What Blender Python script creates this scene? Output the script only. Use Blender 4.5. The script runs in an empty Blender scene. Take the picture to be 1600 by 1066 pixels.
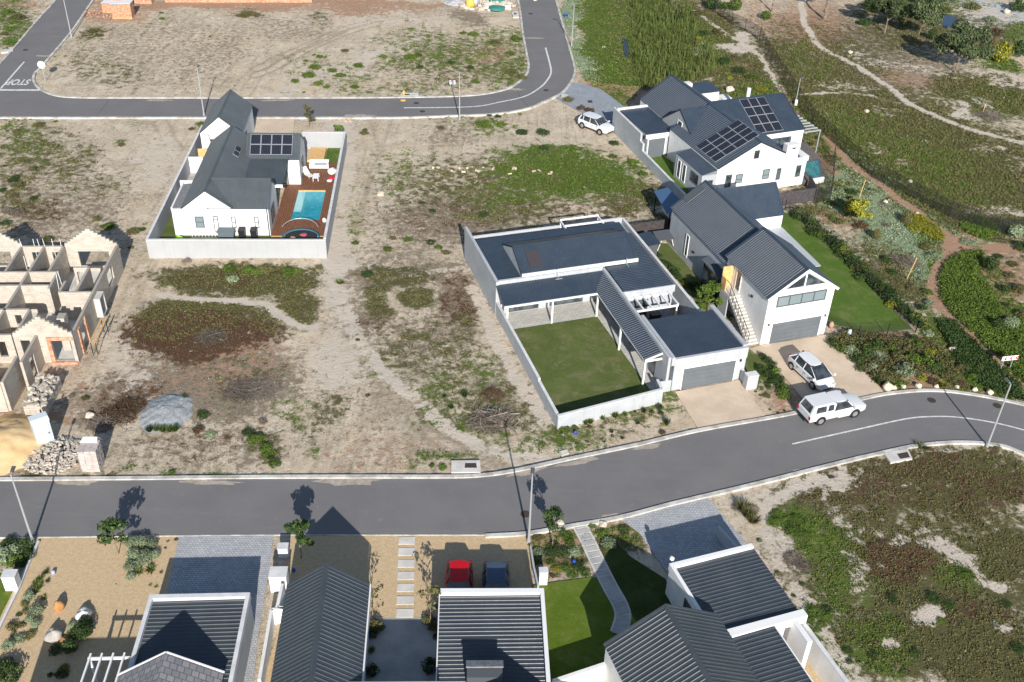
import bpy, math, random
import numpy as np
from mathutils import Vector, Matrix
from mathutils.geometry import tessellate_polygon

scene = bpy.context.scene
# ------------------------------------------------------------------ camera
CF, CH = 1617.0, 48.0                        # focal length in photo pixels, height in metres
CP = np.array([800.0, 533.0]); CV = np.array([715.0, 2850.0])
_d = CV - CP
TH = math.atan(CF / float(np.linalg.norm(_d)))
FW = np.array([0, math.cos(TH), -math.sin(TH)]); UP = np.array([0, math.sin(TH), math.cos(TH)]); RT = np.array([1.0, 0, 0])
DN = _d / np.linalg.norm(_d); RI = np.array([DN[1], -DN[0]])
CC = np.array([0, 0, CH])
cam_d = bpy.data.cameras.new('camera'); cam = bpy.data.objects.new('camera', cam_d); scene.collection.objects.link(cam)
_x = RI[0] * RT - DN[0] * UP; _y = -RI[1] * RT + DN[1] * UP
cam.matrix_world = Matrix(((_x[0], _y[0], -FW[0], 0), (_x[1], _y[1], -FW[1], 0), (_x[2], _y[2], -FW[2], CH), (0, 0, 0, 1)))
cam_d.sensor_width = 36.0; cam_d.lens = 36.0 * CF / 1600.0; cam_d.clip_start = 1.0; cam_d.clip_end = 3000.0
scene.camera = cam
# ------------------------------------------------------------------ sky and sun
SUN_EL, SUN_AZ = math.radians(26.5), math.radians(-9.0)      # shadows run along azimuth SUN_AZ from +Y
world = bpy.data.worlds.new('World'); scene.world = world; world.use_nodes = True
wn = world.node_tree; bg = wn.nodes['Background']
sky = wn.nodes.new('ShaderNodeTexSky'); sky.sky_type = 'NISHITA'; sky.sun_disc = False
sky.sun_elevation = SUN_EL; sky.sun_rotation = math.radians(180) + SUN_AZ; sky.altitude = 50; sky.air_density = 1.0; sky.dust_density = 0.6
wn.links.new(sky.outputs[0], bg.inputs[0]); bg.inputs[1].default_value = 0.088
sl = bpy.data.lights.new('sun', 'SUN'); sl.energy = 4.7; sl.angle = math.radians(0.5); sl.color = (1.0, 0.95, 0.87)
sun = bpy.data.objects.new('sun', sl); scene.collection.objects.link(sun)
sdir = Vector((math.sin(SUN_AZ) * math.cos(SUN_EL), math.cos(SUN_AZ) * math.cos(SUN_EL), -math.sin(SUN_EL)))
sun.rotation_euler = sdir.to_track_quat('-Z', 'Y').to_euler()
scene.view_settings.view_transform = 'Standard'; scene.view_settings.look = 'None'
scene.view_settings.exposure = 0.5; scene.view_settings.gamma = 1.0
scene.cycles.max_bounces = 6

rnd = random.Random(7)
PI = math.pi
def G(px, py, h=0.0):
    v0, v1 = px - CP[0], py - CP[1]
    a = v0 * RI[0] + v1 * RI[1]; b = v0 * DN[0] + v1 * DN[1]
    r = FW * CF + RT * a - UP * b; t = (h - CH) / r[2]
    return Vector((float(r[0] * t), float(r[1] * t), h))
def to_px(X, Y, Z=0.0):                       # numpy arrays -> photo pixels (authoring only)
    vz = Z - CH
    dd = Y * FW[1] + vz * FW[2]
    a = X / dd * CF; b = -(Y * UP[1] + vz * UP[2]) / dd * CF
    return CP[0] + RI[0] * a + DN[0] * b, CP[1] + RI[1] * a + DN[1] * b
class Frame:
    def __init__(s, px, py, deg, h=0.0):
        o = G(px, py, h); s.o = Vector((o.x, o.y, 0)); s.a = math.radians(deg)
    def w(s, u, v, z=0.0):
        c, n = math.cos(s.a), math.sin(s.a)
        return Vector((s.o.x + u * c - v * n, s.o.y + u * n + v * c, z))
    def uv(s, px, py, h=0.0):
        d = G(px, py, h) - s.o; c, n = math.cos(s.a), math.sin(s.a)
        return (d.x * c + d.y * n, -d.x * n + d.y * c)
# ------------------------------------------------------------------ scene helpers
def link(o): scene.collection.objects.link(o); return o
def tag(o, label=None, cat=None, group=None, kind=None):
    if label: o['label'] = label
    if cat: o['category'] = cat
    if group: o['group'] = group
    if kind: o['kind'] = kind
    return o
def thing(name, label, cat, loc=(0, 0, 0), rz=0.0, group=None):
    o = bpy.data.objects.new(name, None); link(o); o.empty_display_size = 0.3
    o.location = loc; o.rotation_euler = (0, 0, rz)
    return tag(o, label, cat, group)
def fthing(name, label, cat, F, group=None): return thing(name, label, cat, F.o, F.a, group)
def copy_tree(o, parent=None):
    c = o.copy(); link(c); c.parent = parent
    for ch in list(o.children): copy_tree(ch, c)
    return c
class MB:
    def __init__(s): s.v = []; s.f = []; s.m = []
    def add(s, vs, fs, mi=0):
        n = len(s.v); s.v += [tuple(p) for p in vs]; s.f += [tuple(i + n for i in f) for f in fs]; s.m += [mi] * len(fs); return s
    def box(s, x0, x1, y0, y1, z0, z1, mi=0):
        return s.add([(x0, y0, z0), (x1, y0, z0), (x1, y1, z0), (x0, y1, z0), (x0, y0, z1), (x1, y0, z1), (x1, y1, z1), (x0, y1, z1)],
                     [(0, 3, 2, 1), (4, 5, 6, 7), (0, 1, 5, 4), (1, 2, 6, 5), (2, 3, 7, 6), (3, 0, 4, 7)], mi)
    def bar(s, a, b, w, h=None, mi=0):        # box beam between two points
        a = Vector(a); b = Vector(b); h = h or w; d = (b - a).normalized()
        r = d.cross(Vector((0, 0, 1)))
        if r.length < 1e-3: r = Vector((1, 0, 0))
        r.normalize(); u = r.cross(d); r *= w / 2; u *= h / 2
        return s.add([a - r - u, a + r - u, a + r + u, a - r + u, b - r - u, b + r - u, b + r + u, b - r + u],
                     [(0, 3, 2, 1), (4, 5, 6, 7), (0, 1, 5, 4), (1, 2, 6, 5), (2, 3, 7, 6), (3, 0, 4, 7)][::1], mi)
    def tube(s, pts, rs, n=6, mi=0, cap=True):
        rings = []
        for i, p in enumerate(pts):
            p = Vector(p); q = Vector(pts[min(i + 1, len(pts) - 1)]) - Vector(pts[max(i - 1, 0)]); q.normalize()
            e = Vector((0, 0, 1)).cross(q)
            if e.length < 1e-3: e = Vector((1, 0, 0))
            e.normalize(); k = q.cross(e)
            r = rs[i] if isinstance(rs, (list, tuple)) else rs
            rings.append([p + (e * math.cos(2 * PI * j / n) + k * math.sin(2 * PI * j / n)) * r for j in range(n)])
        vs = [q for r_ in rings for q in r_]; fs = []
        for i in range(len(pts) - 1):
            for j in range(n): fs.append((i * n + j, i * n + (j + 1) % n, (i + 1) * n + (j + 1) % n, (i + 1) * n + j))
        if cap: fs += [tuple(range(n))[::-1], tuple((len(pts) - 1) * n + j for j in range(n))]
        return s.add(vs, fs, mi)
    def prism(s, poly, z0, z1, mi=0):         # vertical extrusion of a plan polygon (counter-clockwise)
        n = len(poly); vs = [(p[0], p[1], z0) for p in poly] + [(p[0], p[1], z1) for p in poly]
        fs = [(i, (i + 1) % n, n + (i + 1) % n, n + i) for i in range(n)]
        for t in tessellate_polygon([[Vector((p[0], p[1], 0)) for p in poly]]):
            a, b, c = t
            ar = (poly[b][0] - poly[a][0]) * (poly[c][1] - poly[a][1]) - (poly[c][0] - poly[a][0]) * (poly[b][1] - poly[a][1])
            if ar < 0: a, c = c, a
            fs.append((n + a, n + b, n + c)); fs.append((c, b, a))
        return s.add(vs, fs, mi)
    def slab(s, pts, th, mi=0):               # thick planar polygon, pts = top outline
        P_ = [Vector(p) for p in pts]; nrm = (P_[1] - P_[0]).cross(P_[2] - P_[0]).normalized()
        if nrm.z < 0: nrm = -nrm; P_ = P_[::-1]
        n = len(P_); Q = [p - nrm * th for p in P_]
        return s.add(P_ + Q, [tuple(range(n)), tuple(range(2 * n - 1, n - 1, -1))] + [(i, n + i, n + (i + 1) % n, (i + 1) % n) for i in range(n)], mi)
    def sheet(s, a, b, c, d, period=0.25, hgt=0.042, mi=0):   # ribbed roof sheet; a->b eave, d->c top edge
        a, b, c, d = [Vector(p) for p in (a, b, c, d)]
        nrm = (b - a).cross(d - a).normalized()
        if nrm.z < 0: nrm = -nrm
        hgt = .026 if period < .28 else .034
        n = max(2, round((b - a).length / period)); prof = [(0, 0), (0.62, 0), (0.70, 1), (0.92, 1)]
        ts = [((i + t) / n, h) for i in range(n) for t, h in prof] + [(1, 0)]
        vs = []
        for t, h in ts: vs += [a.lerp(b, t) + nrm * hgt * h, d.lerp(c, t) + nrm * hgt * h]
        s.add(vs, [(2 * i, 2 * i + 2, 2 * i + 3, 2 * i + 1) for i in range(len(ts) - 1)], mi)
        e = nrm * 0.004
        return s.slab([a - e, b - e, c - e, d - e], 0.07, mi)
    def build(s, name, mats, parent=None, smooth=False, label=None):
        me = bpy.data.meshes.new(name); me.from_pydata(s.v, [], s.f)
        mats = mats if isinstance(mats, (list, tuple)) else [mats]
        for m in mats: me.materials.append(m)
        if len(mats) > 1: me.polygons.foreach_set('material_index', s.m)
        if smooth: me.polygons.foreach_set('use_smooth', [True] * len(s.f))
        me.update(); o = bpy.data.objects.new(name, me); link(o); o.parent = parent
        if label: o['label'] = label
        return o
def np_mesh(name, V, Fq, mat, parent=None, nper=4):
    me = bpy.data.meshes.new(name); nf = len(Fq)
    me.vertices.add(len(V)); me.vertices.foreach_set('co', np.ascontiguousarray(V, dtype=np.float32).ravel())
    me.loops.add(nf * nper); me.loops.foreach_set('vertex_index', np.ascontiguousarray(Fq, dtype=np.int32).ravel())
    me.polygons.add(nf); me.polygons.foreach_set('loop_start', np.arange(0, nf * nper, nper, dtype=np.int32))
    me.polygons.foreach_set('loop_total', np.full(nf, nper, dtype=np.int32))
    me.update(calc_edges=True); me.validate()
    if mat: me.materials.append(mat)
    o = bpy.data.objects.new(name, me); link(o); o.parent = parent
    return o
# ------------------------------------------------------------------ materials
class NT:
    def __init__(s, name):
        s.m = bpy.data.materials.new(name); s.m.use_nodes = True; s.t = s.m.node_tree; s.b = s.t.nodes['Principled BSDF']
    def n(s, typ, **k):
        nd = s.t.nodes.new(typ)
        for a, v in k.items():
            if a.startswith('i_'): nd.inputs[int(a[2:]) if a[2:].isdigit() else a[2:]].default_value = v
            else: setattr(nd, a, v)
        return nd
    def l(s, a, b): s.t.links.new(a, b)
    def noise(s, scale, vec=None, detail=4, rough=0.55, dist=0.0):
        nd = s.n('ShaderNodeTexNoise'); nd.inputs['Scale'].default_value = scale; nd.inputs['Detail'].default_value = detail
        nd.inputs['Roughness'].default_value = rough; nd.inputs['Distortion'].default_value = dist
        if vec is not None: s.l(vec, nd.inputs['Vector'])
        return nd.outputs['Fac']
    def ramp(s, fac, a, b, smooth=True):
        nd = s.n('ShaderNodeMapRange', interpolation_type='SMOOTHSTEP' if smooth else 'LINEAR')
        nd.inputs[1].default_value = a; nd.inputs[2].default_value = b; s.l(fac, nd.inputs[0]); return nd.outputs[0]
    def mix(s, fac, a, b, typ='MIX'):
        nd = s.n('ShaderNodeMix', data_type='RGBA', blend_type=typ)
        if hasattr(fac, 'links'): s.l(fac, nd.inputs[0])
        else: nd.inputs[0].default_value = fac
        for x, i in ((a, 6), (b, 7)):
            if hasattr(x, 'links'): s.l(x, nd.inputs[i])
            else: nd.inputs[i].default_value = (*x, 1)
        return nd.outputs[2]
    def math(s, op, a, b=0.0, c=None):
        nd = s.n('ShaderNodeMath', operation=op)
        for i, x in enumerate((a, b) if c is None else (a, b, c)):
            if hasattr(x, 'links'): s.l(x, nd.inputs[i])
            else: nd.inputs[i].default_value = x
        return nd.outputs[0]
    def geo(s, obj=False):
        if obj: return s.n('ShaderNodeTexCoord').outputs['Object']
        return s.n('ShaderNodeNewGeometry').outputs['Position']
    def bump(s, h, strength=0.3, dist=0.05):
        nd = s.n('ShaderNodeBump'); nd.inputs['Strength'].default_value = strength; nd.inputs['Distance'].default_value = dist
        s.l(h, nd.inputs['Height']); s.l(nd.outputs[0], s.b.inputs['Normal'])
    def col(s, c):
        if hasattr(c, 'links'): s.l(c, s.b.inputs['Base Color'])
        else: s.b.inputs['Base Color'].default_value = (*c, 1)
        return s
    def set(s, rough=0.7, metal=0.0, spec=0.3):
        s.b.inputs['Roughness'].default_value = rough; s.b.inputs['Metallic'].default_value = metal; s.b.inputs['Specular IOR Level'].default_value = spec
        return s
def mottled(name, c1, c2, scale=3.0, rough=0.8, bump=0.0, bscale=40.0, spec=0.2, metal=0.0, lo=0.35, hi=0.65, fine=0.0, obj=False):
    n = NT(name); p = n.geo(obj); f = n.ramp(n.noise(scale, p, 6, 0.6), lo, hi)
    c = n.mix(f, c1, c2)
    if fine:
        g = n.noise(bscale, p, 3, 0.7); k = n.math('MULTIPLY_ADD', g, 2 * fine, 1 - fine)
        c = mul(n, c, k)
    n.col(c).set(rough, metal, spec)
    if bump: n.bump(n.noise(bscale, p, 4, 0.6), bump)
    return n.m
def plain(name, c, rough=0.6, metal=0.0, spec=0.3):
    return NT(name).col(c).set(rough, metal, spec).m
M = {}
def mul(n, c, k):
    nd = n.n('ShaderNodeVectorMath', operation='SCALE'); n.l(c, nd.inputs[0]); n.l(k, nd.inputs['Scale']); return nd.outputs[0]
def plaster(name, c1, c2, stain, amt=.35):
    n = NT(name); p = n.geo(); c = n.mix(n.ramp(n.noise(.8, p, 6, .65), .35, .68), c1, c2)
    st = n.n('ShaderNodeMapping'); st.inputs['Scale'].default_value = (1.8, 1.8, .16); n.l(p, st.inputs[0]); c = n.mix(n.math('MULTIPLY', n.ramp(n.noise(1.6, st.outputs[0], 7, .75, .3), .50, .70), amt), c, stain)
    c = mul(n, c, n.math('MULTIPLY_ADD', n.noise(18, p, 4, .8), .16, .92)); n.col(c).set(.9, 0, .2); n.bump(n.noise(14, p, 4, .6), .2, .03); return n.m
def mul(n, c, k):
    nd = n.n('ShaderNodeVectorMath', operation='SCALE'); n.l(c, nd.inputs[0]); n.l(k, nd.inputs['Scale']); return nd.outputs[0]
M['white'] = plaster('white_plaster', (0.70, 0.70, 0.70), (0.77, 0.77, 0.77), (.50, .48, .45), .45)
M['lgrey'] = plaster('light_grey_plaster', (0.375, 0.387, 0.405), (0.40, 0.41, 0.425), (.31, .31, .31), .35)
M['wallgrey'] = plaster('pale_grey_plaster', (0.39, 0.41, 0.435), (0.45, 0.47, 0.495), (.30, .31, .32), .45)
M['coping'] = mottled('wall_coping', (0.55, 0.56, 0.57), (0.66, 0.66, 0.66), 1.5, 0.85)
def roofmat(name, c1, c2, rough=0.42):
    n = NT(name); p = n.geo(True); f = n.ramp(n.noise(0.6, p, 5, 0.6), 0.3, 0.7); g = n.noise(9, p, 4, 0.7)
    st = n.n('ShaderNodeMapping'); st.inputs['Scale'].default_value = (1.3, 1.3, .25); n.l(p, st.inputs[0]); d1 = n.noise(2.0, st.outputs[0], 7, .75, .5)
    c = n.mix(n.math('MULTIPLY', n.ramp(d1, .52, .78), .35), n.mix(f, c1, c2), (.13, .13, .125))
    c = mul(n, c, n.math('MULTIPLY_ADD', g, 0.5, 0.75))
    n.col(c).set(rough, 0.0, 0.45); n.l(n.math('MULTIPLY_ADD', g, 0.25, rough - 0.12), n.b.inputs['Roughness']); return n.m
M['roofA'] = roofmat('charcoal_roof_sheeting', (0.064, 0.078, 0.088), (0.082, 0.096, 0.106))
M['roofB'] = roofmat('dark_blue_grey_roof_sheeting', (0.031, 0.047, 0.071), (0.041, 0.058, 0.083))
M['roofE'] = roofmat('slate_coloured_roof_sheeting', (0.046, 0.057, 0.070), (0.060, 0.072, 0.084))
M['tileroof'] = mottled('grey_roof_tiles', (0.16, 0.17, 0.18), (0.24, 0.24, 0.25), 5, 0.85, 0.5, 8)
M['trim'] = plain('white_trim', (0.78, 0.78, 0.78), 0.5)
M['darkmetal'] = plain('dark_metal', (0.02, 0.022, 0.025), 0.45)
M['frame'] = plain('grey_aluminium', (0.09, 0.10, 0.11), 0.4)
M['steel'] = plain('galvanised_steel', (0.42, 0.44, 0.46), 0.45, 0.3)
M['garagedoor'] = mottled('grey_garage_door', (0.115, 0.13, 0.145), (0.13, 0.145, 0.16), 1, 0.5)
def glassmat():
    n = NT('window_glass'); n.col(n.mix(n.ramp(n.noise(1.1, n.geo(), 2), 0.4, 0.6), (0.03, 0.04, 0.05), (0.10, 0.12, 0.13))).set(0.12, 0, 0.8); return n.m
M['glass'] = glassmat()
M['paleglass'] = plain('pale_window_blind_glass', (0.20, 0.25, 0.27), 0.15, 0, 0.8)
M['wood'] = mottled('oiled_deck_boards', (0.175, 0.080, 0.045), (0.235, 0.110, 0.062), 4, 0.6, fine=0.2, bscale=12)
M['pine'] = mottled('pine_boards', (0.60, 0.36, 0.15), (0.72, 0.46, 0.20), 4, 0.6, fine=0.15, bscale=12)
def asphalt():
    n = NT('asphalt'); p = n.geo(); f = n.ramp(n.noise(0.25, p, 6, 0.65), 0.3, 0.7); f2 = n.noise(1.4, p, 5, 0.7); g = n.noise(60, p, 2, 0.8)
    c = n.mix(f, (0.162, 0.158, 0.162), (0.186, 0.181, 0.182)); c = n.mix(n.ramp(f2, 0.58, 0.75), c, (0.215, 0.208, 0.200))
    mp = n.n('ShaderNodeMapping'); mp.inputs['Scale'].default_value = (.06, .9, 1); n.l(p, mp.inputs[0]); c = n.mix(n.math('MULTIPLY', n.ramp(n.noise(1.0, mp.outputs[0], 5, .7, .3), .5, .72), .5), c, (.205, .198, .195))
    c = n.mix(n.math('MULTIPLY', n.ramp(n.noise(.5, p, 8, .8, 1.5), .66, .74), .5), c, (.10, .098, .10)); c = n.mix(n.math('MULTIPLY', n.ramp(n.noise(.9, p, 8, .8, 2.0), .66, .78), .35), c, (.36, .33, .29))
    c = mul(n, c, n.math('MULTIPLY_ADD', g, 0.6, 0.70)); n.col(c).set(0.9, 0, 0.15); n.bump(g, 0.4, 0.01); return n.m
M['asphalt'] = asphalt()
M['kerb'] = mottled('concrete_kerb', (0.36, 0.345, 0.32), (0.60, 0.58, 0.54), 0.9, 0.9, fine=0.3, bscale=5)
M['concrete'] = mottled('pale_concrete', (0.50, 0.48, 0.45), (0.62, 0.60, 0.56), 0.8, 0.9, fine=0.1, bscale=14)
M['slabgrey'] = mottled('grey_paving_slab', (0.34, 0.34, 0.33), (0.44, 0.43, 0.41), 0.9, 0.9, fine=0.15, bscale=10)
M['paint'] = mottled('road_paint', (0.50, 0.50, 0.48), (0.72, 0.72, 0.70), 3, 0.8, fine=0.15, bscale=20)
M['roadmetal'] = plain('cast_iron_cover', (0.06, 0.045, 0.04), 0.7)
def paving(name, c1, c2, mortar, sx, deg=0.0, w=0.2, h=0.1):
    n = NT(name); mp = n.n('ShaderNodeMapping'); mp.inputs['Rotation'].default_value = (0, 0, math.radians(deg)); n.l(n.geo(), mp.inputs[0])
    br = n.n('ShaderNodeTexBrick'); br.inputs['Scale'].default_value = 1.0; n.l(mp.outputs[0], br.inputs['Vector'])
    br.inputs['Brick Width'].default_value = w; br.inputs['Row Height'].default_value = h; br.inputs['Mortar Size'].default_value = sx
    br.inputs['Color1'].default_value = (*c1, 1); br.inputs['Color2'].default_value = (*c2, 1); br.inputs['Mortar'].default_value = (*mortar, 1)
    k = n.noise(0.7, mp.outputs[0], 5, 0.65)
    n.col(mul(n, br.outputs[0], n.math('MULTIPLY_ADD', k, 0.5, 0.75))).set(0.9, 0, 0.15); return n.m
M['pavers'] = paving('grey_cobble_paving', (0.36, 0.37, 0.39), (0.46, 0.47, 0.49), (0.20, 0.20, 0.21), 0.014, -4, 0.22, 0.16)
M['pavers2'] = paving('blue_grey_paving', (0.26, 0.29, 0.33), (0.34, 0.37, 0.41), (0.2, 0.21, 0.22), 0.012, 20, 0.2, 0.14)
M['patio'] = paving('pale_patio_paving', (0.47, 0.46, 0.43), (0.55, 0.54, 0.50), (0.36, 0.35, 0.33), 0.02, -18.7, 0.6, 0.3)
M['drive'] = mottled('exposed_aggregate_driveway', (0.53, 0.425, 0.32), (0.62, 0.505, 0.39), 0.5, 0.95, fine=0.22, bscale=22)
M['gravel'] = mottled('golden_gravel', (0.50, 0.37, 0.22), (0.56, 0.425, 0.265), 4.0, 0.95, 0.6, 14, fine=0.4)
M['cobbleedge'] = mottled('stone_edging', (0.5, 0.46, 0.4), (0.72, 0.66, 0.56), 3, 0.9)
def lawnmat(name, c1, c2, c3):
    n = NT(name); p = n.geo(); f = n.ramp(n.noise(0.45, p, 6, 0.65), 0.35, 0.68); g = n.noise(6, p, 5, 0.75)
    c = n.mix(f, c1, c2); c = n.mix(n.math('MULTIPLY', n.ramp(n.noise(0.55, p, 8, 0.72, .4), 0.46, 0.66), .9), c, c3); c = n.mix(n.math('MULTIPLY', n.ramp(n.noise(2.6, p, 6, .75), .56, .7), .5), c, tuple(x * .55 for x in c1)); k = n.noise(30, p, 3, 0.8)
    c = mul(n, c, n.math('MULTIPLY', n.math('MULTIPLY_ADD', g, 0.7, 0.62), n.math('MULTIPLY_ADD', k, 0.8, 0.6))); n.col(c).set(0.95, 0, 0.1); n.bump(g, 0.5, 0.05); return n.m
M['lawnB'] = lawnmat('mown_lawn', (0.090, 0.120, 0.034), (0.118, 0.148, 0.046), (0.175, 0.17, 0.085))
M['lawnD'] = lawnmat('bright_lawn', (0.075, 0.135, 0.022), (0.095, 0.155, 0.030), (0.15, 0.18, 0.06))
M['lawnE'] = lawnmat('deep_green_lawn', (0.085, 0.135, 0.014), (0.11, 0.16, 0.022), (0.15, 0.185, 0.045))
M['lawnPaintedShade'] = lawnmat('painted_shade_lawn', (0.035, 0.055, 0.012), (0.050, 0.075, 0.018), (0.07, 0.085, 0.03))  # lawn colour darkened to carry the angled gable's shade
M['block'] = paving('bare_concrete_block', (0.46, 0.41, 0.34), (0.56, 0.50, 0.42), (0.42, 0.38, 0.32), 0.012, 0, 0.4, 0.2)
def blockmat():
    n = NT('concrete_block_wall'); tc = n.geo(True); sp = n.n('ShaderNodeSeparateXYZ'); n.l(tc, sp.inputs[0])
    cb = n.n('ShaderNodeCombineXYZ'); n.l(n.math('ADD', sp.outputs[0], sp.outputs[1]), cb.inputs[0]); n.l(sp.outputs[2], cb.inputs[1])
    br = n.n('ShaderNodeTexBrick'); n.l(cb.outputs[0], br.inputs['Vector']); br.inputs['Scale'].default_value = 1.0
    br.inputs['Brick Width'].default_value = 0.4; br.inputs['Row Height'].default_value = 0.2; br.inputs['Mortar Size'].default_value = 0.012
    br.inputs['Color1'].default_value = (0.44, 0.395, 0.34, 1); br.inputs['Color2'].default_value = (0.53, 0.48, 0.42, 1); br.inputs['Mortar'].default_value = (0.37, 0.335, 0.29, 1)
    k = n.noise(0.9, tc, 6, 0.7); n.col(mul(n, br.outputs[0], n.math('MULTIPLY_ADD', k, 0.7, 0.65))).set(0.95, 0, 0.1); n.bump(br.outputs[1], -0.5, 0.02); return n.m
M['block'] = blockmat()
M['orangebrick'] = mottled('orange_clay_brick', (0.42, 0.19, 0.11), (0.60, 0.36, 0.25), 3.2, 0.9, fine=0.3, bscale=9, obj=True)
M['plastic'] = plain('white_plastic', (0.75, 0.75, 0.76), 0.4)
M['red'] = plain('red_sign_paint', (0.55, 0.02, 0.06), 0.5)
M['blue'] = plain('blue_plastic', (0.02, 0.08, 0.45), 0.4)
M['green'] = plain('lime_plastic', (0.32, 0.70, 0.04), 0.4)
M['yellow'] = plain('yellow_paint', (0.75, 0.45, 0.10), 0.5)
M['tyre'] = plain('rubber_tyre', (0.018, 0.018, 0.018), 0.85)
M['rim'] = plain('silver_wheel_rim', (0.45, 0.45, 0.46), 0.35, 0.6)
M['carglass'] = mottled('tinted_car_glass', (0.02, 0.026, 0.034), (0.06, 0.07, 0.08), 2.2, 0.08, spec=0.9)
M['carwhite'] = NT('white_car_paint').col((0.66, 0.67, 0.69)).set(0.25, 0, 0.5).m
M['carred'] = NT('red_car_paint').col((0.52, 0.005, 0.008)).set(0.25, 0, 0.6).m
M['carblue'] = NT('slate_blue_car_paint').col((0.07, 0.10, 0.15)).set(0.3, 0.2, 0.6).m
M['lampglass'] = plain('headlight_lens', (0.55, 0.58, 0.6), 0.15, 0, 0.8)
M['cloth'] = plain('dark_cloth', (0.03, 0.03, 0.035), 0.9)
M['skin'] = plain('skin', (0.45, 0.27, 0.19), 0.6)
# ------------------------------------------------------------------ ground cover authoring (where each kind of cover grows)
L_GRASS, L_OLIVE, L_BROWN, L_SAGE, L_MULCH, L_PALE, L_DRY, L_GREY = range(8)
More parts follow.
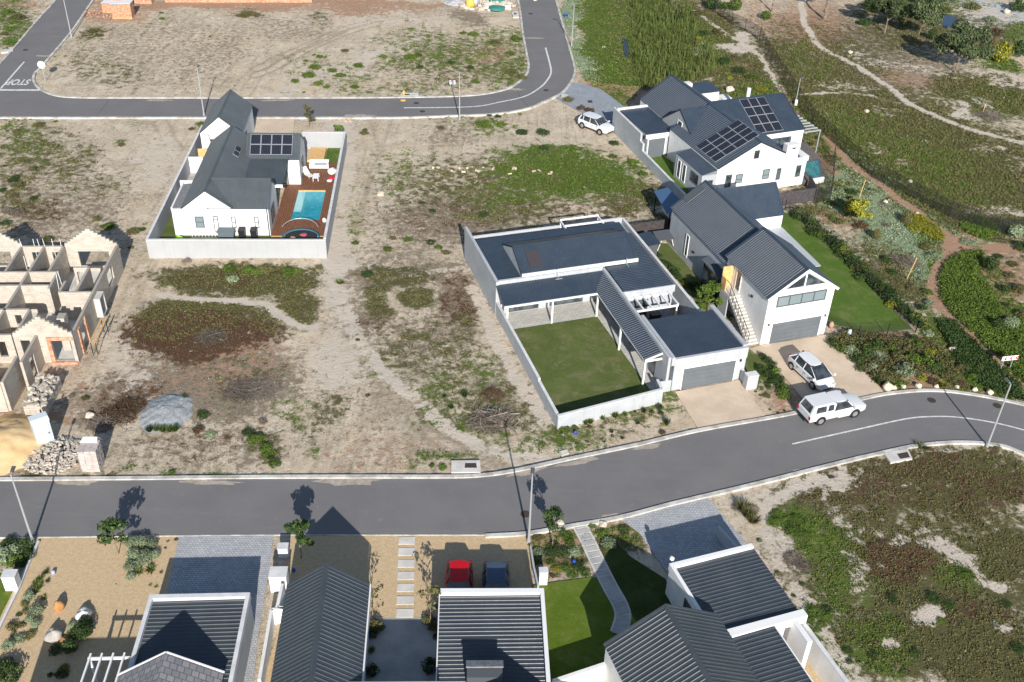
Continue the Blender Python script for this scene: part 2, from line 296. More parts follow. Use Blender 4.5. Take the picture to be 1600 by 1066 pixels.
# (layer, centre x, centre y, radius x, radius y, tilt degrees, weight) in photograph pixels, turned into real ground positions below
PATCH = [
 # plot beyond the top road
 (L_GRASS,800,110,45,55,70,.55),(L_GRASS,700,75,120,30,5,.5),(L_GRASS,780,60,60,22,0,.5),(L_GRASS,640,85,60,25,0,.5),(L_OLIVE,720,100,130,50,0,.5),(L_GRASS,520,110,80,22,5,.42),(L_MULCH,770,80,40,18,0,.5),
 (L_GRASS,600,140,110,12,0,.45),(L_DRY,250,70,180,60,0,.42),(L_DRY,330,90,90,40,-30,.5),(L_DRY,450,45,80,25,0,.45),(L_OLIVE,140,50,25,14,0,.7),(L_OLIVE,160,110,90,30,10,.42),
 (L_OLIVE,385,22,30,9,0,.8),(L_OLIVE,500,30,25,10,0,.6),(L_DRY,730,28,30,12,0,.9),(L_MULCH,180,20,60,14,0,.7),(L_MULCH,400,6,420,9,0,.9),(L_MULCH,560,12,120,10,0,.7),
 (L_GRASS,20,40,35,60,-30,.6),(L_OLIVE,25,30,40,60,-30,.5),
 # plot left of the pool house
 (L_OLIVE,60,235,85,50,0,.55),(L_GRASS,40,225,60,35,0,.45),(L_OLIVE,110,250,60,40,0,.5),(L_GRASS,190,225,12,8,0,.6),(L_DRY,60,330,90,50,0,.65),(L_DRY,140,330,60,50,0,.6),(L_OLIVE,20,300,50,50,0,.55),(L_GRASS,310,195,18,8,0,.5),(L_BROWN,60,325,50,25,0,.45),
 (L_OLIVE,140,285,60,20,0,.45),(L_DRY,90,270,90,30,0,.5),
 # dark scrub between the buildings
 (L_OLIVE,375,437,130,30,0,1.5),(L_BROWN,330,440,70,22,0,.55),(L_OLIVE,465,480,30,36,25,1.0),(L_OLIVE,420,460,40,18,0,.7),
 (L_OLIVE,300,500,90,30,-8,1.5),(L_OLIVE,380,495,60,25,10,.9),(L_BROWN,310,527,108,34,2,1.7),(L_BROWN,400,525,50,30,0,.7),(L_DRY,350,530,50,20,0,.5),
 (L_DRY,330,600,150,55,-5,1.15),(L_MULCH,330,585,130,30,-3,.45),(L_OLIVE,380,590,80,35,0,.5),(L_BROWN,200,620,70,35,-20,.6),(L_DRY,190,625,90,40,-20,.9),(L_MULCH,400,560,70,30,0,.5),(L_DRY,290,700,140,40,0,.5),(L_OLIVE,100,735,120,10,0,.6),(L_GRASS,300,738,160,6,0,.5),
 (L_DRY,380,690,60,40,0,.6),(L_BROWN,300,690,80,30,0,.35),(L_OLIVE,410,690,25,30,0,.6),
 (L_MULCH,15,690,60,60,0,.7),(L_MULCH,120,600,60,60,0,.35),(L_MULCH,100,655,14,14,0,.9),
 # middle plot
 (L_GRASS,890,270,120,32,4,1.15),(L_GRASS,860,240,90,16,0,.95),(L_GRASS,820,300,90,30,0,.6),(L_OLIVE,760,290,180,50,0,.65),(L_DRY,730,345,150,45,0,.8),(L_BROWN,700,345,110,35,0,.35),(L_OLIVE,800,330,120,30,0,.65),(L_OLIVE,990,310,60,30,0,.8),(L_BROWN,900,325,120,20,0,.35),
 (L_DRY,700,210,50,22,0,.55),(L_GRASS,620,265,35,30,-60,.42),(L_GRASS,560,345,20,30,0,.45),(L_OLIVE,640,300,60,30,0,.5),(L_GRASS,720,185,80,12,0,.4),(L_GRASS,770,195,40,20,0,.55),(L_DRY,660,330,50,40,0,.5),(L_DRY,620,400,60,30,0,.6),
 (L_DRY,580,430,55,30,0,.8),(L_DRY,650,420,70,18,0,.85),(L_OLIVE,620,425,60,18,0,.9),(L_OLIVE,590,460,25,40,0,.9),(L_OLIVE,655,455,20,18,0,1.0),(L_BROWN,710,470,32,50,-10,.6),(L_DRY,715,470,40,60,-10,.9),(L_OLIVE,720,500,40,30,0,.6),
 (L_BROWN,580,500,40,22,0,.45),(L_DRY,570,495,50,40,0,.75),(L_DRY,660,530,100,60,0,.55),(L_OLIVE,680,540,90,60,-15,.52),(L_OLIVE,650,520,30,14,0,.7),(L_OLIVE,710,490,16,40,0,.5),
 (L_OLIVE,700,600,80,60,-30,.5),(L_GRASS,680,630,40,50,-30,.5),(L_GRASS,615,575,30,25,0,.4),(L_GRASS,760,590,40,60,-40,.5),(L_DRY,770,630,50,45,0,.7),(L_OLIVE,740,650,55,30,0,.6),(L_GRASS,735,668,90,8,10,.6),
 (L_OLIVE,520,635,35,22,0,.6),(L_GRASS,455,640,30,22,0,.5),(L_DRY,520,600,130,60,0,.35),(L_DRY,600,690,110,60,0,.3),(L_MULCH,600,705,130,30,0,.35),(L_GRASS,700,722,60,10,0,.6),(L_OLIVE,820,640,40,50,-30,.6),(L_DRY,800,600,40,60,-30,.5),
 (L_GRASS,880,690,60,30,0,.6),(L_OLIVE,890,680,50,28,0,.6),(L_OLIVE,970,660,80,22,-15,.5),(L_GRASS,1000,650,60,16,-15,.45),(L_GRASS,790,700,70,25,20,.45),(L_GRASS,1045,620,16,12,0,.8),
 (L_OLIVE,480,665,60,20,0,.35),(L_GRASS,480,690,18,12,0,.55),
 # pale sandy tracks
 (L_PALE,530,250,32,95,-6,.9),(L_PALE,525,400,30,120,0,.9),(L_PALE,540,560,60,60,0,.7),(L_PALE,250,250,40,60,-30,.7),(L_PALE,610,300,20,60,0,.5),
 (L_PALE,830,600,12,80,-35,.7),(L_PALE,500,120,180,14,-22,.7),(L_PALE,590,30,140,14,0,.5),(L_PALE,190,560,40,60,-20,.6),(L_PALE,560,410,90,6,0,.5),(L_PALE,700,420,90,5,0,.5),
 # verge and beds around the top right house
 (L_SAGE,893,25,11,30,0,1.0),(L_SAGE,905,85,16,26,-25,1.0),(L_SAGE,925,115,22,14,0,.9),(L_GRASS,912,30,12,40,-8,.8),(L_GRASS,930,120,28,12,0,.8),(L_MULCH,885,90,12,60,-8,.7),(L_GRASS,945,60,34,130,-14,1.3),(L_GRASS,970,125,40,18,20,1.2),
 (L_OLIVE,1010,50,62,90,-15,1.4),(L_OLIVE,1060,90,80,45,0,1.3),(L_OLIVE,1100,45,70,40,30,1.2),(L_GRASS,1080,65,70,40,30,1.0),(L_GRASS,1010,60,50,80,-15,1.0),(L_OLIVE,1150,110,60,35,20,1.3),(L_GRASS,1180,140,45,10,0,1.1),(L_MULCH,960,140,60,8,8,.9),(L_MULCH,1000,150,40,12,8,.7),(L_GRASS,940,155,80,10,20,.0),
 (L_OLIVE,1190,110,30,30,0,.9),(L_MULCH,1225,190,12,60,-38,.6),(L_MULCH,1275,245,18,40,-30,.9),(L_OLIVE,1285,260,20,30,-30,.7),(L_OLIVE,1235,190,16,8,0,.0),(L_PALE,1145,75,32,6,0,1.1),(L_PALE,1160,62,18,8,30,1.1),(L_PALE,1095,80,14,12,0,.8),(L_MULCH,1160,100,20,10,0,.5),
 # open park to the right
 (L_OLIVE,1290,100,120,60,20,1.0),(L_OLIVE,1400,250,260,110,20,1.35),(L_GRASS,1380,240,210,60,20,.75),(L_GRASS,1270,100,50,30,30,.5),(L_BROWN,1340,175,50,16,10,.35),(L_OLIVE,1540,300,120,70,20,1.2),(L_MULCH,1270,30,60,50,0,.6),(L_BROWN,1280,50,50,40,0,.4),(L_MULCH,1200,25,60,30,30,.5),
 (L_DRY,1350,90,120,60,20,.8),(L_DRY,1290,60,90,50,0,.7),(L_OLIVE,1540,150,90,30,10,1.2),(L_GRASS,1560,160,80,30,10,.6),(L_BROWN,1520,140,50,12,5,.5),(L_DRY,1450,110,120,30,15,.8),(L_DRY,1430,60,60,40,0,.6),(L_MULCH,1420,125,60,14,10,.5),
 (L_OLIVE,1430,40,120,50,0,.8),(L_GRASS,1450,5,90,20,0,.8),(L_OLIVE,1540,60,70,30,0,.8),(L_GRASS,1560,105,40,12,10,.9),(L_GRASS,1590,50,30,20,0,.8),(L_GREY,1545,25,75,28,15,1.2),(L_PALE,1530,20,60,20,15,.7),
 
 (L_PALE,1370,95,60,14,20,.55),(L_PALE,1440,108,80,12,12,.55),(L_PALE,1560,125,70,12,12,.7),(L_PALE,1330,130,50,9,5,.7),(L_PALE,1390,175,30,8,0,.6),(L_PALE,1365,230,22,6,20,.9),(L_PALE,1400,250,14,4,0,.8),(L_PALE,1545,235,30,8,5,.8),(L_PALE,1560,325,60,10,8,.8),(L_PALE,1540,165,40,8,25,.7),(L_PALE,1510,175,30,7,20,.8),(L_DRY,1540,175,50,14,10,.7),
 # fynbos garden right of the lawn
 (L_SAGE,1340,300,60,45,25,1.2),(L_SAGE,1390,350,70,50,30,1.1),(L_SAGE,1320,260,30,30,30,1.0),(L_SAGE,1450,390,40,50,0,.9),(L_OLIVE,1330,340,60,30,30,.8),(L_OLIVE,1400,420,80,60,35,.9),(L_GRASS,1440,350,45,20,35,1.0),(L_GRASS,1310,310,30,20,20,.6),(L_DRY,1390,390,60,40,30,.6),(L_MULCH,1300,350,40,20,40,.5),
 (L_MULCH,1500,375,30,14,0,1.2),
 (L_SAGE,1512,378,22,12,0,1.2),(L_GRASS,1525,355,30,14,20,1.0),(L_GRASS,1520,460,54,70,-25,2.0),(L_GRASS,1490,440,30,46,-10,2.0),(L_GRASS,1560,510,60,42,40,2.0),(L_GRASS,1590,560,40,34,40,2.0),(L_OLIVE,1590,540,60,40,40,.8),(L_GRASS,1500,560,80,38,42,2.0),(L_OLIVE,1480,550,50,25,42,.9),(L_GRASS,1560,595,44,30,45,2.0),(L_GRASS,1560,345,50,14,10,.8),
 (L_OLIVE,1570,430,40,50,0,.7),(L_MULCH,1575,440,40,50,0,.6),(L_MULCH,1400,560,110,50,20,.8),(L_OLIVE,1380,545,80,35,20,.9),(L_GRASS,1420,560,60,30,20,.5),(L_MULCH,1440,605,120,12,3,1.0),(L_OLIVE,1590,345,40,10,0,.6),(L_OLIVE,1280,330,40,14,38,.9),
 # driveway edge beds
 (L_GRASS,1170,575,20,24,-40,.9),(L_MULCH,1215,620,40,30,-50,.7),(L_OLIVE,1190,580,30,30,0,.5),(L_GRASS,1130,500,10,30,-35,.8),(L_OLIVE,1130,520,14,50,-35,.7),(L_OLIVE,1040,350,40,14,0,.7),
 # lower right plot
 (L_OLIVE,1455,905,240,180,25,.92),(L_PALE,1250,775,100,14,-18,1.0),(L_PALE,1215,850,34,60,-40,.8),(L_PALE,1268,940,22,60,-35,.8),(L_GRASS,1290,840,80,35,30,.95),(L_GRASS,1320,880,50,60,-20,.75),(L_BROWN,1330,765,110,28,-12,.55),(L_OLIVE,1360,760,150,40,-12,.9),(L_BROWN,1430,740,120,35,-8,.6),(L_OLIVE,1500,750,130,55,0,1.1),(L_BROWN,1540,760,80,40,0,.6),
 (L_BROWN,1400,870,62,30,-4,1.1),(L_OLIVE,1400,880,70,40,0,1.2),(L_OLIVE,1510,910,60,45,10,1.3),(L_GRASS,1505,895,50,28,10,.8),(L_OLIVE,1575,870,60,50,20,1.3),(L_BROWN,1530,950,60,25,0,.6),(L_OLIVE,1480,1000,180,70,0,1.3),(L_OLIVE,1410,930,60,30,0,1.1),(L_GRASS,1370,1010,50,60,-20,.8),(L_OLIVE,1560,1050,120,60,0,1.2),
 (L_GRASS,1260,960,30,26,-50,1.1),(L_GRASS,1290,1000,14,50,-20,.7),(L_GRASS,1330,940,40,40,0,.5),(L_DRY,1240,870,50,30,40,.8),(L_DRY,1260,800,80,30,20,.5),(L_OLIVE,1290,755,60,14,-10,.6),(L_GRASS,1350,723,30,9,-15,.8),
 (L_PALE,1330,815,60,12,55,.6),(L_DRY,1440,838,110,16,8,1.0),(L_DRY,1290,790,90,26,-10,.8),(L_PALE,1440,835,100,10,8,.6),(L_PALE,1490,855,90,14,35,.9),(L_PALE,1560,900,60,8,35,.8),(L_PALE,1445,960,24,16,0,1.5),(L_PALE,1395,1013,14,9,0,1.5),(L_PALE,1180,790,60,20,30,.7),(L_PALE,1230,900,40,30,50,.7),(L_PALE,1290,980,18,60,-25,.8),(L_PALE,1310,1030,16,60,-30,.9),(L_PALE,1270,745,110,7,-18,.8),(L_PALE,1340,890,14,30,-20,.7),(L_PALE,1585,975,20,10,0,.8),(L_PALE,1470,710,40,6,-20,.6),
 # lower gardens
 (L_GRASS,865,845,55,22,-5,.8),(L_OLIVE,880,870,60,35,0,.9),(L_MULCH,870,850,60,50,0,.6),(L_GRASS,950,850,50,35,-30,.8),(L_OLIVE,975,850,30,40,-30,.7),(L_MULCH,955,840,40,30,-30,.6),
]
# footpaths and tracks: (layer, half width in metres, weight, pixel polyline)
PATHS = [
 (L_PALE,.45,1.15,[(1250,-20),(1254,20),(1262,45),(1285,75),(1330,98),(1380,130),(1420,160),(1460,180),(1520,203),(1570,216),(1620,228)]),(L_PALE,.3,1.0,[(1250,147),(1300,144),(1345,147),(1390,157),(1430,166)]),
 (L_PALE,.35,1.0,[(1050,0),(1085,18),(1110,35),(1135,52),(1165,70),(1185,85),(1205,115),(1225,145)]),(L_MULCH,.4,.75,[(1205,115),(1225,145),(1245,180),(1262,205),(1290,238)]),
 (L_MULCH,.5,1.35,[(1290,215),(1330,255),(1370,285),(1410,315),(1450,345),(1480,368),(1515,388),(1560,385),(1620,392)]),(L_MULCH,.55,1.6,[(1480,368),(1490,392),(1472,415),(1462,440),(1467,470),(1490,498),(1520,525),(1545,552),(1575,582),(1610,610)]),(L_MULCH,.6,1.3,[(1500,402),(1540,390),(1590,388)]),
 (L_PALE,.30,1.5,[(245,462),(300,466),(350,470),(395,474),(425,482),(448,496),(470,508),(490,512)]),(L_PALE,.5,1.0,[(738,450),(760,500),(790,560),(820,610),(850,660)]),
 (L_PALE,.55,.85,[(545,500),(570,545),(610,590),(645,625),(690,660),(740,690),(800,712),(850,720)]),(L_PALE,.8,.75,[(540,180),(528,250),(522,330),(520,410),(535,480),(560,530)]),
]
RUTS = [[(745,742),(690,690),(645,640),(605,592),(560,530),(530,440),(520,340),(527,250),(545,190)],[(830,735),(770,712),(700,690),(640,655),(600,610)],[(800,742),(750,715),(705,700),(660,695)],[(848,728),(800,716),(745,697),(700,672),(650,632)],
 [(400,118),(440,98),(490,72),(540,50),(600,34),(700,26),(800,22)],[(400,108),(450,84),(500,62),(555,38),(620,26)],[(150,560),(190,500),(215,440),(232,410)],[(500,744),(530,700),(575,650),(600,610)],[(560,744),(580,700),(600,660),(605,620)],[(620,744),(625,700),(622,660),(612,620)],[(660,744),(655,705),(640,665)],[(560,180),(580,230),(560,300),(540,370)],[(200,560),(225,470),(235,430)],[(250,190),(280,260),(250,330)]]
def seg_dist(X, Y, W):
    d = np.full(X.shape, 1e9)
    for a, b in zip(W[:-1], W[1:]):
        ab = b - a; t = np.clip(((X - a[0]) * ab[0] + (Y - a[1]) * ab[1]) / (ab @ ab), 0, 1); d = np.minimum(d, np.hypot(X - a[0] - t * ab[0], Y - a[1] - t * ab[1]))
    return d
def world_line(pts, sub=4):
    P_ = [np.array(p, float) for p in pts]; out = []
    for i in range(len(P_) - 1):
        p0 = P_[max(i - 1, 0)]; p1 = P_[i]; p2 = P_[i + 1]; p3 = P_[min(i + 2, len(P_) - 1)]
        for k in range(sub):
            t = k / sub; q = 0.5 * ((2 * p1) + (-p0 + p2) * t + (2 * p0 - 5 * p1 + 4 * p2 - p3) * t * t + (-p0 + 3 * p1 - 3 * p2 + p3) * t ** 3); g_ = G(q[0], q[1]); out.append(np.array([g_.x, g_.y]))
    g_ = G(P_[-1][0], P_[-1][1]); out.append(np.array([g_.x, g_.y])); return out
def hash2(ix, iy, s): 
    h = (ix.astype(np.int64) * 374761393 + iy.astype(np.int64) * 668265263 + s * 1442695041) & 0x7fffffff
    h = ((h ^ (h >> 13)) * 1274126177) & 0x7fffffff
    return ((h ^ (h >> 16)) & 0xffff) / 65535.0
def vnoise(X, Y, sc, seed=0, octv=3):
    r = np.zeros_like(X); amp = 0.5; tot = 0
    for o in range(octv):
        x = X / sc; y = Y / sc; ix = np.floor(x); iy = np.floor(y); fx = x - ix; fy = y - iy
        fx = fx * fx * (3 - 2 * fx); fy = fy * fy * (3 - 2 * fy)
        a = hash2(ix, iy, seed); b = hash2(ix + 1, iy, seed); c = hash2(ix, iy + 1, seed); d = hash2(ix + 1, iy + 1, seed)
        r += amp * (a * (1 - fx) * (1 - fy) + b * fx * (1 - fy) + c * (1 - fx) * fy + d * fx * fy); tot += amp
        amp *= 0.55; sc *= 0.5; seed += 17
    return r / tot
def cover(X, Y):
    """weights of the eight kinds of ground cover at world points"""
    Wt = np.zeros((8,) + X.shape)
    px, py = to_px(X, Y)
    nx = (vnoise(X, Y, 5.0, 3) - 0.5); ny = (vnoise(X, Y, 5.0, 9) - 0.5)
    sc = (py + 640) / 80.0                              # photo pixels per metre, roughly
    px = px + nx * 4.0 * sc; py = py + ny * 3.0 * sc
    for l, cx, cy, rx, ry, rot, w in PATCH:
        c, s = math.cos(math.radians(rot)), math.sin(math.radians(rot))
        dx = px - cx; dy = py - cy
        u = (dx * c + dy * s) / rx; v = (-dx * s + dy * c) / ry
        d = np.sqrt(u * u + v * v)
        k = np.clip((1.6 - d) / 1.25, 0, 1); k = k * k * (3 - 2 * k)
        Wt[l] = np.maximum(Wt[l], k * w) if w > .0 else Wt[l]
    jx = (vnoise(X, Y, 2.2, 41) - .5) * .8; jy = (vnoise(X, Y, 2.2, 43) - .5) * .8
    for l, hw_, w, pts in PATHS:
        if l == L_PALE and w < 1.1 or True:
            k = np.clip((hw_ * 1.5 - seg_dist(X + jx, Y + jy, world_line(pts))) / (hw_ * .7), 0, 1); Wt[l] = np.maximum(Wt[l], k * w)
            if w > 1.2:
                for o_ in (L_OLIVE, L_GRASS, L_SAGE, L_DRY): Wt[o_] *= (1 - .85 * k)
    return Wt
def ruts(X, Y):
    r = np.zeros(X.shape); jx = (vnoise(X, Y, 4.0, 51) - .5) * .8; jy = (vnoise(X, Y, 4.0, 53) - .5) * .8
    for pts in RUTS:
        d = seg_dist(X + jx, Y + jy, world_line(pts, 3)); r = np.maximum(r, np.clip(1 - np.abs(d - .75) / .30, 0, 1))
    return r * np.clip(vnoise(X, Y, 6.0, 61) * 2.4 - .35, 0, 1)
def ground_material():
    n = NT('sandy_ground'); p = n.geo()
    a1 = n.n('ShaderNodeVertexColor', layer_name='cover_a'); a2 = n.n('ShaderNodeVertexColor', layer_name='cover_b')
    s1 = n.n('ShaderNodeSeparateColor'); s2 = n.n('ShaderNodeSeparateColor'); n.l(a1.outputs[0], s1.inputs[0]); n.l(a2.outputs[0], s2.inputs[0])
    W_ = [s1.outputs[0], s1.outputs[1], s1.outputs[2], a1.outputs[1], s2.outputs[0], s2.outputs[1], s2.outputs[2], a2.outputs[1]]
    big = n.noise(0.06, p, 6, 0.65); mid = n.noise(0.45, p, 8, 0.72, 0.6); fin = n.noise(2.2, p, 8, 0.78, 0.4); vf = n.noise(9.0, p, 5, 0.8)
    c = n.mix(n.ramp(big, 0.35, 0.65), (0.585, 0.475, 0.345), (0.53, 0.445, 0.34))
    c = n.mix(n.ramp(mid, 0.42, 0.66), c, (0.67, 0.575, 0.455))
    # tyre tracks and rake marks: stretched noise
    mp = n.n('ShaderNodeMapping'); mp.inputs['Scale'].default_value = (1.6, 0.10, 1); mp.inputs['Rotation'].default_value = (0, 0, 0.2); n.l(p, mp.inputs[0])
    tr = n.noise(1.0, mp.outputs[0], 6, 0.7, 0.8)
    c = n.mix(n.math('MULTIPLY', n.ramp(tr, 0.50, 0.66), 0.6), c, (0.36, 0.30, 0.24))
    c = n.mix(n.ramp(fin, 0.62, 0.82), c, (0.33, 0.275, 0.205))
    a3 = n.n('ShaderNodeVertexColor', layer_name='cover_c'); s3 = n.n('ShaderNodeSeparateColor'); n.l(a3.outputs[0], s3.inputs[0])
    # fine dark specks of dead weeds, gathered in loose drifts
    sp = n.noise(3.6, p, 6, 0.8, 0.8); dr = n.noise(0.16, p, 5, 0.7, 0.6)
    c = n.mix(n.math('MULTIPLY', n.ramp(n.math('MULTIPLY_ADD', dr, .55, sp), .81, .95), 0.8), c, (0.16, 0.145, 0.09))
    c = n.mix(n.math('MULTIPLY', n.ramp(dr, .50, .70), 0.35), c, (0.46, 0.375, 0.28))
    c = n.mix(n.math('MULTIPLY', s3.outputs[0], 0.85), c, (0.30, 0.24, 0.18))
    def layer(c, w, ca, cb, noise, gain=1.0, soft=0.12):
        f = n.ramp(n.math('ADD', n.math('MULTIPLY', w, gain), n.math('MULTIPLY_ADD', noise, 3.4, -1.7)), 0.50 - soft, 0.50 + soft)
        return n.mix(f, c, n.mix(n.ramp(vf, 0.35, 0.65), ca, cb))
    n1 = n.noise(0.9, p, 8, 0.75, 0.5)
    def nz(sc, off):
        m = n.n('ShaderNodeMapping'); m.inputs['Location'].default_value = (off, off * .7, 0); n.l(p, m.inputs[0]); return n.noise(sc, m.outputs[0], 8, 0.76, 0.4)
    c = layer(c, W_[L_DRY], (0.34, 0.28, 0.21), (0.20, 0.16, 0.115), nz(1.5, 11), 0.95, 0.2)
    c = layer(c, W_[L_GREY], (0.58, 0.59, 0.58), (0.40, 0.43, 0.42), nz(1.1, 31), 1.0, 0.1)
    c = layer(c, W_[L_OLIVE], (0.135, 0.125, 0.055), (0.080, 0.078, 0.032), nz(1.1, 57), 0.95, 0.28)
    c = layer(c, W_[L_SAGE], (0.30, 0.36, 0.23), (0.20, 0.26, 0.15), nz(1.4, 43), 1.1, 0.15)
    c = layer(c, W_[L_GRASS], (0.125, 0.165, 0.038), (0.080, 0.115, 0.025), nz(1.1, 71), 0.95, 0.28)
    c = layer(c, W_[L_BROWN], (0.135, 0.080, 0.048), (0.080, 0.048, 0.030), nz(1.2, 83), 0.95, 0.28)
    c = layer(c, W_[L_MULCH], (0.46, 0.295, 0.20), (0.33, 0.205, 0.135), nz(1.6, 23), 0.95, 0.2)
    c = layer(c, W_[L_PALE], (0.63, 0.55, 0.46), (0.54, 0.47, 0.39), nz(1.0, 97), 0.85, 0.12)
    k = n.noise(14.0, p, 4, 0.8)
    c = mul(n, c, n.math('MULTIPLY', n.math('MULTIPLY_ADD', k, 0.7, 0.65), n.math('MULTIPLY_ADD', vf, 0.5, 0.75)))
    n.col(c).set(0.97, 0, 0.08)
    n.bump(n.math('ADD', n.math('MULTIPLY', fin, 1.0), n.math('MULTIPLY', vf, 0.35)), 0.65, 0.22)
    return n.m
def build_ground():
    xs = np.concatenate([[-700, -400, -250, -160, -120], np.arange(-98, 104, 0.30), [125, 170, 260, 420, 700]])
    ys = np.concatenate([[-300, -120, -40, 0, 18], np.arange(24, 186, 0.30), [200, 240, 320, 500, 900]])
    X, Y = np.meshgrid(xs, ys); nx, ny = len(xs), len(ys)
    Z = (vnoise(X, Y, 1.6, 5, 4) - 0.5) * 0.10 - 0.035 - 0.05 * ruts(X, Y)
    V = np.stack([X.ravel(), Y.ravel(), Z.ravel()], 1)
    i = np.arange(ny - 1)[:, None] * nx + np.arange(nx - 1)[None, :]; i = i.ravel()
    o = np_mesh('ground', V, np.stack([i, i + 1, i + nx + 1, i + nx], 1), ground_material())
    Wt = np.clip(cover(X, Y), 0, 2.0)
    far = (X < -100) | (X > 104) | (Y > 186) | (Y < 22)
    Wt[L_OLIVE][far] = 0.8
    me = o.data
    for nm, ls in (('cover_a', (0, 1, 2, 3)), ('cover_b', (4, 5, 6, 7))):
        at = me.color_attributes.new(nm, 'FLOAT_COLOR', 'POINT')
        at.data.foreach_set('color', np.stack([Wt[j].ravel() for j in ls], 1).astype(np.float32).ravel())
    at = me.color_attributes.new('cover_c', 'FLOAT_COLOR', 'POINT'); R_ = ruts(X, Y).ravel(); at.data.foreach_set('color', np.stack([R_, R_ * 0, R_ * 0, R_ * 0 + 1], 1).astype(np.float32).ravel())
    me.polygons.foreach_set('use_smooth', np.ones(len(me.polygons), dtype=bool))
    return tag(o, 'sandy open ground with patches of scrub and grass', None, None, 'structure')
build_ground()
# ------------------------------------------------------------------ roads, kerbs, paving
def crom(pts, sub=6):
    out = []
    P_ = [np.array(p, float) for p in pts]
    for i in range(len(P_) - 1):
        p0 = P_[max(i - 1, 0)]; p1 = P_[i]; p2 = P_[i + 1]; p3 = P_[min(i + 2, len(P_) - 1)]
        for k in range(sub):
            t = k / sub
            out.append(0.5 * ((2 * p1) + (-p0 + p2) * t + (2 * p0 - 5 * p1 + 4 * p2 - p3) * t * t + (-p0 + 3 * p1 - 3 * p2 + p3) * t ** 3))
    out.append(P_[-1]); return out
def gpts(pts, z=0.0): return [G(p[0], p[1]).xy.to_3d() + Vector((0, 0, z)) for p in pts]
EXCL = []
def flat_poly(name, pts, z, mat, label=None, cat=None, kind='structure', world_pts=False, th=0.0, group=None):
    P_ = [Vector((p[0], p[1], z)) for p in pts] if world_pts else gpts(pts, z)
    if 'deck_platform' not in name and kind == 'structure': EXCL.append(np.array([(p.x, p.y) for p in P_]))
    tri = tessellate_polygon([P_]); mb = MB()
    fs = []
    for a, b, c in tri:
        ar = (P_[b].x - P_[a].x) * (P_[c].y - P_[a].y) - (P_[c].x - P_[a].x) * (P_[b].y - P_[a].y)
        fs.append((a, b, c) if ar > 0 else (c, b, a))
    mb.add(P_, fs)
    if th:
        n = len(P_); mb.add(P_ + [p - Vector((0, 0, th)) for p in P_], [(i, (i + 1) % n, n + (i + 1) % n, n + i) for i in range(n)])
    o = mb.build(name, mat); return tag(o, label, cat, group, kind)
def strip(name, W, w0, w1, z0, z1, mat, parent=None, kind=None, label=None, cat=None):
    """band following world polyline W between lateral offsets w0..w1 (left positive), top z1"""
    n = len(W); L = []; R = []
    for i in range(n):
        d = (W[min(i + 1, n - 1)] - W[max(i - 1, 0)]); d.z = 0; d.normalize(); nn = Vector((-d.y, d.x, 0))
        L.append(W[i] + nn * w1); R.append(W[i] + nn * w0)
    vs = [];
    for i in range(n):
        for q, z in ((R[i], z0), (R[i], z1), (L[i], z1), (L[i], z0)): vs.append((q.x, q.y, z))
    fs = []
    for i in range(n - 1):
        for a, b in ((0, 1), (1, 2), (2, 3)): fs.append((i * 4 + a, i * 4 + 4 + a, i * 4 + 4 + b, i * 4 + b))
    fs += [(0, 1, 2, 3), ((n - 1) * 4 + 3, (n - 1) * 4 + 2, (n - 1) * 4 + 1, (n - 1) * 4)]
    return tag(MB().add(vs, fs).build(name, mat, parent), label, cat, None, kind)
K_UP = [(-260,753),(0,752.5),(200,751),(400,749),(560,748.5),(690,748.5),(745,747),(800,740),(900,718.5),(1000,697.5),(1094,675.5),(1220,653),(1290,638),(1337.6,628.7),(1390,618),(1455.8,613),(1521,619.5),(1600,635.3),(1720,665),(1900,720)]
K_LO = [(-260,840),(0,840),(200,838),(420,836),(640,836),(760,836),(820,832.5),(878.8,822.8),(968,807),(1049.5,786),(1180,755),(1311,722),(1379.6,706),(1429.5,695.7),(1495,690.4),(1558,694.4),(1600,708.8),(1680,742),(1800,800)]
T_LO = [(-260,184),(0,184),(300,184),(560,184),(640,183.5),(704.7,181),(767.8,178.6),(820,170.7),(852.5,157.6),(876,145.8),(889,131),(896,115.6),(894.6,100),(881.4,52.5),(867,0),(850,-70)]
T_IN = [(785,-70),(810.5,0),(818.4,52.5),(826.5,95),(827.6,105),(823.6,118),(801.9,136.6),(773,145.8),(733.6,151),(662.7,153.2),(560,154.3),(400,154.5),(250,154.5),(160,154.5),(126,154.2),(89,151.6),(63,141.8),(51,128.7),(52.5,115.6),(63,105),(110,50),(144.5,0),(195,-70)]
T_LF = [(138,-70),(89,0),(65.7,26),(0,102.4),(-50,150),(-110,154),(-260,154.5)]
ku, kl, tl, ti, tf = crom(K_UP), crom(K_LO), crom(T_LO), crom(T_IN), crom(T_LF)
flat_poly('road', ku + kl[::-1], 0.03, M['asphalt'], 'grey asphalt street running across the lower half')
flat_poly('road', tl + ti + tf, 0.03, M['asphalt'], 'grey asphalt street at the top with its bends and junction')
flush = crom([(-260, 840), (0, 840), (200, 838), (420, 836), (640, 836), (760, 836)])
strip('kerb', gpts(flush), -0.07, 0.0, -0.1, 0.05, M['kerb'], None, 'structure', 'thin flush kerb between the lower street and the gravel gardens')
kl2 = crom([(758, 836)] + K_LO[6:])
for pts, off, lab in ((ku, 1, 'concrete kerb along the far side of the lower street'), (kl2, -1, 'concrete kerb along the near side of the lower street'), (tl, -1, 'concrete kerb along the near side of the top street'), (ti, -1, 'concrete kerb round the empty plot inside the top street'), (tf, -1, 'concrete kerb at the left of the junction')):
    W = gpts(pts)
    strip('kerb', W, 0.0 if off > 0 else -0.30, 0.30 if off > 0 else 0.0, -0.1, 0.13, M['kerb'], None, 'structure', lab)
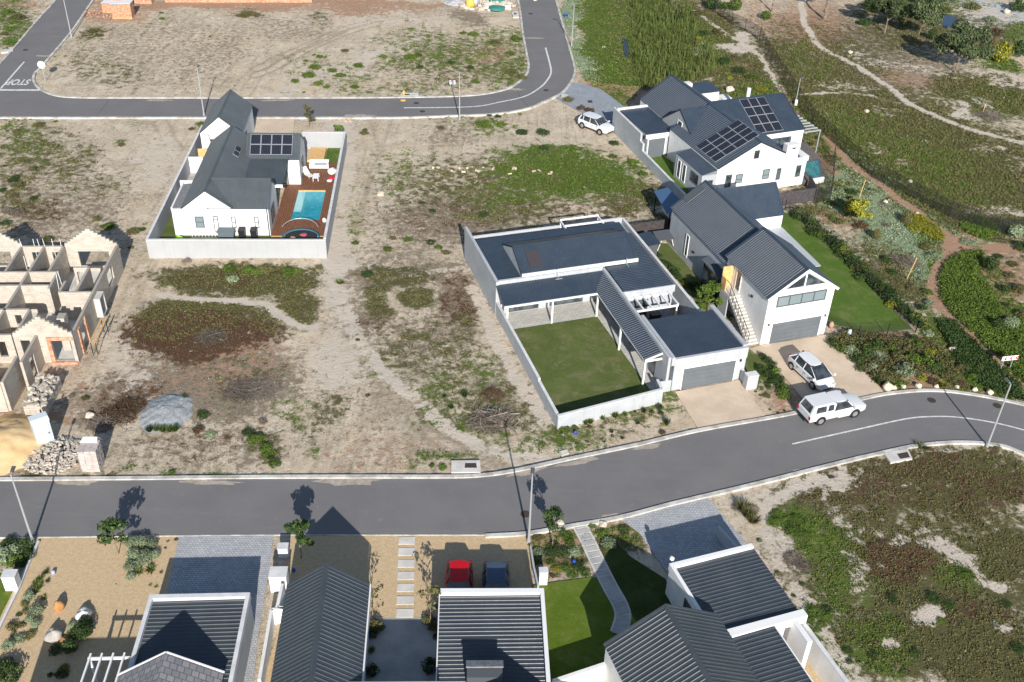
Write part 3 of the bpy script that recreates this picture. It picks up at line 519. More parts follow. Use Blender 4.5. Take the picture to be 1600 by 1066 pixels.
def line(pts, wd=0.12, z=0.036, lab=None, nm='road_marking'):
    return strip(nm, gpts(crom(pts)), -wd / 2, wd / 2, z - 0.003, z, M['paint'], None, 'structure', lab)
line([(1237.8,694.4),(1337.6,672),(1416,655),(1455.8,651.6),(1495,652.4),(1547.7,660),(1600,672.6),(1700,702)], 0.13, lab='white line on the bend of the lower street')
line([(631,169),(736,167.3),(781,160),(820,151),(844.7,136.6),(856.5,123.5),(861,113),(859,99.8),(852.5,75)], 0.22, lab='white line on the bend of the top street')
line([(-10,141),(20,141.2),(62,141.2)], 0.45, lab='white stop line at the junction')
line([(38,97),(1,139)], 0.22, lab='white centre line at the junction')
# painted word, read by traffic coming towards the junction
def text_mesh(name, body, size, mat, loc, rx, rz, sx=1.0, sy=1.0, parent=None, ext=0.0):
    cu = bpy.data.curves.new(name, 'FONT'); cu.offset = 0.025; cu.body = body; cu.size = size; cu.extrude = ext; cu.align_x = 'CENTER'; cu.align_y = 'CENTER'
    t = bpy.data.objects.new(name + '_src', cu); link(t); dg = bpy.context.evaluated_depsgraph_get(); dg.update()
    me = bpy.data.meshes.new_from_object(t.evaluated_get(dg)); bpy.data.objects.remove(t); bpy.data.curves.remove(cu)
    me.materials.clear(); me.materials.append(mat); o = bpy.data.objects.new(name, me); link(o)
    o.location = loc; o.rotation_euler = (rx, 0, rz); o.scale = (sx, sy, 1); o.parent = parent; return o
c = G(29, 128.5); d = G(40, 128.5) - G(18, 128.5)
st = text_mesh('road_lettering', 'STOP', 1.0, M['paint'], (c.x, c.y, 0.037), 0, PI + math.atan2(d.y, d.x) , 1.12, 2.5)
tag(st, 'word STOP painted in white on the top left road', None, None, 'structure')
def crack(pts, lab, wd=.05):
    q = random.Random(int(pts[0][0])); P_ = crom(pts, 5); P_ = [(p[0] + q.uniform(-1, 1) * .8, p[1] + q.uniform(-1, 1) * .5) for p in P_]
    strip('road_crack', gpts(P_), -wd / 2, wd / 2, .03, .0335, plain('tar_crack_fill', (.06, .058, .06), .8), None, 'structure', lab)
crack([(150,184),(158,172),(166,163),(170,156)], 'crack across the top street'); crack([(828,170),(815,155),(808,140)], 'crack at the top street bend')
drift = mottled('thin_sand_drift', (0.30, 0.265, 0.22), (0.42, 0.37, 0.31), 2.5, .95, fine=.3, bscale=12)
q_ = random.Random(21)
for i, (px, py, L__, w__) in enumerate(((120,755,3.2,.35),(330,754.5,4.5,.3),(540,753,5.5,.45),(820,738,3.0,.35),(905,722,3.4,.3),(1010,699,2.6,.3),(1300,640,2.2,.25),(1250,738,3.0,.3),(1345,716,2.6,.3),(950,808,2.4,.25),(430,157,5,.4),(250,157,4,.35),(560,181.5,5,.5),(800,140,3.5,.4),(70,88,2.5,.4),(835,60,3,.35))):
    c = G(px, py); e = G(px + 8, py + (0 if py < 200 or px < 760 else -1.6)); d = (e - c).normalized(); nn = Vector((-d.y, d.x, 0)); m = 14; P_ = []
    for k in range(m):
        a = 2 * PI * k / m; r_ = q_.uniform(.55, 1.15); P_.append(c + d * math.cos(a) * L__ / 2 * r_ + nn * math.sin(a) * w__ * r_)
    flat_poly('sand_drift', P_, .0345, drift, 'thin drift of sand on the street beside the kerb', world_pts=True)
# driveways and yards
flat_poly('driveway', [(1054.8,612.4),(1155.9,594),(1199.3,655.6),(1094.2,676)], 0.02, M['drive'], 'beige driveway in front of the middle house garage')
flat_poly('driveway', [(1170,545),(1187,540),(1293,523),(1340,567),(1384.5,617),(1337.6,627.5),(1268,642),(1235,600),(1215,578)], 0.022, M['drive'], 'beige driveway in front of the tall white garage house')
flat_poly('driveway', [(389,184.5),(460,184.8),(458,208),(385,208)], 0.02, M['drive'], 'beige driveway behind the pool house')
flat_poly('driveway', [(876,145.8),(893,129),(910,131),(938,139),(960,155),(983,173),(960,177),(953,200),(950,215),(935,200),(915,180),(868,154)], 0.02, M['pavers2'], 'blue grey paved driveway from the top bend')
flat_poly('driveway', [(279,838),(427,836),(424,870),(404,990),(395,1080),(200,1080),(262,925)], 0.022, M['pavers'], 'grey cobbled driveway of the left foreground garage')
flat_poly('driveway', [(968,808),(1049,787),(1103,775),(1168,850),(1190,930),(1060,945),(1046,900),(1000,835)], 0.022, M['pavers'], 'pale cobbled driveway of the right foreground garage')
flat_poly('gravel_garden', [(58,841),(279,838),(262,925),(200,1080),(-60,1080),(0,965),(30,905)], 0.016, M['gravel'], 'golden gravel garden in the lower left corner')
flat_poly('gravel_garden', [(455,838),(826,834),(832,925),(560,1000),(440,1000)], 0.016, M['gravel'], 'golden gravel forecourt between the foreground roofs')
flat_poly('gravel_strip', [(430,1000),(450,870),(455,838),(462,838),(445,1000),(420,1090),(405,1090)], 0.020, M['gravel'], 'narrow gravel strip beside the long gabled roof')
flat_poly('paved_courtyard', [(575,966),(690,966),(690,1090),(565,1090)], 0.024, M['slabgrey'], 'grey paved courtyard shaded between two foreground roofs')
flat_poly('lawn', [(832,915),(925,902),(960,905),(1000,985),(990,1090),(855,1090)], 0.03, M['lawnE'], 'deep green lawn between the foreground houses')
flat_poly('lawn', [(925,880),(945,830),(985,870),(1040,905),(1060,1000),(1000,990)], 0.022, M['lawnPaintedShade'], 'lawn strip with painted shade right of the slab path')
flat_poly('lawn', [(-60,1080),(-60,880),(30,905),(0,965)], 0.028, M['lawnE'], 'green lawn at the left edge')
flat_poly('lawn', [(1003,378),(1043,381),(1110,455),(1130,500),(1095,480),(1060,440)], 0.02, M['lawnB'], 'narrow lawn between the two right hand houses')
flat_poly('lawn', [(1214,331),(1240,334),(1300,389),(1425,515),(1360,520),(1296,506),(1290,480),(1217,357)], 0.03, M['lawnD'], 'bright lawn right of the tall white garage house')
flat_poly('lawn', [(1158,548),(1187,556),(1215,590),(1200,600),(1166,580)], 0.02, M['lawnB'], 'small lawn patch beside the beige driveway')
flat_poly('pond', [(1468,20),(1492,27),(1503,34),(1496,42),(1476,44),(1470,34)], 0.03, plain('dark_pond_water', (0.01, 0.025, 0.06), 0.1), 'small dark blue pond between the far trees')
flat_poly('pond', [(972,60),(980,62),(984,85),(978,92),(974,80)], 0.03, plain('dark_ditch_water', (0.01, 0.02, 0.03), 0.2), 'dark ditch water beside the reeds')
# catch-pit slabs and covers
def rect_slab(pts, name, lab, h, mat, cover=None, cat='drain'):
    r = thing(name, lab, cat, G(*pts[0])); inv = r.matrix_basis.inverted()
    W = [p - r.location for p in gpts(pts)]
    MB().slab([(p.x, p.y, h) for p in W], h + 0.05).build('slab', mat, r)
    if cover:
        C_ = [p - r.location for p in gpts(cover)]
        MB().slab([(p.x, p.y, h + 0.02) for p in C_], 0.03).build('cover', M['roadmetal'], r)
    return r
rect_slab([(705,740),(751,740),(750,721.5),(705,722)], 'drain_slab', 'concrete drain slab with brown cover on the near edge of the middle plot', 0.14, M['concrete'], [(726,733.5),(745,733.5),(744,726.5),(727,726.5)])
rect_slab([(1391,725),(1425,719),(1418,703.5),(1380,710)], 'drain_slab', 'concrete drain slab with brown cover on the lower right verge', 0.14, M['concrete'], [(1406,719.5),(1421,717),(1417,709),(1401,712)])
rect_slab([(626,152),(654,151.5),(654,146.5),(627,147)], 'drain_slab', 'concrete drain slab beside the yellow hydrant', 0.14, M['concrete'], [(629,150.5),(640,150.5),(640,148.8),(629,148.8)])
rect_slab([(802,28),(811,28),(809,20),(799,20)], 'drain_slab', 'white drain slab beside the upper road bend', 0.14, M['concrete'], [(803,24),(807,24),(807,22),(803,22)])
rect_slab([(2,84),(20,81),(22,75),(7,77)], 'drain_slab', 'white drain slab at the left verge of the junction road', 0.14, M['concrete'])
rect_slab([(878,713),(889,709),(886,703),(875,706)], 'drain_cover', 'small square drain cover in the verge near the middle house', 0.06, M['concrete'])
def manhole(px, py, lab, r=0.33, cat='manhole'):
    c = G(px, py); o = MB().tube([(0, 0, 0), (0, 0, 0.012)], r, 16).build('manhole_cover', M['roadmetal']); o.location = (c.x, c.y, 0.028)
    return tag(o, lab, cat)
for px, py, lab in ((1455.5,626,'brown manhole cover on the lower street left of the pole shadow'),(1558,634.5,'reddish manhole cover beside the lower right lamp post'),(650.5,161.7,'upper of two manhole covers near the drain slab'),(660,174.5,'lower of two manhole covers on the top street'),(829,22,'manhole cover near the far end of the right road'),(853,141.5,'manhole cover on the top right road bend'),(40,78.5,'manhole cover on the left junction road'),(821,804,'rust manhole beside the centre lamp post')):
    manhole(px, py, lab)
rect_slab([(1296,748),(1304,747),(1300,743),(1293,744)], 'drain_cover', 'small brown cover in the sand of the lower right verge', 0.05, M['roadmetal'])
rect_slab([(919,161),(926,161),(925,157.5),(918,157.5)], 'drain_cover', 'dark square cover in the blue grey paved driveway', 0.05, M['roadmetal'])
# stepping slabs
for i, py in enumerate((846, 863.5, 882, 901, 920, 940, 960)):
    x0 = 622.5 - 0.0 * i; F = G(621.5 - i * .35, py + 5); 
    a = G(622.5 - i * 0.6, py + 5.2); b = G(648 - i * 0.35, py + 5.2); dv = 0.62
    d = (b - a).normalized(); nn = Vector((-d.y, d.x, 0))
    o = MB().slab([a.xy.to_3d() + Vector((0, 0, .05)), b.xy.to_3d() + Vector((0, 0, .05)), b + nn * dv + Vector((0, 0, .05)), a + nn * dv + Vector((0, 0, .05))], .06).build('stepping_stone', M['concrete'])
    tag(o, ['nearest the street', 'second from the street', 'third from the street', 'middle', 'third from the courtyard', 'second from the courtyard', 'nearest the courtyard'][i] + ' stepping slab in the gravel forecourt', 'stepping stone', 'stepping slabs in the gravel forecourt')
PL = gpts(crom([(904, 819), (918, 845), (932, 875), (953, 917), (969, 946), (973, 966), (966, 990)], 4))
strip('garden_path', PL, -0.5, 0.5, -0.02, 0.045, M['concrete'], None, 'structure', 'slab path with pale edges across the foreground garden')
pathmb = MB(); D_ = []; tot = 0
for i in range(len(PL) - 1):
    a, b = PL[i], PL[i + 1]; L__ = (b - a).length; t = (-tot) % .52
    while t < L__:
        c = a.lerp(b, t / L__); d = (b - a).normalized(); nn = Vector((-d.y, d.x, 0)); e = Vector((0, 0, .07)); c = Vector((c.x, c.y, 0))
        pathmb.slab([c - nn * .38 + e, c + nn * .38 + e, c + nn * .38 + d * .42 + e, c - nn * .38 + d * .42 + e], .03); t += .52
    tot += L__
tag(pathmb.build('garden_path', M['slabgrey']), 'grey slabs set in the garden path', None, None, 'structure')
# ------------------------------------------------------------------ building helpers (all in the house's own u, v, z frame)
def gable(root, u0, u1, v0, v1, e, r, axis, rm, wm, oh=0.15, og=0.12, period=0.25, um=None, walls=True, name='roof', sheets=(0, 1), label=None):
    mb = MB()
    if axis == 'v': c0, c1, l0, l1 = u0, u1, v0, v1; T = lambda c, l, z: (c, l, z)
    else: c0, c1, l0, l1 = v0, v1, u0, u1; T = lambda c, l, z: (l, c, z)
    cm = (c0 + c1) / 2 if um is None else um
    la, lb = l0 - og, l1 + og
    for k, (cs, sg) in enumerate(((c0, -1), (c1, 1))):
        if k not in sheets: continue
        sl_ = (r - e) / abs(cm - cs); ze = e - sl_ * oh + 0.09; zr = r + 0.09
        mb.sheet(T(cs + sg * oh, la, ze), T(cs + sg * oh, lb, ze), T(cm, lb, zr), T(cm, la, zr), period)
    cap = 0.16
    for sg in (-1, 1):
        cs = c0 if sg < 0 else c1; s_ = (r - e) / abs(cm - cs)
        mb.slab([T(cm, la, r + .15), T(cm, lb, r + .15), T(cm + sg * cap, lb, r + .15 - s_ * cap), T(cm + sg * cap, la, r + .15 - s_ * cap)], .02)
        for l_ in (la, lb):                       # barge flashings
            w_ = 0.13 if l_ == la else -0.13
            ce = cs + sg * oh
            mb.slab([T(cm, l_, r + .145), T(cm, l_ + w_, r + .145), T(ce, l_ + w_, e - s_ * oh + .145), T(ce, l_, e - s_ * oh + .145)], .16)
    ro = mb.build(name, rm, root, label=label)
    if walls:
        w = MB(); n = [T(c0, l0, 0), T(c1, l0, 0), T(c1, l0, e), T(cm, l0, r), T(c0, l0, e)]; m = [T(c0, l1, 0), T(c1, l1, 0), T(c1, l1, e), T(cm, l1, r), T(c0, l1, e)]
        w.add(n + m, [(0, 1, 2, 3, 4), (9, 8, 7, 6, 5), (0, 5, 6, 1), (1, 6, 7, 2), (2, 7, 8, 3), (3, 8, 9, 4), (4, 9, 5, 0)])
        if axis == 'u': w.f = [f[::-1] for f in w.f]
        w.build('wall', wm, root)
    return ro
def window(root, face, a0, a1, z0, z1, at, nm='window', gm=None, fm=None, mull=(), hbar=(), fw=0.07):
    gm = gm or M['glass']; fm = fm or M['frame']; f = MB(); p = MB()
    s = -1 if face[0] == '-' else 1
    def B(mb, x0, x1, y0, y1, d0, d1):
        lo, hi = sorted((at + s * d0, at + s * d1))
        if face[1] == 'v': mb.box(x0, x1, lo, hi, y0, y1)
        else: mb.box(lo, hi, x0, x1, y0, y1)
    B(f, a0, a0 + fw, z0, z1, -.02, .06); B(f, a1 - fw, a1, z0, z1, -.02, .06); B(f, a0 + fw, a1 - fw, z0, z0 + fw, -.02, .06); B(f, a0 + fw, a1 - fw, z1 - fw, z1, -.02, .06)
    for t in mull: x = a0 + (a1 - a0) * t; B(f, x - fw / 2, x + fw / 2, z0 + fw, z1 - fw, -.02, .055)
    for t in hbar: z = z0 + (z1 - z0) * t; B(f, a0 + fw, a1 - fw, z - fw / 2, z + fw / 2, -.02, .05)
    B(p, a0 + fw * .6, a1 - fw * .6, z0 + fw * .6, z1 - fw * .6, -.01, .03)
    fo = f.build(nm, fm, root); p.build('pane', gm, fo); return fo
def panelmat():
    n = NT('solar_cells'); p = n.geo(True); w = n.n('ShaderNodeTexBrick'); n.l(p, w.inputs[0]); w.inputs['Scale'].default_value = 1; w.offset = 0
    w.inputs['Brick Width'].default_value = .17; w.inputs['Row Height'].default_value = .09; w.inputs['Mortar Size'].default_value = .006
    w.inputs['Color1'].default_value = (.010, .012, .02, 1); w.inputs['Color2'].default_value = (.014, .016, .028, 1); w.inputs['Mortar'].default_value = (.06, .065, .08, 1)
    n.col(w.outputs[0]).set(0.22, 0, 0.6); return n.m
M['cells'] = panelmat()
def solar(roof, o, ex, ey, nx, ny, w, h, gap=0.03, lift=0.14, skip=()):
    """array on a roof plane: o corner, ex / ey unit directions in the plane"""
    o, ex, ey = Vector(o), Vector(ex).normalized(), Vector(ey).normalized(); nn = ex.cross(ey); nn = nn if nn.z > 0 else -nn
    for j in range(ny):
        for i in range(nx):
            if (i, j) in skip: continue
            a = o + ex * (i * (w + gap)) + ey * (j * (h + gap)) + nn * lift
            q = [a, a + ex * w, a + ex * w + ey * h, a + ey * h]
            b = 0.035; a2 = a + ex * b + ey * b + nn * .006; q2 = [a2, a2 + ex * (w - 2 * b), a2 + ex * (w - 2 * b) + ey * (h - 2 * b), a2 + ey * (h - 2 * b)]
            MB().slab(q, .04, 0).slab(q2, .01, 1).build('solar_panel', [M['steel'], M['cells']], roof)
def mono(mb, u0, u1, v0, v1, z_v0, z_v1, period=.25, axis='v'):
    """mono-pitch sheet; axis = direction the ribs run; for 'v' heights at v0/v1, for 'u' heights at u0/u1"""
    if axis == 'v': return mb.sheet((u0, v0, z_v0), (u1, v0, z_v0), (u1, v1, z_v1), (u0, v1, z_v1), period)
    return mb.sheet((u0, v0, z_v0), (u0, v1, z_v0), (u1, v1, z_v1), (u1, v0, z_v1), period)
def bwall(name, label, F, segs, mat, cap=None, group=None):
    """free-standing garden wall: segs = (u0, v0, u1, v1, height[, thickness])"""
    r = fthing(name, label, 'wall', F, group); mb = MB(); cb = MB()
    for sg in segs:
        u0, v0, u1, v1, h = sg[:5]; t = (sg[5] if len(sg) > 5 else 0.22) / 2
        d = Vector((u1 - u0, v1 - v0, 0)).normalized(); n = Vector((-d.y, d.x, 0)) * t
        a, b = Vector((u0, v0, 0)), Vector((u1, v1, 0))
        mb.slab([a - n + Vector((0, 0, h)), b - n + Vector((0, 0, h)), b + n + Vector((0, 0, h)), a + n + Vector((0, 0, h))], h + .15)
        if cap:
            n2 = n * 1.12; e = Vector((0, 0, h + .035)); cb.slab([a - n2 + e, b - n2 + e, b + n2 + e, a + n2 + e], .033)
    mb.build('wall_panel', mat, r)
    if cap: cb.build('coping', cap, r)
    return r
def pergola(root, name, u0, u1, v0, v1, z, n, axis, mat, posts, w=0.1, label=None):
    f = MB()
    if axis == 'v':      # rafters along v
        f.box(u0, u1, v0, v0 + w, z - .16, z); f.box(u0, u1, v1 - w, v1, z - .16, z)
        for i in range(n): u = u0 + (u1 - u0 - w) * i / (n - 1); f.box(u, u + w, v0 + .002, v1 - .002, z - .02, z + .12)
    else:
        f.box(u0, u0 + w, v0, v1, z - .16, z); f.box(u1 - w, u1, v0, v1, z - .16, z)
        for i in range(n): v = v0 + (v1 - v0 - w) * i / (n - 1); f.box(u0 + .002, u1 - .002, v, v + w, z - .02, z + .12)
    o = f.build(name, mat, root, label=label)
    for (pu, pv) in posts: MB().box(pu - w / 2, pu + w / 2, pv - w / 2, pv + w / 2, 0, z - .161).build('post', mat, o)
    return o
W_, RA, RB, RE = M['white'], M['roofA'], M['roofB'], M['roofE']
# ================================================================== pool house (upper left)
A = Frame(234, 402, 4.0)
h = fthing('pool_house', 'white gabled house with charcoal roofs, solar panels, deck and blue pool', 'house', A)
ra = gable(h, 2.3, 7.1, 4.0, 18.6, 2.75, 4.6, 'v', RA, W_, 0.0, 0.03)
rb = gable(h, 4.7, 10.25, 4.02, 9.0, 2.75, 4.55, 'u', RA, W_, 0.05, 0.05, walls=False)
MB().add([(7.1, 4.02, 0), (10.2, 4.02, 0), (10.2, 4.02, 2.75), (7.1, 4.02, 2.75), (10.2, 9.0, 0), (10.2, 9.0, 2.75), (10.2, 6.51, 4.55), (7.1, 9, 0), (7.1, 9, 2.75)],
         [(0, 1, 2, 3), (1, 4, 5, 6, 2), (4, 7, 8, 5)]).build('wall', W_, h)
rc = gable(h, 6.6, 11.8, 14.4, 19.0, 2.85, 4.6, 'u', RA, W_, 0.06, 0.05)
fl = MB().sheet((7.0, 9.0, 2.78), (10.8, 9.0, 2.78), (10.8, 14.35, 2.98), (7.0, 14.35, 2.98), .25).box(6.9, 10.85, 8.93, 8.99, 2.6, 2.82).build('roof', RA, h, label='low flat section of charcoal roof between the two wings')
MB().box(7.1, 8.9, 9.0, 14.3, 0, 2.7).build('wall', W_, h)
MB().box(1.45, 2.3, 4.0, 9.2, 0, 2.72).build('wall', W_, h)
MB().slab([(1.6, 4.1, 2.80), (2.35, 4.1, 2.86), (2.35, 9.1, 2.86), (1.6, 9.1, 2.80)], .05).build('roof', M['tileroof'], h, label='narrow grey lean-to roof strip on the left side')
MB().box(1.43, 1.58, 3.98, 9.25, 2.6, 2.92).box(1.581, 2.3, 9.11, 9.25, 2.6, 2.92).build('parapet', M['trim'], h)
MB().box(7.0, 10.9, 8.86, 8.92, 2.55, 2.85).build('gutter', M['trim'], h)
MB().box(7.1, 11.75, 14.28, 14.34, 2.6, 2.86).build('gutter', M['trim'], h)
MB().box(10.05, 10.13, 3.94, 4.0, 0, 2.75).build('downpipe', M['darkmetal'], h)
window(h, '-v', 3.45, 4.25, 0.85, 2.0, 4.0, hbar=(.5,), gm=M['paleglass'])
window(h, '-v', 5.1, 5.55, 0.45, 2.05, 4.0, hbar=(.8,), gm=M['plastic'])
window(h, '-v', 6.75, 7.15, 0.85, 2.0, 4.0, hbar=(.5,), gm=M['plastic'])
window(h, '-v', 8.85, 9.25, 0.85, 2.0, 4.0, hbar=(.5,), gm=M['plastic'])
window(h, '+u', 5.0, 7.0, 0.6, 2.1, 10.2, mull=(.5,))
window(h, '-v', 9.2, 10.6, 0.2, 2.2, 14.4, nm='door', mull=(.5,), gm=M['paleglass'])
window(h, '+u', 15.2, 17.0, 0.2, 2.2, 11.8, nm='door', mull=(.5,))
sl_a = 1.75 / 2.3
ey = Vector((0, 2.3, 1.75)).normalized()
solar(rc, Vector((6.95, 14.75, 2.85 + .35 * sl_a * 1 + .07)), (1, 0, 0), ey, 4, 2, 1.02, 1.12)
d_ = Vector((-2.4, 0, 1.85)).normalized()
solar(ra, Vector((5.55, 13.1, 4.6 - .85 * .77 + .04)) , (0, 1, 0), d_ * -1, 2, 1, 1.0, .62)
# second building at the back
h2 = fthing('garage_building', 'small white gabled garage at the back of the pool house plot', 'house', A)
gable(h2, 0.75, 5.0, 21.0, 28.3, 2.8, 4.6, 'v', RA, W_, 0.08, 0.06)
window(h2, '-v', 1.7, 2.6, 1.85, 2.1, 21.0, gm=M['glass']); window(h2, '+u', 22.5, 23.6, 0.9, 2.0, 5.0)
MB().tube([(0.95, 20.93, 2.6), (1.6, 20.93, 2.55), (1.85, 20.93, 1.2), (1.9, 20.93, 0)], .035, 6).build('pipe', M['darkmetal'], h2)
bwall('boundary_wall', 'pale grey boundary wall around the pool house yard', A, [(0, 0, 15.8, 0.02, 1.8), (0, .13, 0, 25.3, 1.75, .2), (15.7, .13, 15.55, 23.6, 1.85), (11.0, 23.55, 15.43, 23.55, 1.85)], M['lgrey'], M['coping'])
bwall('yard_screen', 'short white yard wall left of the pool house, with bikes behind it', A, [(0.15, 17.3, 1.6, 17.3, 1.75)], W_)
bwall('yard_screen', 'low white wall and gate frame beside the narrow lean-to of the pool house', A, [(0.5, 11.6, 2.1, 11.6, 1.9, .15)], W_)
flat_poly('yard_paving', [A.w(u, v) for u, v in ((.15, 9), (2.3, 9), (2.3, 21), (.15, 25), )], .02, M['slabgrey'], 'paved side yard of the pool house', world_pts=True)
flat_poly('lawn', [A.w(u, v) for u, v in ((.12, .12), (15.6, .12), (15.6, 3.6), (10.2, 3.6), (10.2, 4.1), (1.5, 4.1), (1.5, 9), (.12, 9))], .015, M['lawnB'], 'lawn strip inside the pool house wall', world_pts=True)
flat_poly('lawn', [A.w(u, v) for u, v in ((13.6, 19.3), (15.5, 19.3), (15.5, 23.4), (13.6, 23.4))], .1, M['lawnD'], 'small lawn patch behind the pine platform', world_pts=True)
# deck with pool
dk = fthing('pool_deck', 'reddish brown timber deck around the blue pool', 'deck', A)
mb = MB()
px0, px1, py0, py1 = 11.7, 14.4, 6.85, 12.95
i = 0; v = 3.7
def board(u0, u1, v0, v1): mb.box(u0, u1, v0, v1, 0.03, 0.16)
u = 10.25
while u < 15.5:
    w_ = min(.19, 15.55 - u)
    if u + w_ < px0 or u > px1: board(u, u + w_ - .012, 3.7, 19.6)
    else: board(u, u + w_ - .012, 3.7, py0 - .02); board(u, u + w_ - .012, py1 + .18, 19.6)
    u += .2
mb.build('deck_boards', M['wood'], dk)
MB().box(px0, px1, py1 + .01, py1 + .17, .03, .175).build('edge_board', M['pine'], dk); MB().box(10.3, 15.5, 3.52, 3.69, .03, .17).build('edge_board', M['pine'], dk)
pm = MB().box(px0 - .08, px1 + .08, py0 - .1, py0, 0, .14).box(px0 - .1, px0, py0, py1, 0, .14).box(px1, px1 + .1, py0, py1, 0, .14)
pl = fthing('swimming_pool', 'rectangular turquoise swimming pool set in the brown deck', 'pool', A); pm.build('pool_rim', M['wood'], pl)
n = NT('pool_water'); p = n.geo(True); wv = n.noise(2.2, p, 6, 0.7, 1.2)
gy = n.n('ShaderNodeSeparateXYZ'); n.l(p, gy.inputs[0]); dp = n.ramp(gy.outputs[1], 12.6, 9.0)
n.col(n.mix(n.ramp(wv, .45, .7), n.mix(dp, (0.10, 0.44, 0.53), (0.018, 0.26, 0.34)), n.mix(dp, (0.18, 0.56, 0.63), (0.04, 0.37, 0.45)))).set(0.08, 0, 0.5); n.bump(wv, .12, .1); M['pool'] = n.m
MB().box(px0, px1, py0, py1, 0.0, .10).build('water', M['pool'], pl)
MB().box(px0 + .02, px0 + .75, 8.6, py1 - .02, 0.05, .106).build('shallow_ledge', plain('pool_ledge_water', (0.30, 0.60, 0.64), .1), pl)
flat_poly('deck_platform', [A.w(u, v) for u, v in ((11.85, 19.7), (13.55, 19.7), (13.55, 22.9), (11.85, 22.9))], .38, M['pine'], 'pine platform at the far end of the deck', 'platform', None, True, .38)
# outdoor furniture
s = thing('sofa', 'white outdoor sofa with grey cushion on the far deck', 'sofa', A.w(13.25, 18.3, .16), A.a)
MB().box(-1, 1, -.35, .45, .08, .38).box(-1, 1, .3, .5, .38, .75).box(-1, -.82, -.35, .3, .38, .6).box(.82, 1, -.35, .3, .38, .6).build('frame', M['plastic'], s)
MB().box(-.45, .75, -.3, .28, .385, .5).build('cushion', M['steel'], s)
s = thing('lounge_chair', 'white folding lounge chair left of the deck table', 'chair', A.w(12.3, 16.2, .16), A.a + .7)
MB().slab([(-.3, -.7, .3), (.3, -.7, .3), (.3, .1, .28), (-.3, .1, .28)], .05).build('seat', M['plastic'], s); MB().slab([(-.3, .1, .28), (.3, .1, .28), (.3, .7, .85), (-.3, .7, .85)], .05).build('backrest', M['plastic'], s)
for x, y in ((-.28, -.6), (.28, -.6), (-.28, .4), (.28, .4)): MB().box(x - .02, x + .02, y - .02, y + .02, 0, .26).build('leg', M['steel'], s)
s = thing('coffee_table', 'white slatted coffee table with a green plant on the deck', 'table', A.w(13.2, 15.6, .16), A.a)
m_ = MB()
for k in range(6): m_.box(-.3, .3, -.55 + k * .19, -.39 + k * .19, .36, .4)
m_.build('tabletop', M['plastic'], s)
for x, y in ((-.25, -.5), (.25, -.5), (-.25, .5), (.25, .5)): MB().box(x - .03, x + .03, y - .03, y + .03, 0, .358).build('leg', M['plastic'], s)
def blob(name, label, cat, loc, r, mat, sz=0.6, group=None, seed=0, rough=.12):
    """lumpy closed solid"""
    q = random.Random(seed); nu, nv = 14, 9; vs = []; fs = []
    for j in range(nv + 1):
        t = PI * j / nv
        for i in range(nu):
            a = 2 * PI * i / nu; k = 1 + rough * (math.sin(3 * a + seed) * math.sin(2 * t + seed) + q.uniform(-.5, .5) * (0 < j < nv))
            vs.append((r * k * math.sin(t) * math.cos(a), r * k * .9 * math.sin(t) * math.sin(a), r * sz * (math.cos(t) * k + .85)))
    for j in range(nv):
        for i in range(nu): fs.append((j * nu + i, (j + 1) * nu + i, (j + 1) * nu + (i + 1) % nu, j * nu + (i + 1) % nu))
    o = MB().add(vs, fs).build(name, mat, None, True); o.location = loc; o.rotation_euler.z = seed * 1.3
    return tag(o, label, cat, group)
blob('bean_bag', 'round white bean bag by the right wall of the deck', 'bean bag', A.w(14.7, 16.9, .16), .55, M['plastic'], .6, seed=1)
blob('cushion', 'red floor cushion in front of the white bean bag', 'cushion', A.w(14.75, 15.7, .16), .36, M['red'], .35, seed=2)
blob('cushion', 'white floor cushion beside the red cushion', 'cushion', A.w(14.6, 15.1, .16), .3, M['plastic'], .35, seed=3)
blob('planter', 'white round planter on the deck right of the pool', 'planter', A.w(14.95, 6.4, .16), .25, M['plastic'], .9, seed=4)
# trampoline
s = thing('trampoline', 'round black trampoline with turquoise edge pad at the corner of the yard', 'trampoline', A.w(13.15, 2.45, 0), A.a)
R_ = 1.75
mb = MB().tube([(0, 0, .62), (0, 0, .64)], R_ - .25, 32); mb.build('jumping_mat', M['cloth'], s)
vs = []; fs = []
for i in range(40):
    a = 2 * PI * i / 40
    for r_, z in ((R_ - .13, .66), (R_, .66), (R_, .58), (R_ - .13, .58)): vs.append((r_ * math.cos(a), r_ * math.sin(a), z))
for i in range(40):
    for k in range(4): fs.append((i * 4 + k, i * 4 + (k + 1) % 4, ((i + 1) % 40) * 4 + (k + 1) % 4, ((i + 1) % 40) * 4 + k))
MB().add(vs, [f[::-1] for f in fs]).build('edge_pad', plain('turquoise_pad', (.05, .20, .26), .6), s)
for i in range(6):
    a = 2 * PI * (i + .5) / 6; MB().tube([(R_ * math.cos(a), R_ * math.sin(a), 0), (R_ * math.cos(a), R_ * math.sin(a), .58)], .03).build('leg', M['steel'], s)
MB().tube([(R_ * math.cos(a), R_ * math.sin(a), z) for a, z in [(PI * (.1 + .8 * t / 8), 1.5 + .25 * math.sin(PI * t / 8)) for t in range(9)]], .03).build('safety_pole', M['steel'], s)
blob('cushion', 'pink cloth lying on the black trampoline', 'cloth', A.w(13.4, 3.0, .645), .35, plain('pink_cloth', (.5, .10, .14), .8), .15, seed=5)
blob('toy', 'tan toy on the left of the trampoline', 'toy', A.w(12.5, 2.2, .645), .3, plain('tan_toy', (.35, .24, .12), .8), .5, seed=6)
blob('toy', 'small tan toy near the middle of the trampoline', 'toy', A.w(13.3, 1.9, .645), .2, plain('tan_toy_small', (.35, .26, .16), .8), .5, seed=7)
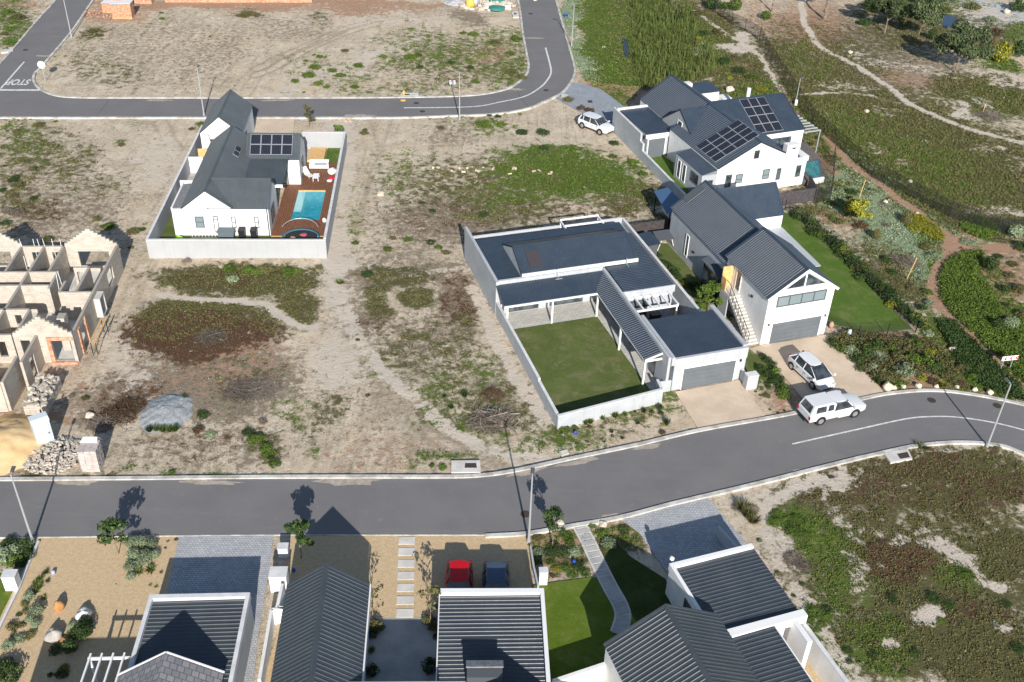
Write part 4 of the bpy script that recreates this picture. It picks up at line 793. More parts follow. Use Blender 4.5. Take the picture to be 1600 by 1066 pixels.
def bin_(label, loc, rz, w=.58, d=.7, hh=.95, mat=None, group=None):
    b = thing('wheelie_bin', label, 'bin', loc, rz, group); mat = mat or M['darkmetal']
    MB().add([(-w * .42, -d * .42, .06), (w * .42, -d * .42, .06), (w * .42, d * .42, .06), (-w * .42, d * .42, .06), (-w / 2, -d / 2, hh), (w / 2, -d / 2, hh), (w / 2, d / 2, hh), (-w / 2, d / 2, hh)], [(0, 3, 2, 1), (4, 5, 6, 7), (0, 1, 5, 4), (1, 2, 6, 5), (2, 3, 7, 6), (3, 0, 4, 7)]).build('bin_body', mat, b)
    MB().slab([(-w * .55, -d * .55, hh + .05), (w * .55, -d * .55, hh + .05), (w * .5, d * .5, hh + .12), (-w * .5, d * .5, hh + .12)], .05).build('lid', mat, b)
    for x in (-w * .4, w * .4): MB().tube([(x - .03, d * .42, .1), (x + .03, d * .42, .1)], .1, 10).build('wheel', M['tyre'], b)
bin_('large grey storage box against the pool house wall', A.w(6.3, 3.3, .015), A.a, 1.5, .8, .9, plain('slate_plastic', (.12, .15, .17), .6))
bin_('left dark bin of two against the pool house wall', A.w(7.7, 3.4, .015), A.a); bin_('right dark bin of two against the pool house wall', A.w(8.8, 3.4, .015), A.a)
s = thing('ladder', 'white ladder lying along the pool house wall', 'ladder', A.w(3.0, 3.35, .0), A.a); mb = MB().bar((0, 0, .12), (2.7, 0, .12), .05).bar((0, .0, .62), (2.7, .0, .62), .05)
for k in range(9): mb.bar((.15 + k * .3, 0, .14), (.15 + k * .3, 0, .6), .035)
mb.build('ladder_frame', M['plastic'], s)
blob('toy_car', 'lime green toy at the corner of the pool house', 'toy', A.w(2.0, 2.9, .015), .36, M['green'], .8, seed=8)
def bike(label, loc, rz, col):
    s = thing('bicycle', label, 'bicycle', loc, rz)
    for x in (-.5, .5):
        vs = [(x + .32 * math.cos(2 * PI * i / 16), 0, .34 + .32 * math.sin(2 * PI * i / 16)) for i in range(17)]
        MB().tube(vs, .03, 5, cap=False).build('wheel', M['tyre'], s)
    MB().bar((-.5, 0, .34), (-.15, 0, .75), .04).bar((-.15, 0, .75), (.4, 0, .72), .04).bar((.4, 0, .72), (0, 0, .34), .04).bar((0, 0, .34), (-.5, 0, .34), .03).bar((.4, 0, .85), (.5, 0, .34), .035).build('bike_frame', col, s)
    MB().box(-.27, -.03, -.06, .06, .78, .84).build('saddle', M['tyre'], s); MB().bar((.38, -.25, .9), (.38, .25, .9), .03).build('handlebar', M['steel'], s)
bike('left dark bicycle behind the short white yard wall', A.w(.75, 18.2, .02), A.a + .4, M['cloth']); bike('red bicycle behind the short white yard wall', A.w(1.5, 18.6, .02), A.a + 1.2, M['red'])
o = MB().box(-.8, .8, -.04, .04, 0, 1.6).box(-.05, .05, -.08, .0, 0, 1.75).build('pine_gate', M['pine']); o.location = A.w(1.4, 19.6, .02); o.rotation_euler.z = A.a; tag(o, 'pine gate between the garage and the pool house', 'gate')
# ================================================================== middle house with the L-shaped veranda
B = Frame(870, 670, 18.7)
h = fthing('veranda_house', 'pale grey house with dark blue roofs and L-shaped veranda around a lawn', 'house', B)
WG = M['wallgrey']
MB().box(0, 9.6, 15.7, 23.1, 0, 2.9).box(9.6, 14.2, 11.5, 23.1, 0, 2.88).build('wall', WG, h)
mb = MB(); mono(mb, .15, 14.0, 15.75, 22.9, 3.0, 3.05); mb.build('roof', RB, h, label='low dark blue roof around the raised gable')
mb = MB(); mono(mb, 9.75, 14.15, 11.5, 20.5, 3.12, 3.2, axis='u'); mb.build('roof', RB, h, label='dark blue roof with cross ribs over the right wing')
r3 = gable(h, 2.35, 12.7, 15.8, 21.1, 3.3, 4.5, 'u', RB, WG, 0.04, 0.05, um=18.5, label='raised dark blue gable roof with one skylight')
MB().box(2.3, 12.75, 15.62, 15.74, 3.2, 3.5).build('fascia', M['trim'], h)
MB().box(-.02, .22, 15.4, 25.2, 0, 3.25).box(.222, 9.45, 15.45, 15.66, 0, 3.28).box(9.4, 9.62, 2.0, 15.45, 0, 3.15).build('parapet', WG, h)
MB().slab([(3.2, 16.2, 3.3 + .4 * .444 + .19), (4.3, 16.2, 3.3 + .4 * .444 + .19), (4.3, 17.8, 3.3 + 2.0 * .444 + .19), (3.2, 17.8, 3.3 + 2.0 * .444 + .19)], .06).build('skylight', plain('skylight_glass', (.055, .05, .055), .3), r3)
mb = MB().bar((5.3, 15.2, 3.0), (5.3, 15.4, 3.7), .05).bar((5.0, 14.9, 3.05), (5.6, 14.9, 3.05), .05).bar((5.3, 14.9, 3.05), (5.3, 15.3, 3.1), .04); mb.build('aerial', M['steel'], h)
mb = MB().bar((11.6, 15.4, 3.2), (11.6, 15.5, 3.8), .05).bar((11.6, 15.0, 3.22), (11.6, 15.5, 3.25), .04).build('aerial', M['steel'], h)
# veranda roofs
va = MB(); va.sheet((-.02, 13.0, 2.42), (9.38, 13.0, 2.42), (9.38, 15.44, 2.92), (-.02, 15.44, 2.92), .25); va.build('veranda_roof', RB, h)
va = MB(); va.sheet((8.0, 3.1, 2.46), (8.0, 15.2, 2.46), (9.38, 15.2, 2.86), (9.38, 3.1, 2.86), .25); va.build('veranda_roof', RB, h)
MB().box(-.02, 8.3, 12.9, 13.0, 2.25, 2.4).build('fascia', M['trim'], h)
MB().box(8.0, 9.4, 2.98, 3.09, 2.3, 2.45).slab([(8.0, 3.0, 2.52), (9.38, 3.0, 2.92), (9.38, 3.08, 2.92), (8.0, 3.08, 2.52)], .14).build('fascia', M['trim'], h)
MB().box(8.02, 8.09, 3.1, 12.9, 2.24, 2.38).build('beam', M['trim'], h)
for pu, pv in ((.25, 13.05), (4.15, 13.05), (8.15, 13.05), (8.12, 8.0), (8.12, 3.2)): MB().box(pu - .07, pu + .07, pv - .07, pv + .07, 0, 2.24).build('post', M['trim'], h)
# garage
MB().box(9.95, 16.05, 1.95, 7.2, 0, 2.82).build('wall', WG, h)
MB().box(9.92, 16.08, 1.9, 2.12, 2.0, 2.98).box(9.66, 9.93, 1.9, 7.9, 2.4, 3.15).box(15.7, 16.08, 2.121, 7.9, 2.4, 3.12).build('parapet', WG, h)
mb = MB(); mono(mb, 9.95, 15.68, 2.15, 7.3, 2.95, 3.02); mb.build('roof', RB, h, label='dark blue garage roof')
def gdoor(root, a0, a1, z1, at, face='-v', recess=.0):
    d = MB(); s_ = 5
    for k in range(s_): d.box(a0, a1, at - .05, at + .03, z1 * k / s_ + .008, z1 * (k + 1) / s_ - .008)
    d.box(a0 + .001, a1 - .001, at - .035, at + .02, 0, z1)
    o = d.build('garage_door', M['garagedoor'], root)
    MB().box(a0 - .08, a0, at - .06, at + .02, 0, z1 + .08).box(a1, a1 + .08, at - .06, at + .02, 0, z1 + .08).box(a0, a1, at - .06, at + .02, z1, z1 + .08).build('door_frame', M['trim'], o)
gdoor(h, 10.75, 15.15, 1.95, 1.93)
MB().box(15.5, 15.62, 1.82, 1.9, 1.75, 1.95).build('wall_light', M['darkmetal'], h); MB().box(9.58, 9.65, 3.0, 3.3, 1.4, 1.55).build('wall_vent', M['darkmetal'], h)
window(h, '-u', 3.8, 4.8, 0.1, 2.1, 9.4, nm='door', gm=M['glass']); window(h, '-u', 6.0, 8.6, 0.1, 2.1, 9.4, nm='door', mull=(.5,)); window(h, '-u', 10.2, 12.8, 0.1, 2.1, 9.4, nm='door', mull=(.5,))
window(h, '-v', 1.0, 3.8, 0.1, 2.1, 15.45, nm='door', mull=(.33, .66)); window(h, '-v', 4.8, 7.8, 0.1, 2.1, 15.45, nm='door', mull=(.33, .66))
window(h, '-v', 10.2, 12.0, 0.1, 2.1, 11.5, nm='door', mull=(.5,))
MB().box(9.6, 14.3, 11.38, 11.48, 2.5, 3.16).build('fascia', WG, h)
pergola(h, 'pergola', 9.75, 13.7, 9.3, 11.3, 2.6, 6, 'v', M['trim'], ((13.6, 9.4), (9.85, 9.4)))
pergola(h, 'pergola', 9.0, 12.8, 22.5, 25.0, 2.8, 3, 'u', M['trim'], ((9.05, 22.6), (12.75, 22.6), (9.05, 24.9), (12.75, 24.9)), label='white pergola frame at the back of the middle house')
bwall('garden_wall', 'low pale grey wall around the veranda lawn', B, [(.1, 4.4, .1, 15.4, 1.3, .2), (.1, .1, .1, 4.4, 1.1, .2), (0, 0, 8.65, .9, 1.2, .2), (8.6, .95, 8.75, 2.1, 1.2, .2), (8.86, 2.05, 9.9, 2.05, .9, .16)], WG, M['coping'])
bwall('garden_wall', 'tall pale grey wall behind and right of the middle house', B, [(15.3, 7.95, 15.3, 25.0, 2.2), (.3, 25.0, 15.19, 25.0, 2.2)], WG, M['coping'])
bwall('letterbox_pillar', 'pale grey letterbox pillar right of the beige driveway', B, [(15.85, .9, 15.85, 1.9, .95, .18), (15.55, .75, 16.5, .75, 1.25, .55)], WG, M['coping'])
flat_poly('lawn', [B.w(u, v) for u, v in ((.2, .15), (8.5, 1.05), (8.4, 2.6), (8.2, 13.0), (.2, 13.0))], .022, M['lawnB'], 'green lawn inside the veranda wall', world_pts=True)
flat_poly('patio', [B.w(u, v) for u, v in ((.2, 13.0), (8.2, 13.0), (8.42, 2.6), (8.7, 2.15), (9.5, 2.15), (9.5, 15.5), (.2, 15.5))], .03, M['patio'], 'pale patio paving under the veranda', world_pts=True)
flat_poly('patio', [B.w(u, v) for u, v in ((9.6, 7.2), (15.2, 7.2), (15.2, 11.5), (9.6, 11.5))], .03, M['slabgrey'], 'courtyard behind the garage', world_pts=True)
flat_poly('patio', [B.w(u, v) for u, v in ((.3, 23.1), (15.2, 23.1), (15.2, 24.9), (.3, 24.9))], .03, M['slabgrey'], 'paved yard behind the middle house', world_pts=True)
s = thing('gas_braai', 'dark barbecue under the courtyard pergola', 'barbecue', B.w(12.4, 10.6, .03), B.a); MB().box(-.4, .4, -.25, .25, .1, .9).build('cabinet', M['cloth'], s); MB().box(-.42, .42, -.27, .27, .905, 1.1).build('hood', M['darkmetal'], s)
# shed and drying rack in the strip behind
s = thing('garden_shed', 'small grey shed with dark sheet roof behind the middle house wall', 'shed', B.w(16.4, 21.6, 0), B.a + .1)
MB().box(-.7, .7, -.8, .8, 0, 1.5).build('wall', M['frame'], s); MB().sheet((-.9, -1, 1.55), (.9, -1, 1.55), (.9, 1, 1.75), (-.9, 1, 1.75), .2).build('roof', RB, s)
s = thing('drying_rack', 'white legged rack with dark cloths by the brown back fence', 'rack', B.w(18.6, 22.6, 0), B.a)
MB().slab([(-.9, -.7, 1.1), (.9, -.7, 1.1), (.9, .7, 1.35), (-.9, .7, 1.35)], .05).build('cloth', M['frame'], s)
for x, y in ((-.85, -.65), (.85, -.65), (-.85, .65), (.85, .65)): MB().bar((x, y, 0), (x * .6, y, 1.1), .05).build('leg', M['trim'], s)
bwall('board_fence', 'dark board fence closing the strip behind the middle house', B, [(15.5, 24.9, 20.6, 24.9, 1.5, .1)], mottled('dark_fence_boards', (.045, .04, .042), (.075, .065, .065), 4, .8))
# ================================================================== tall white garage house
D = Frame(1187, 539, 19.5)
h = fthing('garage_house', 'tall white house with garage door, outside stair and dark blue gable roofs', 'house', D)
MB().add([(0, 0, 0), (6.05, 0, 0), (6.05, 0, 4.6), (3.03, 0, 6.7), (0, 0, 4.6), (0, 6.8, 0), (6.05, 6.8, 0), (6.05, 6.8, 4.6), (3.03, 6.8, 6.7), (0, 6.8, 4.6)],
         [(0, 1, 2, 3, 4), (9, 8, 7, 6, 5), (0, 5, 6, 1), (1, 6, 7, 2), (2, 7, 8, 3), (3, 8, 9, 4), (4, 9, 5, 0)]).build('wall', W_, h)
rg = gable(h, 0, 6.05, 0, 6.8, 4.6, 6.7, 'v', RB, W_, .22, .18, walls=False, period=.26, label='dark blue roof over the garage block')
f = MB()
for sg in (-1, 1):
    a = Vector((3.03, -.2, 6.83)); b = Vector((3.03 + sg * 3.28, -.2, 4.55)); f.slab([a, b, b + Vector((0, -.04, 0)), a + Vector((0, -.04, 0))], .22)
f.build('fascia', M['trim'], h)
# glazed gable triangle and ribbon window
g = MB(); g.add([(.9, -.03, 5.0), (5.15, -.03, 5.0), (3.03, -.03, 6.42), (.9, .02, 5.0), (5.15, .02, 5.0), (3.03, .02, 6.42)], [(0, 1, 2), (5, 4, 3), (0, 3, 4, 1), (1, 4, 5, 2), (2, 5, 3, 0)])
go = MB().bar((.85, -.05, 4.98), (5.2, -.05, 4.98), .08, .07).bar((3.03, -.05, 5.0), (3.03, -.05, 6.4), .12, .08).bar((.9, -.06, 5.12), (5.15, -.06, 5.12), .06, .06).build('window', M['trim'], h); g.build('pane', M['glass'], go)
window(h, '-v', .8, 5.3, 3.5, 4.5, 0, mull=(.25, .5, .75), gm=M['paleglass'], fw=.09)
gdoor(h, .8, 5.35, 1.95, -.02)
for x in (.45, 5.7): MB().box(x - .05, x + .05, -.1, -.01, 1.8, 2.0).build('wall_light', M['darkmetal'], h)
MB().box(-.1, 0, 2.2, 2.4, 3.2, 3.4).build('wall_light', M['darkmetal'], h)
MB().box(-.06, .04, .05, 6.75, 4.42, 4.56).build('gutter', M['darkmetal'], h)
# mid block and east wing
gable(h, 0.0, 6.2, 6.9, 17.4, 3.8, 6.0, 'v', RB, W_, .18, .15, period=.26, label='long dark blue roof of the rear block')
MB().box(-.02, .0, 6.9, 17.4, 0, 3.7).build('wall', WG, h, label='pale grey side wall')
gable(h, 3.1, 9.3, 13.4, 18.0, 3.8, 5.95, 'u', RB, W_, .1, .1, um=15.6, period=.26, label='dark blue roof of the rear right wing')
MB().slab([(.9, 16.4, 3.8 + .9 * .71 + .22), (.9, 17.45, 3.8 + .9 * .71 + .22), (2.5, 17.45, 3.8 + 2.5 * .71 + .22), (2.5, 16.4, 3.8 + 2.5 * .71 + .22)], .05).build('skylight', M['frame'], h)
mb = MB(); mb.sheet((6.25, 6.6, 2.25), (9.4, 6.6, 2.25), (9.4, 13.35, 2.5), (6.25, 13.35, 2.5), .4); mb.build('canopy_roof', plain('polycarbonate_sheet', (.42, .45, .48), .4), h)
for pu, pv in ((9.2, 6.8), (9.2, 10.0)): MB().box(pu - .05, pu + .05, pv - .05, pv + .05, 0, 2.2).build('post', M['darkmetal'], h)
window(h, '-u', 13.5, 14.1, .6, 2.8, -.02, gm=M['glass'], fm=M['trim'])
MB().box(-.1, -.02, 12.3, 12.6, 1.7, 1.85).build('wall_vent', M['darkmetal'], h)
# glazed bay with its blue lean-to roof
MB().box(-.45, -.02, 6.95, 9.6, 0, 2.55).build('bay', M['glass'], h); MB().box(-.52, -.455, 6.9, 7.0, 0, 2.6).box(-.52, -.455, 9.5, 9.62, 0, 2.6).box(-.52, -.455, 7.0, 9.5, 2.45, 2.6).build('bay_frame', M['darkmetal'], h)
MB().sheet((-.75, 6.2, 2.66), (-.75, 9.7, 2.66), (-.03, 9.7, 2.95), (-.03, 6.2, 2.95), .2).build('roof', RB, h, label='small ribbed blue roof over the glazed bay')
# stair
st_ = MB()
nst = 15
for k in range(nst):
    z = 2.4 * (k + 1) / nst; st_.box(-1.0, -.03, .2 + k * .27, .2 + (k + 1) * .27, max(0, z - .36), z)
st_.box(-1.0, -.03, .2 + nst * .27, 5.6, 2.1, 2.4)
so = st_.build('staircase', M['concrete'], h)
MB().box(-1.0, -.9, 4.25, 5.6, 0, 2.1).build('support_wall', WG, so)
r_ = MB()
for k in range(0, nst + 1, 2): r_.bar((-.96, .3 + k * .27, 2.4 * k / nst + .1), (-.96, .3 + k * .27, 2.4 * k / nst + 1.05), .03)
r_.bar((-.96, .3, 1.05), (-.96, .3 + 15 * .27, 3.45), .04).bar((-.96, 4.3, 3.45), (-.96, 5.5, 3.45), .04).bar((-.96, 5.5, 2.4), (-.96, 5.5, 3.45), .03).bar((-.96, .3, .6), (-.96, 4.3, 2.95), .025)
r_.build('handrail', M['darkmetal'], so)
MB().box(-1.0, -.05, 5.62, 5.7, 2.1, 4.3).box(-1.02, -.94, 4.9, 5.61, 2.4, 3.5).build('timber_screen', M['pine'], h)
window(h, '-u', 4.25, 5.05, 2.42, 4.35, 0, nm='door', gm=M['glass'], fm=M['trim'])
# blue grey lean-to carport at the rear left
s = fthing('lean_to_roof', 'blue sheet lean-to roof behind the tall white house', 'lean-to', D)
MB().slab([(.35, 19.0, 2.3), (2.6, 19.0, 2.5), (2.6, 23.6, 2.5), (1.1, 23.6, 2.3)], .08).build('roof', plain('blue_sheeting', (.06, .12, .22), .4), s)
for pu, pv in ((.8, 19.2), (2.4, 19.2), (1.3, 23.4), (2.4, 23.4)): MB().box(pu - .05, pu + .05, pv - .05, pv + .05, 0, 2.2).build('post', M['darkmetal'], s)
MB().box(2.2, 2.6, 18.0, 23.5, 0, 2.2).build('wall', W_, s)
# ================================================================== top right house
C_ = Frame(956.8, 203.3, 22.0)
h = fthing('solar_house', 'large white house with crossed dark blue gables and two solar arrays', 'house', C_)
r1 = gable(h, 3.75, 11.2, -8.4, .9, 3.0, 5.4, 'v', RB, W_, .1, .1, period=.34, label='far left dark blue roof')
r2 = gable(h, 2.7, 11.9, -18.5, -8.3, 3.15, 5.45, 'v', RB, W_, .05, .12, period=.34, label='near dark blue gable roof with solar panels')
gable(h, 3.6, 7.4, -12.2, -4.9, 3.0, 5.35, 'u', RB, M['lgrey'], .05, .06, um=-8.4, period=.34, label='dark blue roof of the left facing gable')
r4 = gable(h, 7.4, 16.9, -12.6, -2.8, 3.2, 5.4, 'u', RB, W_, .1, .08, um=-7.7, period=.34, label='far right dark blue roof with solar panels')
ey = Vector((0, 4.9, 2.2)).normalized()
solar(r4, Vector((11.1, -12.45, 3.2 + .15 * .45 + .09)), (1, 0, 0), ey, 3, 4, 1.05, 1.22, lift=.06)
ex = Vector((0, -1, 0)); ey2 = Vector((4.6, 0, 2.3)).normalized()
solar(r2, Vector((2.95, -13.4, 3.15 + .25 * .5 + .09)), ex, ey2, 4, 4, 1.0, 1.3, lift=.06)
window(h, '-v', 6.75, 7.35, 3.7, 4.6, -18.5); window(h, '-v', 3.8, 4.5, .9, 2.3, -18.5); window(h, '-v', 5.0, 5.8, 1.2, 2.2, -18.5, gm=M['paleglass'], hbar=(.4,)); window(h, '-v', 8.2, 9.0, 1.2, 2.3, -18.5, gm=M['paleglass'], hbar=(.4,))
MB().box(9.4, 13.25, -18.7, -15.0, 0, 3.0).box(12.6, 13.4, -18.75, -15.2, 2.7, 3.25).build('wall', W_, h)
MB().box(9.6, 12.6, -18.3, -15.2, 3.0, 3.1).build('roof', RB, h, label='flat dark roof beside the chimney')
ch = MB().box(10.5, 11.95, -18.74, -18.0, 2.6, 4.75).build('chimney', W_, h); MB().box(11.1, 11.5, -18.78, -18.74, 4.3, 4.45).build('vent', M['darkmetal'], ch)
window(h, '-v', 9.75, 10.25, 1.0, 2.3, -18.7); window(h, '-v', 12.1, 12.7, 1.0, 2.3, -18.7)
window(h, '-u', -9.2, -8.2, 3.0, 4.2, 3.6, fm=M['trim']); window(h, '-v', 11.9, 15.4, .2, 2.6, -12.6, nm='door', mull=(.33, .66))
MB().box(1.0, 2.7, -18.5, -13.0, 0, 2.6).build('wall', WG, h); MB().sheet((1.0, -18.4, 2.66), (1.0, -13.0, 2.66), (2.7, -13.0, 3.0), (2.7, -18.4, 3.0), .22).build('roof', RB, h, label='narrow dark lean-to roof on the left side')
for a in (-13.9, -15.0): window(h, '-u', a - .35, a + .35, .3, 2.3, 1.0, fm=M['trim'])
window(h, '-u', -17.9, -16.4, 1.2, 2.3, 1.0); window(h, '-v', 1.5, 2.3, .9, 2.0, -18.5)
MB().box(.2, 3.9, -8.0, -.9, 0, 2.6).build('wall', WG, h); mb = MB(); mono(mb, .2, 3.75, -7.9, -1.0, 2.7, 2.78); mb.build('roof', RB, h, label='flat dark roof over the left garage')
MB().box(-.05, 3.8, -1.0, -.8, 2.3, 3.0).build('parapet', M['trim'], h); MB().box(-.05, 3.9, -8.12, -8.0, 2.35, 2.75).build('fascia', M['trim'], h)
gdoor(h, .35, 2.35, 2.2, -8.05); window(h, '-v', 2.75, 3.55, .05, 2.2, -8.0, nm='door', gm=M['glass'])
MB().box(11.3, 14.2, .9, 3.6, 0, 2.8).box(14.2, 15.4, -.2, 1.2, 0, 2.2).build('wall', W_, h); MB().slab([(11.2, .6, 2.95), (14.3, .6, 2.95), (14.3, 3.7, 3.0), (11.2, 3.7, 3.0)], .1).build('roof', RB, h, label='small flat dark roof at the back')
MB().box(9.6, 10.6, 1.2, 2.0, 0, 4.0).build('chimney', W_, h); MB().tube([(13.6, -5.9, 4.4), (13.6, -5.9, 5.75)], .22, 10).build('flue', M['trim'], h)
pergola(h, 'pergola', 16.95, 18.9, -13.0, -8.0, 2.95, 8, 'u', M['steel'], ((18.85, -12.9), (18.85, -8.1)))
bwall('garden_wall', 'tall pale grey wall stepping down along the left of the top right house', C_, [(0, -.02, -.35, -7.6, 2.75), (-.35, -7.62, -.4, -8.4, 1.9), (-.4, -8.42, -1.05, -19.5, 1.1)], WG, M['coping'])
flat_poly('lawn', [C_.w(u, v) for u, v in ((-.2, -8.1), (2.4, -8.1), (2.6, -10), (1.0, -13), (1.0, -19), (-.9, -19))], .02, M['lawnD'], 'small lawn beside the top right house', world_pts=True)
dk = fthing('pool_terrace', 'raised grey terrace with a teal pool right of the top right house', 'terrace', C_)
tp = [(13.3, -19.0), (14.1, -19.1), (14.1, -15.0), (18.0, -15.0), (18.4, -13.0), (19.2, -11.0), (17.0, -9.0), (16.9, -12.5), (13.3, -12.6)]
MB().prism([(13.3, -12.7), (13.3, -19.0), (14.3, -19.0), (14.3, -14.9), (18.2, -14.9), (19.2, -10.5), (16.9, -8.6), (16.9, -12.7)], 0, .5).build('deck', mottled('weathered_grey_deck', (.12, .105, .10), (.17, .15, .14), 3, .8), dk)
MB().box(14.3, 15.7, -19.1, -18.9, 0, .62).build('pool_wall', W_, dk); MB().prism([(14.3, -18.9), (15.7, -18.9), (18.1, -14.9), (14.3, -14.9)], 0, .56).build('pool_rim', M['frame'], dk)
MB().prism([(14.55, -18.6), (15.5, -18.6), (17.5, -15.2), (14.55, -15.2)], .4, .575).build('water', mottled('teal_pool_water', (.03, .17, .16), (.06, .26, .25), 1.5, .1, spec=.6), dk)
bwall('board_fence', 'dark grey board fence in front of the top right house', C_, [(3.0, -22.3, 12.5, -22.3, 1.45, .1), (12.5, -22.3, 13.6, -19.3, 1.3, .1)], mottled('charcoal_fence_boards', (.055, .05, .055), (.085, .075, .08), 4, .8))
# ================================================================== foreground roofs
def parapet_block(name, label, F, u1, v0, hgt, rm, fr=(True, True, True), front=.28, side=.22, drop=.12, ribs='u', wm=None):
    h = fthing(name, label, 'house', F)
    wm = wm or W_
    MB().box(.04, u1 - .04, v0, -.04, 0, hgt - .55).build('wall', wm, h)
    pm_ = MB().box(0, u1, -front, 0, hgt - .5, hgt)
    if fr[0]: pm_.box(0, side, v0, -front - .002, hgt - .5, hgt)
    if fr[1]: pm_.box(u1 - side, u1, v0, -front - .002, hgt - .5, hgt)
    pm_.build('parapet', M['coping'] if wm is WG else M['trim'], h)
    a, b = (side if fr[0] else -.05), (u1 - side if fr[1] else u1 + .05)
    mb = MB(); mono(mb, a, b, v0, -front - .02, hgt - .16 - drop, hgt - .10 - drop, .27, ribs); ro = mb.build('roof', rm, h)
    return h, ro
E1 = Frame(233.8, 929, 4.3, 2.65)
h, ro = parapet_block('garage_block', 'flat roofed garage with pale parapet in the lower left', E1, 5.55, -6.6, 2.65, RE, wm=WG)
h = fthing('tiled_house', 'grey tiled gable roof at the bottom left edge', 'house', E1)
q = E1.uv(258.7, 1025.6, 4.6); l = E1.uv(194, 1058, 3.0); r = E1.uv(349, 1058, 3.0)
um, vm = q[0], q[1]; hw = (r[0] - l[0]) / 2
n_ = MB()
MB().add([(um - hw, vm, 0), (um + hw, vm, 0), (um + hw, vm, 3.0), (um, vm, 4.6), (um - hw, vm, 3.0), (um - hw, vm - 8, 0), (um + hw, vm - 8, 0), (um + hw, vm - 8, 3.0), (um, vm - 8, 4.6), (um - hw, vm - 8, 3.0)],
         [(4, 3, 2, 1, 0), (5, 6, 7, 8, 9), (1, 6, 5, 0), (2, 7, 6, 1), (3, 8, 7, 2), (4, 9, 8, 3), (0, 5, 9, 4)]).build('wall', W_, h)
tr = paving('slate_roof_tiles', (.20, .20, .215), (.27, .27, .28), (.10, .10, .11), .02, -4.3, .33, .36)
for sg in (-1, 1): MB().slab([(um, vm + .12, 4.72), (um, vm - 8, 4.72), (um + sg * (hw + .15), vm - 8, 3.06 - .06), (um + sg * (hw + .15), vm + .12, 3.06 - .06)], .08).build('roof', tr, h)
b_ = MB()
for sg in (-1, 1): b_.bar((um, vm + .17, 4.68), (um + sg * (hw + .16), vm + .17, 2.98), .08, .14)
b_.build('barge_board', M['trim'], h)
w0 = E1.uv(60, 1060, 2.9)
gable(h, w0[0] - 1.0, um - hw - .1, vm - 6.8, vm - 1.6, 2.6, 4.5, 'u', RE, W_, .15, .1, label='dark sheet roof wing at the lower left edge')
pg = fthing('pergola', 'white slatted pergola left of the lower left garage', 'pergola', E1)
a = E1.uv(137, 1026, 2.5); b = E1.uv(203, 1026, 2.5)
m_ = MB().box(a[0], b[0], a[1] - .1, a[1], 2.3, 2.45)
for k in range(4): u = a[0] + (b[0] - a[0] - .1) * (k + .15) / 3.6; m_.box(u, u + .09, a[1] - 1.9, a[1] + .15, 2.46, 2.58)
m_.build('slats', M['trim'], pg); MB().box(a[0] + .05, a[0] + .17, a[1] - .12, a[1] + .0, 0, 2.3).build('post', M['trim'], pg)
# gabled roof
E2 = Frame(451, 914.7, 4.0, 3.0)
h = fthing('gabled_house', 'long slate coloured gabled roof in the lower centre left', 'house', E2)
q = E2.uv(574.7, 914.7, 3.0)
gable(h, 0, q[0], -10.5, -.1, 3.0, 4.6, 'v', RE, W_, .1, .08, .27)
MB().box(q[0] + .11, q[0] + .19, -10.5, 0, 2.82, 2.98).build('gutter', M['trim'], h)
# flat roof with the two cars
E3 = Frame(687.6, 919.4, 2.9, 2.9)
q = E3.uv(849.9, 918.7, 2.9)
h, ro = parapet_block('flat_roofed_house', 'flat slate roof with white parapet and chimney box in the lower centre', E3, q[0], -9.5, 2.9, RE, fr=(False, True, True), front=.32)
MB().box(-.06, .0, -9.5, -.33, 2.35, 2.78).build('fascia', M['trim'], h)
cz = E3.uv(729.6, 1031.6, 3.9); c2 = E3.uv(784.8, 1031.6, 3.9)
cb = MB().box(cz[0], c2[0], cz[1] - 1.0, cz[1], 2.6, 3.8).build('chimney', M['frame'], h)
MB().slab([(cz[0] - .05, cz[1] + .05, 3.82), (c2[0] + .05, cz[1] + .05, 3.82), (c2[0] + .05, cz[1] - .45, 3.95), (cz[0] - .05, cz[1] - .45, 3.95)], .08).build('cap', M['tileroof'], cb)
h = thing('courtyard_house', 'pale block closing the shaded courtyard at the bottom edge', 'house', E3.o, E3.a)
MB().box(-4.6, .2, -12.5, -6.7, 0, 3.5).build('wall', WG, h)
gable(h, .3, 7.4, -20, -9.4, 3.2, 5.2, 'v', RE, W_, .1, .1)
# right foreground house
E4 = Frame(1045.6, 880.6, 20.0, 2.58)
q = E4.uv(1174.3, 849, 2.58); q2 = E4.uv(1252.2, 958, 2.58); q3 = E4.uv(1128.3, 990.9, 2.58)
L4 = q3[1]
h, ro = parapet_block('garage_block', 'flat roofed garage with white parapet in the lower right foreground', E4, q[0], L4 + .2, 2.58, RE, fr=(True, False, True), front=.26)
MB().box(q3[0], q[0] + .25, L4 - .3, L4 + .2, 2.0, 2.6).build('parapet', M['trim'], h)
MB().box(q[0] - .75, q[0] - .45, L4 - 1.9, L4 - .301, 0, 2.55).build('column', M['trim'], h)
blob('light_dome', 'white dome light on the corner of the right foreground garage', 'lamp', E4.w(.35, .35, 2.4), .16, M['plastic'], 1.0, seed=9)
window(h, '-u', -3.3, -2.2, .9, 2.0, .04)
